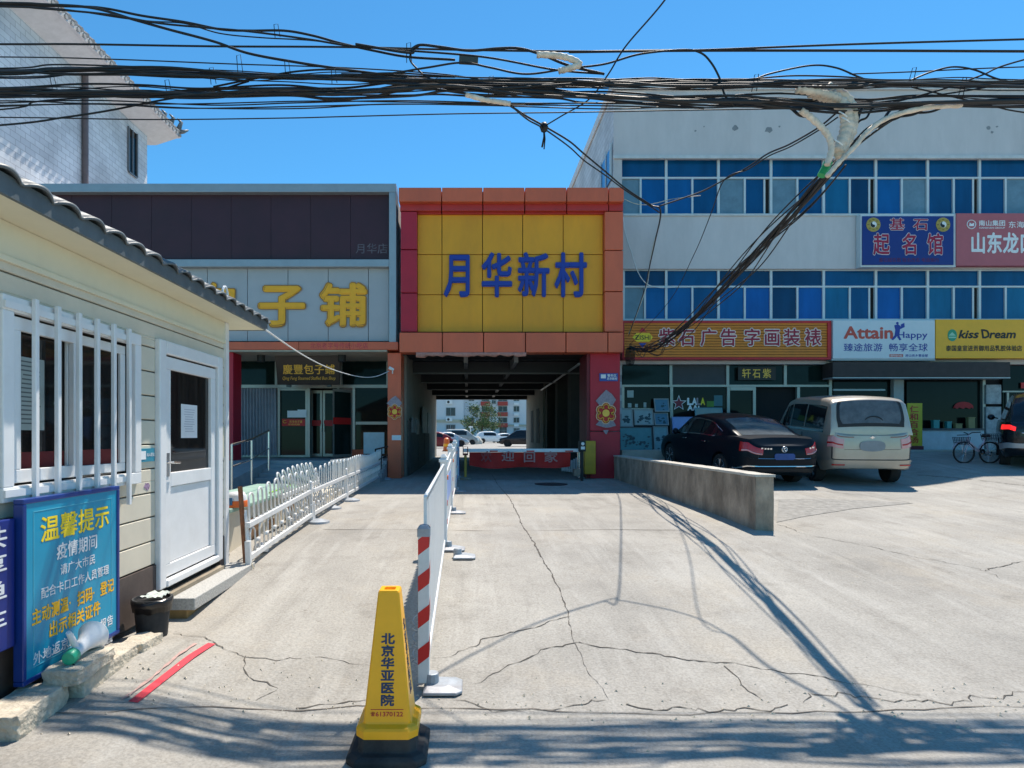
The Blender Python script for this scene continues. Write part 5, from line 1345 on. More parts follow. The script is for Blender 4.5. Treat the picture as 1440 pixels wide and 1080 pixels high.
loop_panel(6.35, 8.9, 0.04, 'nearest white loop fence panel, standing beside the corner of the booth')
loop_panel(8.98, 11.4, 0.0, 'middle white loop fence panel between the nearest one and the far one')
loop_panel(11.48, 16.1, -0.01, 'farthest white loop fence panel, ending at the orange pillar', 0.22)
loop_panel(8.3, 10.3, 0.30, 'loose white loop panel leaning behind the joint of the nearest and middle panels', 0.25).location.x -= 0.12
gp = thing('picket_panel', 'white picket panel with a flat top rail standing behind the middle loop fence', 'fence', tuple(P(482,690,12.2)))
q = MB()
for i in range(9): fbox(q, 467.5+i*3.9, 469.3+i*3.9, 650-i*0.4, 690, 12.2, 0.03)
q.build('pickets', M['white_paint'], gp)
q = MB(); a, b = P(465,648.5,12.18), P(501,644.5,12.18); q.bar(a, b, 0.06, 0.05); q.bar(P(466,686,12.18), P(501,684,12.18), 0.04, 0.05); q.build('rail', M['white_paint'], gp)
rp = thing('rusty_post', 'brown rusted iron post leaning between the booth corner and the loop fence', 'post', (-2.42,6.45,0.3))
q = MB(); q.bar((-2.36,6.42,0.30),(-2.45,6.5,1.12),0.03,0.05); q.build('bar', M['rust'], rp)
q = MB(); q.bar((-2.33,6.40,0.52),(-2.40,6.5,0.86),0.03,0.045); q.build('white_stub', M['white_paint'], rp)
q = MB(); q.tube([(-2.36,6.42,0.52),(-2.33,6.36,0.45),(-2.30,6.38,0.36),(-2.24,6.33,0.27)], 0.006, 5); q.build('tie_rope', mat('pale_rope', (0.5,0.42,0.28), 0.9), rp)
# ledge behind the fence with things left on it
lg = thing('planter_ledge', 'cream rendered ledge with a pale green top behind the nearest loop fence', 'ledge', (-3.2,8.6,0.36))
q = MB(); q.box(-3.6,-2.75,6.9,10.4,0.2,0.78); q.box(-3.45,-2.62,10.42,15.0,0.2,0.62); q.build('body', M['cream'], lg)
q = MB(); q.box(-3.65,-2.70,6.86,10.45,0.781,0.83); q.build('top', mat('pale_green_top', (0.28,0.42,0.33), 0.7, var=0.15), lg, bevel=0.01)
q = MB(); q.box(-2.749,-2.735,7.6,7.9,0.3,0.62); q.box(-2.749,-2.735,8.3,8.55,0.25,0.5); q.box(-2.749,-2.735,9.1,9.5,0.25,0.66); q.build('brown_patch', mat('brown_stain', (0.20,0.11,0.05), 0.9, var=0.3, scale=5), lg)
hb = thing('plastic_drum', 'orange and white plastic drum with a blue label, standing on the cream ledge', 'drum', tuple(P(330,703,7.0)))
c = P(333,703,7.1); c.z = 0.832
q = MB(); q.lathe([(0.0,0.0),(0.11,0.0),(0.115,0.05),(0.11,0.13),(0.08,0.17),(0.0,0.175)], tuple(c), n=20); q.build('white_body', M['upvc'], hb, smooth=50)
q = MB(); q.lathe([(0.116,0.0),(0.13,0.0),(0.127,0.06),(0.116,0.075)], tuple(c), n=20); q.build('orange_skirt', M['orange'], hb, smooth=50)
q = MB(); q.box(c.x-0.075,c.x-0.002,c.y-0.137,c.y-0.131,c.z+0.03,c.z+0.115); q.build('blue_label', mat('label_blue', (0.02,0.12,0.28), 0.5), hb)
st = thing('green_stick', 'bright green stick lying across the tops of the white loop fence', 'stick', tuple(P(378,693,8.3)))
q = MB(); q.cyl(P(379,693,7.9), P(411,682,9.4), 0.011); q.build('stick', mat('lime_green', (0.25,0.55,0.03), 0.5), st)
wd = thing('wooden_stake', 'short brown wooden stake standing behind the white loop fence', 'stake', tuple(P(405,700,10)))
q = MB(); q.bar(P(404,695,10), P(411,660,10), 0.05, 0.03); q.build('stake', mat('brown_wood', (0.25,0.17,0.08), 0.8), wd)
q = MB(); r = random.Random(3); c = P(382,757,7.0); c.z = zg(c.x, 7.0)
q.lathe([(0.0,0.0),(0.07,0.0),(0.085,0.03),(0.07,0.07),(0.03,0.10),(0.0,0.1)], tuple(c+Vector((-0.12,0,0.0))), n=10)
for v in q.v: v += Vector((r.uniform(-.015,.015), r.uniform(-.015,.015), r.uniform(0,.02)))
tag(q.build('plastic_bag', M['paper'], loc=tuple(c)), 'crumpled white plastic bag caught at the foot of the nearest loop fence', 'bag')

# ================================================================== fence along the middle of the drive
XM = -0.285
def foot_plate(x, y, parent, rust=False, flip=1):
    z = zg(x, y)
    q = MB(); pts = [(-0.05,-0.13),(0.16,-0.13),(0.20,-0.09),(0.20,0.09),(0.16,0.13),(-0.05,0.13)]
    vs = [(x+flip*a, y+b, z+h) for h in (0.0,0.018) for a, b in pts] + [(x+flip*a*0.55, y+b*0.6, z+0.04) for a, b in pts]
    q.add(vs, [(i,(i+1)%6,6+(i+1)%6,6+i) for i in range(6)] + [(6+i,6+(i+1)%6,12+(i+1)%6,12+i) for i in range(6)] + [tuple(range(6))[::-1], tuple(range(12,18))])
    q.cyl((x,y,z+0.03),(x,y,z+0.10),0.05,0.045,12)
    return q.build('foot', M['foot'], parent, bevel=0.006)
p1 = thing('fence_post', 'nearest square fence post with red and white slanted bands on a rusty foot', 'fence post', (XM,3.92,zg(XM,3.92)))
z0 = zg(XM,3.92)
q = MB(); q.box(XM-0.036,XM+0.036,3.885,3.955,z0+0.04,z0+1.0); q.build('post', M['white_paint'], p1, bevel=0.006)
q = MB()
for k in range(4):
    zb = z0 + 0.16 + 0.235*k
    y = 3.885-0.0025
    q.add([(XM-0.036,y,zb),(XM+0.036,y,zb+0.055),(XM+0.036,y,zb+0.155),(XM-0.036,y,zb+0.10)], [(0,1,2,3)])
    q.add([(XM+0.0385,3.885,zb+0.055),(XM+0.0385,3.955,zb+0.10),(XM+0.0385,3.955,zb+0.20),(XM+0.0385,3.885,zb+0.155)], [(0,1,2,3)])
q.build('red_band', M['reflect_red'], p1, fixn=False)
q = MB(); frust(q, [(0.041,0,0.004),(0.041,0.05,0.004),(0.028,0.068,0.004),(0.012,0.075,0.004)], (XM,3.92,z0+0.985)); q.build('post_cap', M['foot'], p1)
foot_plate(XM+0.05, 3.92, p1)
# coil of wire hanging on the left of the first post
q = MB(); q.tube([(XM-0.05-0.03*abs(math.sin(i*0.7)), 3.99+0.03*math.cos(i*0.7), z0+0.12+0.012*i) for i in range(28)], 0.004, 5); q.build('wire_coil', M['foot'], p1, smooth=True)
def drive_post(y, label):
    z = zg(XM, y)
    t = thing('fence_post', label, 'fence post', (XM,y,z))
    q = MB(); q.box(XM-0.04,XM+0.04,y-0.04,y+0.04,z+0.06,z+1.03); q.build('post', M['upvc'], t, bevel=0.008)
    q = MB(); frust(q, [(0.055,0,0.012),(0.055,0.03,0.012),(0.035,0.05,0.01),(0.042,0.062,0.012),(0.02,0.095,0.006)], (XM,y,z+1.03)); q.build('post_cap', M['upvc'], t)
    foot_plate(XM+0.05, y, t)
    q = MB(); q.cyl((XM+0.041,y,z+0.85),(XM+0.055,y,z+0.85),0.028,n=12); q.build('reflector', M['orange'], t)
    q = MB(); 
    for zz in (0.30, 0.52): q.box(XM+0.041,XM+0.046,y-0.03,y+0.03,z+zz,z+zz+0.06)
    q.build('red_reflector', M['reflect_red'], t)
ys = [7.12, 9.78, 13.0, 16.0]
for y, s in zip(ys, ('second white fence post from the street, with an orange reflector', 'third white fence post from the street along the drive',
                     'fourth white fence post from the street, at the edge of the shade', 'last white fence post, inside the gate by the yellow post')): drive_post(y, s)
def slat_panel(y0, y1, zt0, zt1, m, label, infill=None, gap=0.085):
    t = thing('drive_fence', label, 'fence', (XM,(y0+y1)/2,zg(XM,(y0+y1)/2)), 'fence panels along the middle of the drive')
    n = int((y1-y0)/gap); q = MB()
    for i in range(n):
        y = y0+(i+0.5)*(y1-y0)/n; z = zg(XM,y); zt = lerp(zt0,zt1,i/n)
        q.box(XM-0.011,XM+0.011,y-0.021,y+0.021,z+0.13,zt-0.015)
        q.cyl((XM-0.011,y,zt-0.022),(XM+0.011,y,zt-0.022),0.021,0.021,10)
    q.build('slats', M['upvc'], t)
    for h in ((0.11, None) if y0 > 6 else (0.11,)):
        q = MB(); a = Vector((XM,y0,(zg(XM,y0)+h) if h else zt0-0.13)); b = Vector((XM,y1,(zg(XM,y1)+h) if h else zt1-0.13)); q.bar(a,b,0.045,0.05); q.build('rail', m, t, bevel=0.006)
    if infill:
        q = MB(); q.box(XM+0.012,XM+0.016,y0+0.05,y1-0.05,zg(XM,y0)+0.45,zt0-0.17); q.build('infill_sheet', infill, t)
slat_panel(4.02, 7.05, 1.27, 1.34, M['upvc'], 'nearest fence panel of close white slats behind the banded post')
slat_panel(7.2, 9.7, 1.30, 1.40, M['upvc'], 'second fence panel of the drive, with a pale blue sheet', M['fence_blue'])
slat_panel(9.86, 12.92, 1.38, 1.42, M['upvc'], 'third fence panel of the drive, half in sun')
slat_panel(13.08, 15.92, 1.43, 1.47, M['fence_blue'], 'farthest fence panel of the drive, with pale blue rails in the gate shade', M['fence_blue'])
bb = thing('blue_post', 'thick pale blue post standing at the end of the drive fence', 'post', (PX(642,17.0),17.0,0.5))
q = MB(); fbox(q, 639, 646, 618, 672, 16.6, 0.12); q.build('post', mat('blue_post_paint', (0.10,0.18,0.52), 0.5), bb, bevel=0.01)
tf = MB(); a = (0.0, 7.45)
q = thing('spare_foot', 'loose grey fence foot lying beside the second white post', 'fence foot', (XM+0.22,6.75,zg(XM,6.75)))
foot_plate(XM+0.17, 6.80, q)

# ================================================================== vehicles
def on_ground(t, x, y, yaw, ax):
    d = Vector((-math.sin(yaw), math.cos(yaw), 0))
    za = zg(x+d.x*ax[0], y+d.y*ax[0]); zb = zg(x+d.x*ax[1], y+d.y*ax[1])
    p = math.atan2(zb-za, ax[1]-ax[0]); t.rotation_euler = (p, 0, yaw); t.location.z = (za+zb)/2 - 0.01
def sgn(a): return 1 if a >= 0 else -1
def car(name, label, cat, x, y, yaw, L, W, spec, paint, group=None, detail=True):
    """local frame: +y is forward. spec gives the side profile."""
    z = (zg(x,y))
    t = thing(name, label, cat, (x,y,z), group, yaw)
    on_ground(t, x, y, yaw, spec['axles'])
    N_ = spec.get('n', 7); hl, hw = L/2, W/2
    def plan(a):
        c, s = math.cos(a), math.sin(a)
        return (hw*sgn(c)*abs(c)**(2/N_), hl*sgn(s)*abs(s)**(2/N_))
    prof = spec['bulge']                 # (height fraction, scale)
    def body_pt(a, v):
        px, py = plan(a); k = interp(prof, v)
        zb = interp(spec['bottom'], py/hl); zt = interp(spec['top'], py/hl)
        ke = 1 - (1-k)*0.35*(W/L)*2
        return Vector((px*k, py*ke, zb+(zt-zb)*v))
    nA = 72; vv = [0,0.06,0.15,0.28,0.42,0.56,0.70,0.82,0.91,0.97,1.0]
    rows = [[body_pt(2*math.pi*i/nA, v) for i in range(nA)] for v in vv]
    for s in (0.93,0.8,0.55,0.28):
        rows.append([Vector((rows[10][i].x*s, rows[10][i].y*(1-(1-s)*0.05), rows[10][i].z + spec.get('crown',0.03)*(1-s**2))) for i in range(nA)])
    q = MB(); q.grid(rows, closed=True); k0 = 0
    q.f.append(list(range(nA))[::-1]); q.m.append(0)
    last = (len(rows)-1)*nA
    # close the lid across x
    for i in range(nA//4):
        a, b = i + last, (i+1) + last
        c, d = (nA//2 - i - 1) % nA + last, (nA//2 - i) % nA + last
        q.f.append([a,b,c,d] if b != c else [a,b,d]); q.m.append(0)
    for i in range(nA//2, nA//2+nA//4):
        a, b = i + last, (i+1) + last
        c, d = (3*nA//2 - i - 1) % nA + last, (3*nA//2 - i) % nA + last
        q.f.append([a,b,c,d] if b != c else [a,b,d]); q.m.append(0)
    body = q.build('body', paint, t, local=True, smooth=38)
    r = spec['wheel_r']; ax = spec['axles']
    # wheel arches
    cut = MB()
    for ay in ax:
        for sx in (-1,1): cut.cyl((sx*(hw-0.28),ay,r),(sx*(hw+0.2),ay,r),r+0.055,n=28)
    cme = cut.mesh('arch_cut'); co = bpy.data.objects.new('arch_cut', cme); col.objects.link(co)
    bm_ = body.modifiers.new('arch', 'BOOLEAN'); bm_.operation = 'DIFFERENCE'; bm_.object = co; bm_.solver = 'EXACT'
    parent_, body.parent = body.parent, None
    dg = bpy.context.evaluated_depsgraph_get(); dg.update()
    nm = bpy.data.meshes.new_from_object(body.evaluated_get(dg)); body.modifiers.clear(); body.data = nm; body.parent = parent_
    bpy.data.objects.remove(co)
    if len(nm.polygons) < 100: print('BOOLEAN FAILED', name)
    nm.polygons.foreach_set('use_smooth', [True]*len(nm.polygons)); nm.set_sharp_from_angle(angle=R(38))
    # wheels
    for ay in ax:
        for sx in (-1,1):
            w = MB(); xo = sx*(hw-0.012); xi = sx*(hw-0.21)
            w.lathe([(r*0.62,xi),(r*0.95,xi),(r,xi+sx*0.03),(r,xo-sx*0.03),(r*0.96,xo),(r*0.70,xo-sx*0.004),(r*0.66,xo-sx*0.02),(r*0.62,xo-sx*0.03)], (0,ay,r), 'X', 30)
            wo = w.build('wheel', M['tyre'], t, local=True, smooth=45)
            if detail:
                w = MB(); w.lathe([(r*0.67,xo-sx*0.012),(r*0.69,xo-sx*0.004),(r*0.64,xo-sx*0.006),(r*0.60,xo-sx*0.06),(0.0,xo-sx*0.075)], (0,ay,r), 'X', 30)
                w.build('rim_well', M['black'], wo, local=True, smooth=45)
                w = MB(); w.lathe([(r*0.60,xo-sx*0.025),(r*0.68,xo-sx*0.003),(r*0.70,xo-sx*0.012),(r*0.66,xo-sx*0.02)], (0,ay,r), 'X', 30)
                for k in range(5):
                    a = 2*math.pi*k/5+0.3
                    for off in (-0.13,0.13):
                        w.bar((xo-sx*0.03,ay+0.03*math.cos(a),r+0.03*math.sin(a)), (xo-sx*0.018,ay+r*0.63*math.cos(a+off),r+r*0.63*math.sin(a+off)), 0.03, 0.02)
                w.cyl((xo-sx*0.04,ay,r),(xo-sx*0.012,ay,r),0.055,0.045,14); w.build('rim', M['rim'], wo, local=True)
    # cabin
    cab = spec['cabin']                    # roof profile [(y, z)], base height function 'belt'
    y0, y1 = cab[0][0], cab[-1][0]
    tap = spec.get('taper', 0.33); cw = spec['cabin_w']
    def cabin_pt(yy, u):
        zt = interp(cab, yy); zb = interp(spec['belt'], yy) - 0.05
        h = max(zt-zb, 0.02); e = min(1, max(0.0, (yy-y0)/0.5), max(0.0,(y1-yy)/0.5))
        wb = interp(cw, yy); wt = wb - tap*h*(0.75+0.25*h); rr = min(0.10, 0.4*h)
        s = sgn(u); a = abs(u)
        if a <= 0.55:
            xx = (wt-rr)*a/0.55; return Vector((s*xx, yy, zt + spec.get('roof_crown',0.05)*(1-(a/0.55)**2)*min(1,h/0.3)))
        if a <= 0.68:
            b = (a-0.55)/0.13*math.pi/2
            return Vector((s*(wt-rr+rr*math.sin(b)), yy, zt-rr*0.8*(1-math.cos(b))))
        b = (a-0.68)/0.32
        return Vector((s*lerp(wt, wb, b**0.9), yy, lerp(zt-rr*0.8, zb, b)))
    us = [-1,-0.9,-0.79,-0.68,-0.645,-0.61,-0.58,-0.55,-0.4,-0.2,0,0.2,0.4,0.55,0.58,0.61,0.645,0.68,0.79,0.9,1]
    ysamp = sorted(set([y0+(y1-y0)*i/46 for i in range(47)] + [p[0] for p in cab]))
    q = MB(); rr_ = [[cabin_pt(yy,u) for u in us] for yy in ysamp]; q.grid(rr_)
    q.f.append([i for i in range(len(us))]); q.m.append(0); q.f.append([(len(ysamp)-1)*len(us)+i for i in range(len(us))][::-1]); q.m.append(0)
    q.build('cabin', paint, t, local=True, smooth=50)
    def patch(nm_, m, poly_rows, off=0.006, parent=t):
        """poly_rows: list of (y, u0, u1); a sheet that hugs the cabin just outside it"""
        rows = []
        for yy, u0, u1 in poly_rows:
            row = []
            for k in range(13):
                u = lerp(u0,u1,k/12); p = cabin_pt(yy,u); e = 0.012
                a = cabin_pt(min(yy+e,y1),u) - cabin_pt(max(yy-e,y0),u); b = cabin_pt(yy,min(u+0.01,1)) - cabin_pt(yy,max(u-0.01,-1))
                n = b.cross(a)
                if n.length > 1e-9: n.normalize()
                else: n = Vector((0,0,1))
                if n.z < 0 and abs(u) < 0.6: n = -n
                if abs(u) >= 0.6 and n.x*u < 0: n = -n
                row.append(p + n*off)
            rows.append(row)
        q = MB(); q.grid(rows); return q.build(nm_, m, parent, local=True, smooth=True)
    def band(nm_, m, a0, a1, v0, v1, off=0.006, n=14, parent=t, thick=0.012):
        """a strip that hugs the body shell between plan angles"""
        rows = []
        for i in range(n+1):
            a = lerp(a0,a1,i/n); 
            p0, p1 = body_pt(a,v0), body_pt(a,v1); d = body_pt(a+0.01,(v0+v1)/2)-body_pt(a-0.01,(v0+v1)/2)
            nn = Vector((d.y,-d.x,0)).normalized()
            rows.append([p0-nn*thick, p0+nn*off, lerp_v(p0,p1,0.5)+nn*(off+0.004), p1+nn*off, p1-nn*thick])
        q = MB(); q.grid(rows); q.add(rows[0],[(0,1,2,3,4)]); q.add(rows[-1],[(4,3,2,1,0)])
        return q.build(nm_, m, parent, local=True, smooth=35)
    return t, patch, band, body_pt, cabin_pt
def lerp_v(a, b, t): return a + (b-a)*t
def ang(spec_L, spec_W, x, n=7):
    """plan angle of the rear face at sideways position x (fraction of half width)"""
    k = abs(x)**(n/2); a = math.acos(min(1,k)); return -a if x >= 0 else -(math.pi - a)

# ---- dark saloon
sal = dict(n=7, bottom=[(-1,0.34),(-0.85,0.20),(0.85,0.17),(1,0.30)], top=[(-1,0.90),(-0.96,1.04),(-0.80,1.07),(-0.5,1.04),(0.3,0.99),(0.55,0.95),(0.85,0.80),(0.97,0.66),(1,0.55)],
           bulge=[(0,0.90),(0.12,0.965),(0.35,0.995),(0.55,1.0),(0.75,0.985),(0.92,0.955),(1.0,0.91)], crown=0.03, wheel_r=0.325, axles=(-1.38,1.40),
           cabin=[(-2.0,1.02),(-1.75,1.09),(-1.3,1.27),(-0.9,1.395),(-0.5,1.45),(0,1.475),(0.35,1.46),(0.7,1.36),(1.1,1.16),(1.45,0.96)],
           belt=[(-2,1.04),(0,0.99),(1.45,0.93)], cabin_w=[(-2.0,0.66),(-1.5,0.80),(-0.8,0.865),(0.5,0.865),(1.45,0.74)], taper=0.36, roof_crown=0.045)
L, W = 4.78, 1.82
sx, sy = 6.42, 15.0
saloon, patch, band, bpt, cpt = car('saloon_car', 'black blue saloon car with chrome trims parked behind the low wall', 'car', sx, sy, R(4), L, W, sal, M['navy_car'])
# glass
def rear_rows(y0, y1, um, n=10): return [(lerp(y0,y1,i/n), -um, um) for i in range(n+1)]
patch('rear_window', M['rear_glass'], [(lerp(-1.78,-0.92,i/10), -0.50-0.0*i, 0.50) for i in range(11)])
patch('windscreen', M['car_glass'], [(lerp(0.62,1.36,i/8), -0.52, 0.52) for i in range(9)])
for s in (-1, 1):
    g1 = patch('side_window', M['car_glass'], [(y, s*0.70, s*0.93) for y in (-0.28,-0.1,0.1,0.3,0.5)] + [(0.7,s*0.715,s*0.93),(0.9,s*0.75,s*0.93)])
    patch('chrome_line', M['chrome'], [(y, s*0.935, s*0.955) for y in frange(-1.3,1.0,0.15)], 0.008)
    g2 = patch('side_window', M['car_glass'], [(-1.02,s*0.735,s*0.93),(-0.8,s*0.71,s*0.93)] + [(y, s*0.70, s*0.93) for y in (-0.6,-0.34)])
    patch('quarter_window', M['car_glass'], [(-1.26,s*0.84,s*0.90),(-1.15,s*0.77,s*0.93),(-1.07,s*0.745,s*0.93)])
    patch('chrome_line', M['chrome'], [(y, s*(0.682 if y > -0.75 else 0.682+(-0.75-y)*0.16), s*(0.695 if y > -0.75 else 0.697+(-0.75-y)*0.16)) for y in frange(-1.25,0.65,0.1)], 0.009)
    q = MB()
    for yy in (-0.62, 0.42): 
        p = bpt(0 if s > 0 else math.pi, 0.84); q.box(s*(W/2-0.005), s*(W/2+0.022), yy-0.1, yy+0.1, 0.865, 0.892)
    q.build('door_handle', M['chrome'], saloon, local=True, bevel=0.006)
    q = MB(); q.lathe([(0.0,-0.07),(0.05,-0.06),(0.08,0.0),(0.06,0.05),(0.0,0.06)], (s*1.0,0.78,1.02), 'Y', 12); q.bar((s*0.88,0.80,0.97),(s*0.96,0.78,1.0),0.03); q.build('door_mirror', M['navy_car'], saloon, local=True, smooth=True)
def angy(f, n, s):
    a = math.asin(f**(n/2)); return -a if s > 0 else -(math.pi - a)
A = lambda x: ang(L, W, x)
# dark shut lines of the doors
for s in (-1,1):
    q = MB()
    for yy in (-0.31, 0.78):
        q.add([(s*(W/2*0.985+0.002),yy,0.30),(s*(W/2+0.002),yy,0.62),(s*(W/2*0.985),yy,0.93),(s*(W/2*0.985),yy+0.008,0.93),(s*(W/2+0.002),yy+0.008,0.62),(s*(W/2*0.985+0.002),yy+0.008,0.30)], [(0,1,4,5),(1,2,3,4)])
    q.build('door_gap', M['black'], saloon, local=True)
lft = lambda x: A(-abs(x)); 
for s in (-1, 1):
    a_in, a_out = A(s*0.56), A(s*0.56) ; corner = (-math.pi/2 + s*1.30)
    lamp = band('tail_lamp', M['lamp_red'], A(s*0.52), angy(0.885,7,s), 0.67, 0.905, 0.010, 20)
    band('lamp_strip', M['lamp_pink'], A(s*0.54), A(s*0.90), 0.675, 0.715, 0.016, 10, parent=lamp)
band('chrome_strip', M['chrome'], A(-0.62), A(0.62), 0.525, 0.545, 0.012)
band('chrome_strip', M['chrome'], angy(0.80,7,-1), angy(0.80,7,1), 0.222, 0.262, 0.014, 50)
band('bumper_lip', M['navy_car'], angy(0.80,7,-1), angy(0.80,7,1), 0.20, 0.50, 0.010, 50, thick=0.03)
for s in (-1,1): band('boot_gap', M['black'], A(s*0.615), A(s*0.625), 0.50, 0.70, 0.004, 3)
band('boot_gap', M['black'], A(-0.62), A(0.62), 0.495, 0.503, 0.005, 20)
band('lower_skirt', M['black'], angy(0.80,7,-1), angy(0.80,7,1), 0.02, 0.16, 0.004, 50)
p = bpt(-math.pi/2, 0.62)
q = MB(); q.prism([(-0.22+0.03,-0.065),(0.22-0.03,-0.065),(0.22,-0.035),(0.22,0.035),(0.19,0.065),(-0.19,0.065),(-0.22,0.035),(-0.22,-0.035)], p+Vector((0,-0.002,-0.005)), (1,0,0), (0,0.1,0.99), (0,-1,0), 0.014); q.build('number_plate', M['plate_blue'], saloon, local=True)
p = bpt(-math.pi/2, 0.88)
q = MB(); q.tube([p+Vector((0.058*math.cos(a), -0.012, 0.055*math.sin(a))) for a in [2*math.pi*i/20 for i in range(21)]], 0.006, 6)
for s in (-1,1):
    q.tube([p+Vector((s*0.030,-0.013,0.045)), p+Vector((s*0.012,-0.013,0.008)), p+Vector((0,-0.013,0.03))], 0.005, 5)
    q.tube([p+Vector((s*0.050,-0.013,0.02)), p+Vector((s*0.025,-0.013,-0.045)), p+Vector((0,-0.013,0.0))], 0.005, 5)
q.build('emblem', M['chrome'], saloon, local=True, smooth=True)
q = MB(); 
for k, (xx, w) in enumerate(((-0.50,0.055),(-0.43,0.05),(-0.37,0.05),(-0.31,0.05),(0.55,0.045),(0.61,0.06))):
    pp_ = bpt(A(xx/(W/2)), 0.90); q.box(xx, xx+w*0.8, pp_.y-0.012, pp_.y+0.01, pp_.z-0.016, pp_.z+0.016)
q.build('badge', M['chrome'], saloon, local=True)
q = MB(); q.cyl((-0.5,-L/2+0.1,0.27),(-0.5,-L/2+0.0,0.25),0.035); q.build('exhaust', M['black'], saloon, local=True)

# ---- beige van
van = dict(n=9, bottom=[(-1,0.40),(-0.85,0.32),(0.85,0.26),(1,0.3)], top=[(-1,1.10),(-0.97,1.18),(0.4,1.16),(0.7,1.08),(0.92,0.86),(1,0.7)],
           bulge=[(0,0.93),(0.1,0.98),(0.3,1.0),(0.6,1.0),(0.85,0.98),(1.0,0.955)], crown=0.02, wheel_r=0.31, axles=(-1.28,1.42),
           cabin=[(-2.10,1.14),(-2.07,1.32),(-2.00,1.58),(-1.92,1.80),(-1.80,1.865),(-1.5,1.895),(-0.5,1.91),(0.3,1.89),(0.7,1.80),(1.1,1.52),(1.6,1.10)],
           belt=[(-2.2,1.16),(1.6,1.1)], cabin_w=[(-2.1,0.80),(-1.9,0.845),(0.6,0.845),(1.6,0.72)], taper=0.17, roof_crown=0.04)
L, W = 4.36, 1.74
vx, vy = 8.92, 14.95
vano, patch, band, bpt, cpt = car('van', 'dusty beige van with a wide rear window, parked right of the dark saloon', 'van', vx, vy, R(-10), L, W, van, M['beige_car'])
patch('window_seal', M['black'], [(lerp(-2.078,-1.895,i/12), -0.545*(1-0.10*abs(i/6-1)**4), 0.545*(1-0.10*abs(i/6-1)**4)) for i in range(13)], 0.006)
patch('rear_window', M['rear_glass'], [(lerp(-2.066,-1.91,i/12), -0.495*(1-0.12*abs(i/6-1)**4), 0.495*(1-0.12*abs(i/6-1)**4)) for i in range(13)], 0.012)
patch('windscreen', M['car_glass'], [(lerp(0.78,1.52,i/8), -0.53, 0.53) for i in range(9)])
for s in (-1,1):
    for a, b in ((-1.80,-0.72),(-0.64,0.22),(0.30,0.95)):
        w0 = patch('side_window', M['car_glass'], [(lerp(a,b,i/6), s*(0.715+ (0.10*max(0,(lerp(a,b,i/6)-0.6)/0.35) if lerp(a,b,i/6) > 0.6 else 0)), s*0.945) for i in range(7)])
    patch('window_trim', M['chrome'], [(lerp(-1.85,1.0,i/10), s*0.955, s*0.975) for i in range(11)], 0.008)
    lamp = band('tail_lamp', M['lamp_amber'], ang(L,W,s*0.93,9), angy(0.92,9,s), 0.62, 0.90, 0.012, 14)
    lamp = band('tail_lamp', M['lamp_pink'], ang(L,W,s*0.64,9), ang(L,W,s*0.93,9), 0.61, 0.90, 0.012, 10)
    band('lamp_strip', M['lamp_red'], ang(L,W,s*0.66,9), ang(L,W,s*0.93,9), 0.70, 0.745, 0.018, 10, parent=lamp)
    band('reflector', M['lamp_red'], ang(L,W,s*0.62,9), ang(L,W,s*0.86,9), 0.10, 0.14, 0.035, 6)
    q = MB(); q.lathe([(0.0,-0.06),(0.06,-0.05),(0.09,0.0),(0.06,0.05),(0.0,0.06)], (s*0.98,1.05,1.20), 'Y', 12); q.bar((s*0.84,1.08,1.14),(s*0.94,1.06,1.18),0.03); q.build('door_mirror', M['beige_car'], vano, local=True, smooth=True)
    q = MB()
    for yy in (-0.68, 0.26, 1.12): q.box(s*(W/2-0.006), s*(W/2+0.0025), yy-0.005, yy+0.005, 0.36, 1.10)
    q.build('door_gap', M['black'], vano, local=True)
    q = MB(); q.box(s*(W/2-0.01), s*(W/2+0.02), -0.55, -0.35, 1.0, 1.03); q.build('door_handle', M['beige_car'], vano, local=True, bevel=0.005)
band('bumper', M['beige_car'], angy(0.80,9,-1), angy(0.80,9,1), 0.03, 0.26, 0.030, 50, thick=0.04)
band('bumper_gap', M['black'], ang(L,W,-0.86,9), ang(L,W,0.86,9), 0.262, 0.285, 0.006, 20)
band('tailgate_crease', M['black'], ang(L,W,-0.62,9), ang(L,W,0.62,9), 0.585, 0.592, 0.004, 20)
for s in (-1,1):
    band('tailgate_gap', M['black'], ang(L,W,s*0.855,9), ang(L,W,s*0.872,9), 0.285, 0.66, 0.005, 3)
    band('badge_strip', mat('dull_red_badge', (0.25,0.12,0.10), 0.4), ang(L,W,s*0.42,9), ang(L,W,s*0.80,9), 0.945, 0.975, 0.008, 6)
p = bpt(-math.pi/2, 0.70)
q = MB(); q.prism([(0.25*math.cos(2*math.pi*i/24)*(1 if abs(math.cos(2*math.pi*i/24))<0.9 else 0.98), 0.115*sgn(math.sin(2*math.pi*i/24))*abs(math.sin(2*math.pi*i/24))**0.55) for i in range(24)], p+Vector((0,-0.004,-0.005)), (1,0,0), (0,0,1), (0,-1,0), 0.014); q.build('number_plate', M['plate_grey'], vano, local=True)
p = bpt(-math.pi/2, 0.95)
q = MB(); q.prism([(-0.06,0),(-0.02,0.012),(0,0.035),(0.02,0.012),(0.06,0),(0.02,-0.012),(0,-0.03),(-0.02,-0.012)], p+Vector((0,-0.002,0)), (1,0,0), (0,0,1), (0,-1,0), 0.012); q.build('emblem', M['chrome'], vano, local=True)
q = MB()   # shapes of the seats and the steering wheel seen through the rear glass
yb = -2.02
q.tube([Vector((0.06+0.19*math.cos(a), -2.055+0.0, 1.36+0.15*math.sin(a))) for a in [math.pi*i/10 for i in range(11)]], 0.012, 5)
q.build('spare_ring', M['black'], vano, local=True)

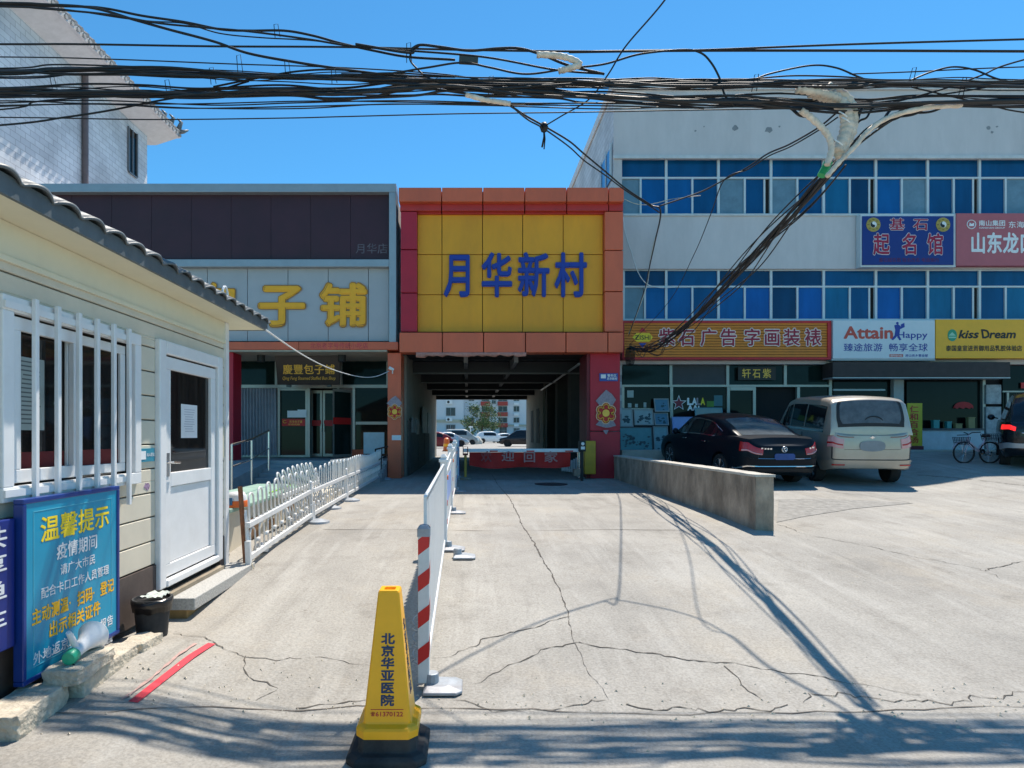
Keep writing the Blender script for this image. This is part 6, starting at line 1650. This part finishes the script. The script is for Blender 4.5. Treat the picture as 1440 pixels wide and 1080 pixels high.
# ---- dark SUV cut by the right edge
suv = dict(n=8, bottom=[(-1,0.36),(-0.85,0.26),(0.85,0.26),(1,0.36)], top=[(-1,1.02),(-0.97,1.10),(0.3,1.06),(0.6,1.0),(0.9,0.86),(1,0.7)],
           bulge=[(0,0.92),(0.1,0.98),(0.3,1.0),(0.6,1.0),(0.85,0.98),(1.0,0.95)], crown=0.03, wheel_r=0.35, axles=(-1.35,1.36),
           cabin=[(-2.12,1.06),(-2.02,1.25),(-1.75,1.52),(-1.5,1.64),(-1.0,1.70),(0,1.71),(0.4,1.66),(0.9,1.38),(1.4,1.02)],
           belt=[(-2.2,1.08),(1.4,1.02)], cabin_w=[(-2.1,0.76),(-1.8,0.84),(0.6,0.86),(1.4,0.74)], taper=0.30, roof_crown=0.04)
L, W = 4.5, 1.84
ux, uy = 14.35, 15.0
suvo, patch, band, bpt, cpt = car('suv_car', 'black car with a lit red tail lamp and silver bumper, parked beyond the bicycle', 'car', ux, uy, R(-40), L, W, suv, M['black_car'])
patch('rear_window', M['car_glass'], [(lerp(-2.04,-1.62,i/8), -0.48, 0.48) for i in range(9)])
for s in (-1,1):
    for a, b in ((-1.55,-0.5),(-0.42,0.35),(0.42,0.9)): patch('side_window', M['car_glass'], [(lerp(a,b,i/6), s*0.72, s*0.94) for i in range(7)])
    band('tail_lamp', M['lamp_lit'] if s < 0 else M['lamp_red'], ang(L,W,s*0.72,8), ang(L,W,s*0.97,8), 0.80, 0.93, 0.012, 10)
    q = MB(); q.lathe([(0.0,-0.06),(0.06,-0.05),(0.08,0.0),(0.05,0.05),(0.0,0.06)], (s*1.02,0.85,1.10), 'Y', 12); q.bar((s*0.88,0.87,1.06),(s*0.98,0.86,1.09),0.03); q.build('door_mirror', M['black_car'], suvo, local=True, smooth=True)
band('silver_skid', mat('silver_skid', (0.42,0.43,0.44), 0.4, metal=0.4), ang(L,W,-0.97,8), ang(L,W,0.97,8), 0.24, 0.40, 0.03, 30, thick=0.05)
band('chrome_strip', M['chrome'], ang(L,W,-0.6,8), ang(L,W,0.6,8), 0.74, 0.77, 0.012)
p = bpt(-math.pi/2, 0.55)
q = MB(); q.box(-0.24,0.24,p.y-0.016,p.y+0.004,p.z-0.07,p.z+0.07); q.build('number_plate', mat('bright_blue_plate', (0.02,0.12,0.50), 0.4), suvo, local=True, bevel=0.004)
q = MB()
for k in range(6): q.box(-0.5+0.09*k,-0.46+0.09*k,bpt(ang(L,W,-0.4,8),0.9).y-0.012,bpt(ang(L,W,-0.4,8),0.9).y+0.01,bpt(0,0.9).z-0.012,bpt(0,0.9).z+0.012)
q.build('badge', M['chrome'], suvo, local=True)

# ---- small bicycle in the shade
YK = 14.6
kx0 = PX(1355.5,YK); kx1 = PX(1392,YK)
zk = zg((kx0+kx1)/2, YK)
bk = thing('bicycle', 'small pale bicycle with a dark front basket in the shade before the white low wall', 'bicycle', ((kx0+kx1)/2,YK,zk))
rw = 0.25
wc = [Vector((kx0,YK,zk+rw)), Vector((kx1,YK,zk+rw))]
for c in wc:
    q = MB(); q.tube([c+Vector((rw*math.cos(a),0,rw*math.sin(a))) for a in [2*math.pi*i/28 for i in range(29)]], 0.02, 7); wo = q.build('wheel', M['tyre'], bk, smooth=True)
    q = MB()
    for i in range(14):
        a = 2*math.pi*i/14; q.cyl(c+Vector((0.02*math.cos(a+1),0.015*(-1)**i,0.02*math.sin(a+1))), c+Vector((rw*math.cos(a),0,rw*math.sin(a))), 0.003, n=4)
    q.cyl(c-Vector((0,0.04,0)), c+Vector((0,0.04,0)), 0.02, n=10); q.build('spokes', M['steel'], wo)
    q = MB(); q.grid([[c+Vector(((rw+0.035)*math.cos(a),d,(rw+0.035)*math.sin(a))) for d in (-0.03,0,0.03)] for a in [R(20)+R(140)*i/10 for i in range(11)]]); q.build('mudguard', mat('pale_mudguard', (0.55,0.50,0.56), 0.4), bk, smooth=True)
lil = mat('pale_lilac_frame', (0.60,0.52,0.62), 0.35)
hd = wc[0]+Vector((0.10,0,0.36)); bb_ = wc[0]+Vector((0.40,0,0.02)); seat = wc[1]+Vector((-0.12,0,0.36))
q = MB()
q.tube([hd+Vector((-0.01,0,-0.06)), hd.lerp(bb_,0.5)+Vector((0,0,-0.04)), bb_], 0.02, 8); q.tube([hd+Vector((0,0,-0.13)), hd.lerp(bb_,0.5)+Vector((-0.02,0,-0.11)), bb_+Vector((0,0,-0.01))], 0.017, 8)
q.tube([bb_, seat], 0.017, 8); q.tube([bb_, wc[1]+Vector((0,0.03,0))], 0.012, 7); q.tube([seat+Vector((0.02,0,-0.12)), wc[1]+Vector((0,0.03,0))], 0.012, 7)
q.build('frame', lil, bk, smooth=True)
q = MB(); q.tube([hd+Vector((0.02,0,0.08)), hd, hd+Vector((-0.03,0.04,-0.12)), wc[0]+Vector((0,0.04,0))], 0.013, 7); q.tube([hd+Vector((-0.03,-0.04,-0.12)), wc[0]+Vector((0,-0.04,0))], 0.012, 7); q.build('fork', lil, bk, smooth=True)
q = MB(); q.tube([hd+Vector((0.10,-0.24,0.13)), hd+Vector((0.01,-0.10,0.12)), hd+Vector((0.02,0,0.08)), hd+Vector((0.01,0.10,0.12)), hd+Vector((0.10,0.24,0.13))], 0.012, 7); q.tube([hd+Vector((-0.28,-0.02,0.06)), hd+Vector((-0.02,-0.02,0.07))], 0.010, 6); q.build('handlebar', M['black'], bk, smooth=True)
def basket(c, w, d, h, nm):
    q = MB()
    for k in range(5):
        z = c.z + h*k/4; f = 0.8+0.2*k/4
        q.tube([Vector((c.x-w/2*f,c.y-d/2*f,z)),Vector((c.x+w/2*f,c.y-d/2*f,z)),Vector((c.x+w/2*f,c.y+d/2*f,z)),Vector((c.x-w/2*f,c.y+d/2*f,z)),Vector((c.x-w/2*f,c.y-d/2*f,z))], 0.007, 5)
    for i in range(7):
        t = -1+2*i/6
        for s in (-1,1): q.cyl((c.x+t*w/2*0.8,c.y+s*d/2*0.8,c.z),(c.x+t*w/2,c.y+s*d/2,c.z+h),0.006,n=5)
    q.box(c.x-w*0.4,c.x+w*0.4,c.y-d*0.4,c.y+d*0.4,c.z-0.004,c.z); q.build(nm, mat('dark_basket', (0.03,0.03,0.05), 0.6), bk)
basket(wc[0]+Vector((-0.06,0,0.20)), 0.26, 0.22, 0.17, 'front_basket')
basket(wc[1]+Vector((0.0,0,0.30)), 0.28, 0.22, 0.15, 'rear_basket')
q = MB(); q.lathe([(0,0),(0.09,0.0),(0.10,0.03),(0.05,0.06),(0,0.06)], seat+Vector((0.02,0,0.02)), n=12); q.build('saddle', M['black'], bk, smooth=True)
q = MB(); q.cyl(bb_-Vector((0,0.06,0)), bb_-Vector((0,0.045,0)), 0.07, n=16); q.bar(bb_-Vector((0,0.07,0)), bb_+Vector((0.09,-0.07,-0.08)), 0.015); q.box(bb_.x+0.05,bb_.x+0.13,bb_.y-0.15,bb_.y-0.07,bb_.z-0.09,bb_.z-0.07); q.build('crank', M['steel'], bk)

# ================================================================== courtyard beyond the passage
YH = 150.0
ap = thing('apartment_block', 'white apartment block with rows of windows and red balconies far beyond the passage', 'apartment block', (PX(690,YH),YH,0.5))
wallw = mat('white_apartment_wall', (0.62,0.64,0.66), 0.8, var=0.05)
q = MB(); q.box(PX(560,YH), PX(652,YH), YH-2.5, YH+12, 0.4, 22); q.box(PX(652,YH)+0.01, PX(800,YH), YH, YH+12, 0.4, 22); q.build('wall', wallw, ap)
q = MB()
for py in (592,): fbox(q, 560, 652.5, py-2, py+2, YH-2.9, 0.38)
fbox(q, 652.5, 800, 597, 599, YH-0.5, 0.48); q.build('string_course', mat('beige_band', (0.50,0.45,0.33), 0.8), ap)
wind = mat('apartment_glass', (0.035,0.045,0.05), 0.2)
def awin(x0, x1, y0, y1, Y, grid=False):
    q = MB(); fbox(q, x0, x1, y0, y1, Y-0.12, 0.1); o = q.build('window', mat_white_bar, ap)
    q = MB(); m_ = (x0+x1)/2; fbox(q, x0+0.5, m_-0.25, y0+0.5, y1-0.5, Y-0.14, 0.015); fbox(q, m_+0.25, x1-0.5, y0+0.5, y1-0.5, Y-0.14, 0.015); q.build('pane', wind, o)
    if grid:
        q = MB()
        for k in range(5): fbox(q, x0+(x1-x0)*k/5+0.6, x0+(x1-x0)*k/5+0.9, y0, y1, Y-0.22, 0.06)
        fbox(q, x0, x1, (y0+y1)/2-0.2, (y0+y1)/2+0.2, Y-0.24, 0.02); q.build('window_grille', mat_white_bar, o)
mat_white_bar = mat('apartment_frame', (0.35,0.37,0.38), 0.5)
for y0, y1 in ((524,536),(549,560.5),(573,585),(597,610)):
    Y = YH-2.5; awin(627, 640.5, y0, y1, Y, y0 > 590)
    if y0 < 590:
        q = MB(); fbox(q, 627, 636, y1+2, y1+7.5, Y-0.7, 0.65); o = q.build('air_conditioner', M['upvc'], ap); q = MB(); q.cyl(P(630.5,y1+4.8,Y-0.7),P(630.5,y1+4.8,Y-0.74),0.32,n=12); q.build('fan_grille', M['black'], o)
for y0, y1 in ((526,534),(541,549),(556.5,564),(571,579),(587,594.5)):
    awin(659, 667, y0, y1, YH); awin(722, 730.5, y0, y1, YH)
    q = MB(); fbox(q, 723, 729.5, y1+2, y1+5.5, YH-0.7, 0.65); q.build('air_conditioner', M['upvc'], ap)
    awin(677, 688, y0, y1, YH); awin(700.5, 713.5, y0, y1, YH); awin(691.5, 697.5, y0+6, y1+4, YH)
    for a, b in ((676,689),(700,714)):
        q = MB(); fbox(q, a, b, y1+0.6, y1+6.2, YH-0.9, 0.85); q.build('balcony_panel', mat('brick_red_panel', (0.42,0.055,0.04), 0.7), ap)
awin(722, 731, 602, 610, YH, True); awin(690, 697, 600, 606, YH); awin(702, 713, 600, 610, YH, True)
# tree
def leaf_tree(name, label, x, y, crown_z, rx, rz, n, seed, cols, leaf=0.28):
    z = zg(x, y); r = random.Random(seed)
    t = thing(name, label, 'tree', (x,y,z))
    q = MB(); q.tube([(x,y,z-0.1),(x+0.1,y,z+1.2),(x-0.1,y,crown_z)], [0.20,0.16,0.08], 8)
    for i in range(8):
        a = r.uniform(0,6.28); q.tube([(x,y,z+1.4+0.25*i),(x+rx*0.35*math.cos(a),y+rx*0.35*math.sin(a),crown_z-0.4+0.2*i),(x+rx*0.7*math.cos(a),y+rx*0.7*math.sin(a),crown_z+0.3+0.15*i)], [0.07,0.05,0.02], 6)
    q.build('trunk', M['bark'], t, smooth=True)
    cl = []
    for i in range(26):
        a, b = r.uniform(0,6.28), r.uniform(-1,1); k = r.uniform(0.45,1)
        cl.append((Vector((x+rx*k*math.cos(a)*math.sqrt(1-b*b*0.8), y+rx*k*math.sin(a)*math.sqrt(1-b*b*0.8), crown_z+rz*k*b)), r.uniform(0.5,1.1)*rx*0.34))
    q = MB()
    for i in range(n):
        c, s = r.choice(cl); p = c + Vector((r.gauss(0,1),r.gauss(0,1),r.gauss(0,0.8)))*s*0.55
        u = Vector((r.gauss(0,1),r.gauss(0,1),r.gauss(0,0.6))).normalized(); v = u.cross(Vector((r.gauss(0,1),r.gauss(0,1),r.gauss(0,1)))).normalized()
        w = leaf*r.uniform(0.6,1.3); q.cur = r.choice((0,0,1,2)); q.quad(p-u*w*0.5, p+v*w*0.3, p+u*w*0.5, p-v*w*0.3)
    q.build('crown', cols, t, fixn=False)
leafm = [mat('leaf', c, 0.6, var=0.25) for c in ((0.075,0.13,0.03),(0.11,0.18,0.045),(0.045,0.085,0.025))]
leaf_tree('leafy_tree', 'green leafy tree in the courtyard seen through the passage', PX(677,105), 105, PZ(587,105), 3.1, 2.6, 4200, 4, leafm)
# small plants and posts in the yard
leaf_tree('small_bush', 'low dark green bush left of the courtyard tree', PX(661,100), 100, PZ(602,100), 1.0, 1.5, 900, 9, leafm, 0.22)
yl = thing('lamp_pole', 'thin white pole standing left of the courtyard tree', 'pole', (PX(661.5,90),90,0.5))
q = MB(); q.cyl((PX(661.5,90),90,0.5),(PX(661.5,90),90,PZ(599,90)),0.07,n=8); q.box(PX(659,90),PX(665,90),89.9,90.1,PZ(601.5,90),PZ(599.5,90)); q.build('pole', M['upvc'], yl)
simple = dict(sal); simpv = dict(van); simps = dict(suv)
def far_car(name, label, cat, px, Y, yaw, L, W, spec, paint, van_like=False):
    t, patch, band, bp_, cp_ = car(name, label, cat, PX(px,Y), Y, yaw, L, W, spec, paint, detail=False)
    c0, c1 = spec['cabin'][0][0], spec['cabin'][-1][0]
    for s in (-1,1):
        patch('side_window', M['car_glass'], [(lerp(c0*0.55,c1*0.45,i/8), s*0.72, s*0.94) for i in range(9)], 0.012)
    patch('windscreen', M['car_glass'], [(lerp(c1*0.5,c1*0.94,i/6), -0.5, 0.5) for i in range(7)], 0.012)
    for s in (-1,1): band('head_lamp', M['upvc'], math.pi/2 - s*0.30, math.pi/2 - s*0.75, 0.62, 0.85, 0.012, 5)
    return t
far_car('courtyard_car', 'silver grey saloon side on, leftmost car seen through the passage', 'car', 627.5, 62, R(-78), 4.6, 1.8, simple, M['silver_car'])
far_car('courtyard_car', 'white crossover car side on, below the courtyard tree', 'car', 690, 88, R(-80), 4.4, 1.85, simps, M['white_car'])
far_car('courtyard_car', 'white saloon partly hidden behind the white crossover', 'car', 709, 96, R(-70), 4.8, 1.85, simple, M['white_car'])
far_car('courtyard_car', 'black off road car nosing in from the right of the courtyard', 'car', 733, 62, R(80), 4.6, 1.9, simps, M['black_car'])
far_car('courtyard_car', 'silver van with dark windows behind the silver grey saloon', 'van', 649, 76, R(-95), 4.4, 1.75, simpv, mat('grey_green_paint', (0.34,0.36,0.35), 0.4, metal=0.3))
far_car('courtyard_car', 'small dark red car just showing at the left edge of the passage', 'car', 612, 55, R(-85), 4.0, 1.7, simple, mat('dark_red_paint', (0.20,0.015,0.02), 0.3))
ob = thing('orange_barrel', 'orange and yellow traffic barrel in the sun beyond the passage', 'traffic barrel', (PX(628,44),44,0.5))
q = MB(); q.lathe([(0,0),(0.30,0),(0.30,0.08),(0.25,0.1),(0.22,0.5),(0.19,0.9),(0.10,0.98),(0,1.0)], (PX(628,44),44,0.5), n=18); q.build('body', M['orange'], ob, smooth=40)
q = MB(); q.lathe([(0.236,0.35),(0.242,0.35),(0.226,0.55),(0.22,0.55)], (PX(628,44),44,0.5), n=18); q.build('band', M['yellow_plastic'], ob, smooth=40)
rr = thing('rock', 'pale garden rock on the courtyard kerb beneath the tree', 'rock', (PX(671,80),80,0.5))
q = MB(); r = random.Random(5)
q.lathe([(0,0),(0.6,0.0),(0.65,0.4),(0.45,0.9),(0,1.1)], (PX(671.5,80),80,0.45), n=12)
for v in q.v: v += Vector((r.uniform(-.1,.1),r.uniform(-.1,.1),r.uniform(-.08,.08)))
q.build('stone', M['concrete_cap'], rr, smooth=50)

# ================================================================== overhead cables
rc_ = random.Random(33)
def spl(pts, n=10):
    pts = [Vector(p) for p in pts]; out = []
    e = [pts[0]*2-pts[1]] + pts + [pts[-1]*2-pts[-2]]
    for i in range(1, len(e)-2):
        a, b, c, d = e[i-1], e[i], e[i+1], e[i+2]
        for k in range(n):
            t = k/n
            out.append(0.5*((2*b)+(c-a)*t+(2*a-5*b+4*c-d)*t*t+(3*b-a-3*c+d)*t**3))
    out.append(pts[-1]); return out
def cable(px, Y, r, label, group=None, name='cable', m='cable', n=10, sides=5):
    """px: photo points (x, y[, Y]) of a cable hanging about Y metres away"""
    w = [P(p[0], p[1], p[2] if len(p) > 2 else Y) for p in px]
    w = spl(w, n)
    q = MB(); q.tube(w, r, sides)
    o = q.build(name, M[m], loc=tuple(w[0]), smooth=True)
    return tag(o, label, 'cable', group)
YC = 5.5
upper = [(-700,104),(-300,100),(0,101),(100,97),(240,100),(340,105),(400,108),(480,108),(560,111),(640,115),(720,117),(800,117),(880,116),(960,116),(1040,116),(1100,115),(1180,117),(1250,117),(1340,117),(1440,117),(1700,114),(2100,112)]
lower = [(-700,124),(-300,128),(0,129),(100,128),(200,130),(300,131),(400,129),(480,130),(560,124),(620,120),(680,124),(760,129),(850,134),(960,140),(1040,141),(1100,143),(1200,147),(1300,144),(1440,141),(1700,138),(2100,135)]
def run(base, k, amp, r, label, group, slope=0.0):
    ph, f1, f2 = rc_.uniform(0,6.28), rc_.uniform(0.006,0.014), rc_.uniform(0.018,0.034)
    off = rc_.uniform(-amp, amp); Y = YC + rc_.uniform(-0.22, 0.22)
    pts = []
    for x, y in base:
        x2 = x + rc_.uniform(-20,20)
        pts.append((x2, y + off + amp*0.55*math.sin(f1*x2+ph) + amp*0.32*math.sin(f2*x2+ph*2) + slope*(x2-700), Y + 0.05*math.sin(f1*1.4*x2+ph)))
    return cable(pts, Y, r, label, group)
for k in range(11): run(upper, k, 6, rc_.choice((0.005,0.007,0.009,0.012)), 'black cable twisting within the upper dense bundle of the overhead run', 'cables of the upper overhead bundle')
for k in range(2): run(upper, k, 1.5, 0.017, 'thick black cable at the core of the upper overhead bundle', 'core cables of the upper bundle')
for k in range(11): run(lower, k, 8, rc_.choice((0.005,0.006,0.009,0.011)), 'black cable twisting within the lower dense bundle of the overhead run', 'cables of the lower overhead bundle')
for k in range(2): run(lower, k, 1.5, 0.015, 'thick black cable at the core of the lower overhead bundle', 'core cables of the lower bundle')
for k in range(4): run([(x, lerp(150,146,(x+700)/2800)) for x in range(-700,2101,140)], k, 5, 0.006, 'thin black cable along the underside of the overhead bundles', 'thin cables under the bundles')
cable([(-300,166),(0,165),(210,168),(400,166),(480,164),(640,160),(800,158),(960,155),(1150,152),(1440,146),(1900,140)], 5.80, 0.006, 'lowest thin black wire running straight below all the overhead bundles')
cable([(-400,61),(0,62),(110,62),(300,65),(480,66),(650,70),(800,72),(960,71),(1200,62),(1480,54),(2000,40)], 5.90, 0.010, 'straight cable crossing the sky above the bundles and rising to the right')
cable([(800,73),(960,71),(1200,71),(1440,72),(2000,74)], 5.95, 0.013, 'level thick cable crossing the sky on the right above the bundles')
cable([(-400,78),(0,80),(150,83),(330,90),(480,95),(620,104),(700,116)], 5.70, 0.006, 'thin wire dipping from the left into the upper bundle')
cable([(-300,0),(0,4),(60,6),(130,11),(190,28),(240,42),(300,58),(350,75),(420,88),(480,97),(560,108),(640,122)], 5.50, 0.012, 'cable falling from the top left corner across the sky into the upper bundle')
cable([(-300,2),(0,7),(110,9),(150,12),(200,22),(260,31),(310,41),(350,43),(400,43),(440,50),(480,61),(530,72),(575,80),(640,84)], 5.52, 0.011, 'wavy cable from the top left corner, upper one of the pair in the sky')
cable([(-300,4),(0,9),(60,12),(150,20),(220,32),(280,38),(340,43),(390,49),(440,56),(490,64),(560,70),(680,80),(780,98),(850,104)], 5.45, 0.009, 'wavy cable from the top left corner, lower one of the pair in the sky')
cable([(20,9),(90,13),(170,25),(215,30),(260,33),(310,47),(370,53),(440,57),(500,66)], 5.55, 0.006, 'thin loose wire following the wavy cables at the top left')
cable([(500,62),(575,74),(580,68),(592,63),(620,66),(660,71),(700,68),(730,68),(760,76),(800,92),(850,104)], 5.40, 0.012, 'dark looped cable winding above the bundles in the middle of the picture')
cable([(590,64),(578,75),(577,85),(585,95),(600,108),(630,122)], 5.42, 0.008, 'short cable loop hanging down into the bundles left of the middle')
cable([(480,104),(540,104),(600,95),(650,88),(690,95),(740,104),(800,96),(850,90),(900,76),(960,70),(985,74),(1000,88),(1012,110),(1020,135),(1035,150)], 5.35, 0.009, 'cable arching over the bundles and dropping in a hook right of the middle')
cable([(1060,112),(1085,103),(1140,92),(1175,95),(1205,107),(1230,116)], 5.50, 0.008, 'cable arched above the right bundles over the white conduits')
cable([(1280,113),(1310,101),(1340,94),(1370,98),(1400,110),(1430,117)], 5.50, 0.008, 'cable arched above the bundles near the right edge')
cable([(1700,20),(1440,84),(1380,106),(1330,124),(1280,138),(1230,150)], 5.50, 0.008, 'cable slanting down from the right edge into the lower bundle')
cable([(1195,104),(1280,101),(1440,94),(1800,85)], 5.65, 0.006, 'thin wire leaving the right bundles and rising slowly to the right edge')
cable([(-300,196),(0,176),(90,165),(155,155),(220,142),(300,128),(350,114)], 5.50, 0.009, 'cable rising from the left edge across the tiled building into the bundles')
cable([(-300,172),(0,154),(50,143),(110,138),(200,132)], 5.50, 0.007, 'short cable rising from the left edge to the lower bundle')
cable([(640,115),(700,122),(760,132),(830,138),(900,146),(990,152)], 5.45, 0.010, 'cable crossing from the upper to the lower bundle in the middle')
cable([(300,122),(360,110),(420,100),(480,98),(560,106),(640,108)], 5.45, 0.009, 'cable crossing upwards between the bundles left of the middle')
cable([(1180,150),(1300,136),(1380,124),(1440,112),(1700,80)], 5.50, 0.007, 'cable crossing the right bundles upwards towards the right edge')
cable([(1280,122),(1340,136),(1400,150),(1440,158),(1600,180)], 5.55, 0.007, 'cable crossing the right bundles downwards towards the right edge')
# wires that leave the run towards the buildings
cable([(985,-80,4.0),(935,0,4.6),(880,65,5.1),(855,105,5.4),(828,140,5.7),(790,163,5.9),(765,178,6.1)], 6, 0.007, 'thin wire coming from overhead and tied into the knot of drop wires')
cable([(715,147,5.5),(740,163,5.8),(765,177,6.1),(800,198,6.5),(820,215,6.7),(850,240,7.0),(880,265,7.2),(915,288,7.4),(929,298,7.45),(921,340,9.5),(914,372,11.5),(904,415,14.0),(884,472,17.6)], 6, 0.010, 'drop wire from the middle of the run to the gatehouse corner, upper strand')
cable([(718,148,5.5),(742,168,5.8),(765,181,6.1),(800,206,6.5),(822,226,6.7),(852,247,7.0),(880,268,7.2),(916,291,7.4),(929,300,7.45)], 6, 0.008, 'drop wire from the middle of the run to the gatehouse corner, lower strand')
cable([(929,300,18.15),(926,320,18.2),(920,340,18.2),(914,370,18.2),(910,400,18.1),(896,440,17.9),(884,470,17.8)], 18, 0.014, 'pale wire running down the grey wall from the blue windows', m='conduit')
cable([(876,305,18.2),(880,330,18.2),(888,355,18.2),(896,380,18.1),(908,398,18.1),(925,404,18.2),(950,404,18.2)], 18, 0.014, 'thin white wire sagging over the grey wall beside the gatehouse', m='upvc')
cable([(878,280,18.2),(892,286,18.2),(908,288,18.2),(925,285,18.2),(945,280,18.1),(985,275,15)], 18, 0.012, 'short pale wire across the first blue window', m='conduit')
q = MB(); c = P(765,179,6.1); q.lathe([(0,-0.05),(0.03,-0.04),(0.045,0),(0.03,0.04),(0,0.05)], tuple(c), n=10); q.tube([c, c+Vector((0.0,0,-0.10)), c+Vector((-0.02,0,-0.20))], 0.01, 5); q.tube([c, c+Vector((0.01,0,-0.12)), c+Vector((0.0,0,-0.22))], 0.007, 5)
tag(q.build('wire_knot', M['cable'], loc=tuple(c), smooth=True), 'black knot of tape and loose ends where the drop wires meet', 'wire knot')
cable([(1175,160,5.55),(1150,180,5.8),(1110,203,6.1),(1080,216,6.4),(1050,236,6.8),(1020,252,7.1),(990,268,7.25),(960,279,7.35),(927,290,7.45)], 6, 0.009, 'wire from the white conduits back to the gatehouse corner, upper strand')
cable([(1178,165,5.55),(1150,184,5.8),(1112,206,6.1),(1082,219,6.4),(1052,238,6.8),(1018,254,7.15),(1000,300,9.0),(975,360,11.5),(940,425,14.5),(886,484,17.7)], 6, 0.007, 'wire from the white conduits to the gatehouse corner, lower strand')
# the heavy bundle that drops from the conduits to the corner of the gatehouse
A0, B0 = P(1180,228,5.6), P(886,487,17.7)
def drop(k, spread, r, label, group, sagk=0.55, wob=0.05):
    ph = rc_.uniform(0,6.28); pts = []
    for i in range(60):
        t = i/59; p = A0.lerp(B0, t); s = 4*t*(1-t)
        p.z -= sagk*s*(0.6+0.8*t)
        w = spread*(0.45+0.9*s)
        p += Vector((w*math.cos(ph+9*t), w*0.5*math.sin(ph+5*t), w*math.sin(ph+9*t)*0.8)) + Vector((0,0,wob*math.sin(15*t+ph)*s))
        pts.append(p)
    q = MB(); q.tube(pts, r, 6); tag(q.build('drop_cable', M['cable'], loc=tuple(pts[0]), smooth=True), label, 'cable', group)
for k in range(8): drop(k, 0.042, rc_.choice((0.009,0.012,0.018)), 'black cable in the heavy bundle dropping to the gatehouse corner', 'cables of the heavy drop bundle', wob=0.05)
for k in range(6): drop(k, 0.15, 0.008, 'loose thin wire straying beside the heavy drop bundle', 'loose wires beside the drop bundle', sagk=0.6, wob=0.10)
q = MB(); 
for k in range(6):
    c = P(883,500,17.6); q.tube([c+Vector((0.07*math.cos(a)+0.02*k, -0.02*k, 0.26*math.sin(a)-0.03)) for a in [2*math.pi*i/16 for i in range(17)]], 0.010, 5)
tag(q.build('cable_coil', M['cable'], loc=tuple(P(883,520,17.6)), smooth=True), 'black coil of spare cable hanging at the left end of the slatted sign', 'cable coil')
for (x, y), (x2, y2) in (((1265,148),(1215,185)),((1300,146),(1225,180)),((1232,150),(1205,175)),((1330,144),(1240,172)),((1100,148),(1150,170)),((1282,150),(1210,190)),((1215,150),(1196,182)),((1360,142),(1260,166))):
    cable([(x+(x-x2)*1.5, y-2, 5.5),(x, y, 5.5),(lerp(x,x2,0.5), lerp(y,y2,0.5)+3, 5.45),(x2,y2,5.5),(1184,222,5.55),(1172,240,5.6)], 5.5, rc_.choice((0.007,0.010,0.013)), 'black cable fanning from the lower bundle down into the heavy drop bundle', 'cables fanning into the drop bundle')
# dusty conduits at the branching point
def conduit(px, Y, r, label):
    w = spl([P(p[0],p[1],p[2] if len(p) > 2 else Y) for p in px], 8); q = MB(); q.tube(w, [r*(1+0.10*math.sin(i*1.9)+rc_.uniform(-0.06,0.06)) for i in range(len(w))], 12)
    tag(q.build('conduit', M['conduit'], loc=tuple(w[-1]), smooth=True), label, 'conduit')
conduit([(1126,155),(1140,165),(1158,182),(1167,196),(1169,212),(1163,232)], 5.32, 0.026, 'bent white conduit curving left at the cable branching point')
conduit([(1352,148),(1300,152),(1250,165),(1220,185),(1203,205),(1180,228),(1163,248)], 5.32, 0.021, 'long white conduit sweeping right from the cable branching point')
conduit([(1140,128),(1158,133),(1172,138),(1187,152),(1192,172),(1188,192),(1176,215)], 5.38, 0.055, 'thickest white conduit, wrapped with ties, at the cable branching point')
conduit([(1163,122),(1180,130),(1196,146),(1200,168),(1196,190),(1180,220)], 5.38, 0.040, 'white conduit just right of the thickest one at the branching point')
conduit([(1120,126),(1140,128),(1165,134),(1180,140)], 5.34, 0.032, 'short white conduit end poking left out of the upper bundle')
conduit([(755,77),(780,78),(800,82),(815,90),(805,95),(786,100)], 5.3, 0.026, 'bent white conduit above the bundles near the middle of the sky')
conduit([(655,133),(680,140),(700,143),(718,146)], 5.25, 0.020, 'short white conduit on the lower bundle left of the middle')
q = MB(); q.tube([P(1165,228,5.42), P(1160,238,5.42), P(1155,247,5.42)], 0.036, 12); tag(q.build('green_tape', M['green_tape'], loc=tuple(P(1160,238,5.42))), 'green tape wound around the drop bundle below the conduits', 'tape')
q = MB()
for px, py in ((1186,160),(1190,168),(1180,200)): q.tube([P(px-6,py-3,5.30), P(px,py,5.27), P(px+5,py+4,5.30)], 0.006, 6)
tag(q.build('cable_ties', M['upvc'], loc=tuple(P(1186,165,5.8))), 'white ties knotted round the conduits and the drop bundle', 'cable ties')
q = MB(); q.xbox(Matrix.Translation(P(659,85,5.75)) @ Matrix.Rotation(0.06,4,'Y'), 0.18, 0.05, 0.055)
tag(q.build('splice_box', mat('dark_splice_box', (0.07,0.065,0.05), 0.6), loc=tuple(P(659,85,5.75))), 'small dark splice box hanging on the cables left of the middle', 'box')
q = MB()
for px, py in ((390,48),(338,98),(405,103),(78,125),(238,128),(300,112),(470,112),(690,125),(616,125),(1060,122),(1280,112),(1350,130),(575,80)):
    c = P(px,py,YC-0.05); s = rc_.uniform(0.05,0.10)
    q.tube([c+Vector((-0.02,0,-s*0.6)), c+Vector((-0.015,-0.05,s)), c+Vector((0.02,-0.05,s*1.1)), c+Vector((0.025,0,-s*0.5))], 0.0035, 4)
tag(q.build('wire_hooks', M['cable'], loc=tuple(P(616,125,YC)), smooth=True), 'thin wire hooks holding the overhead bundles together', 'wire hooks')
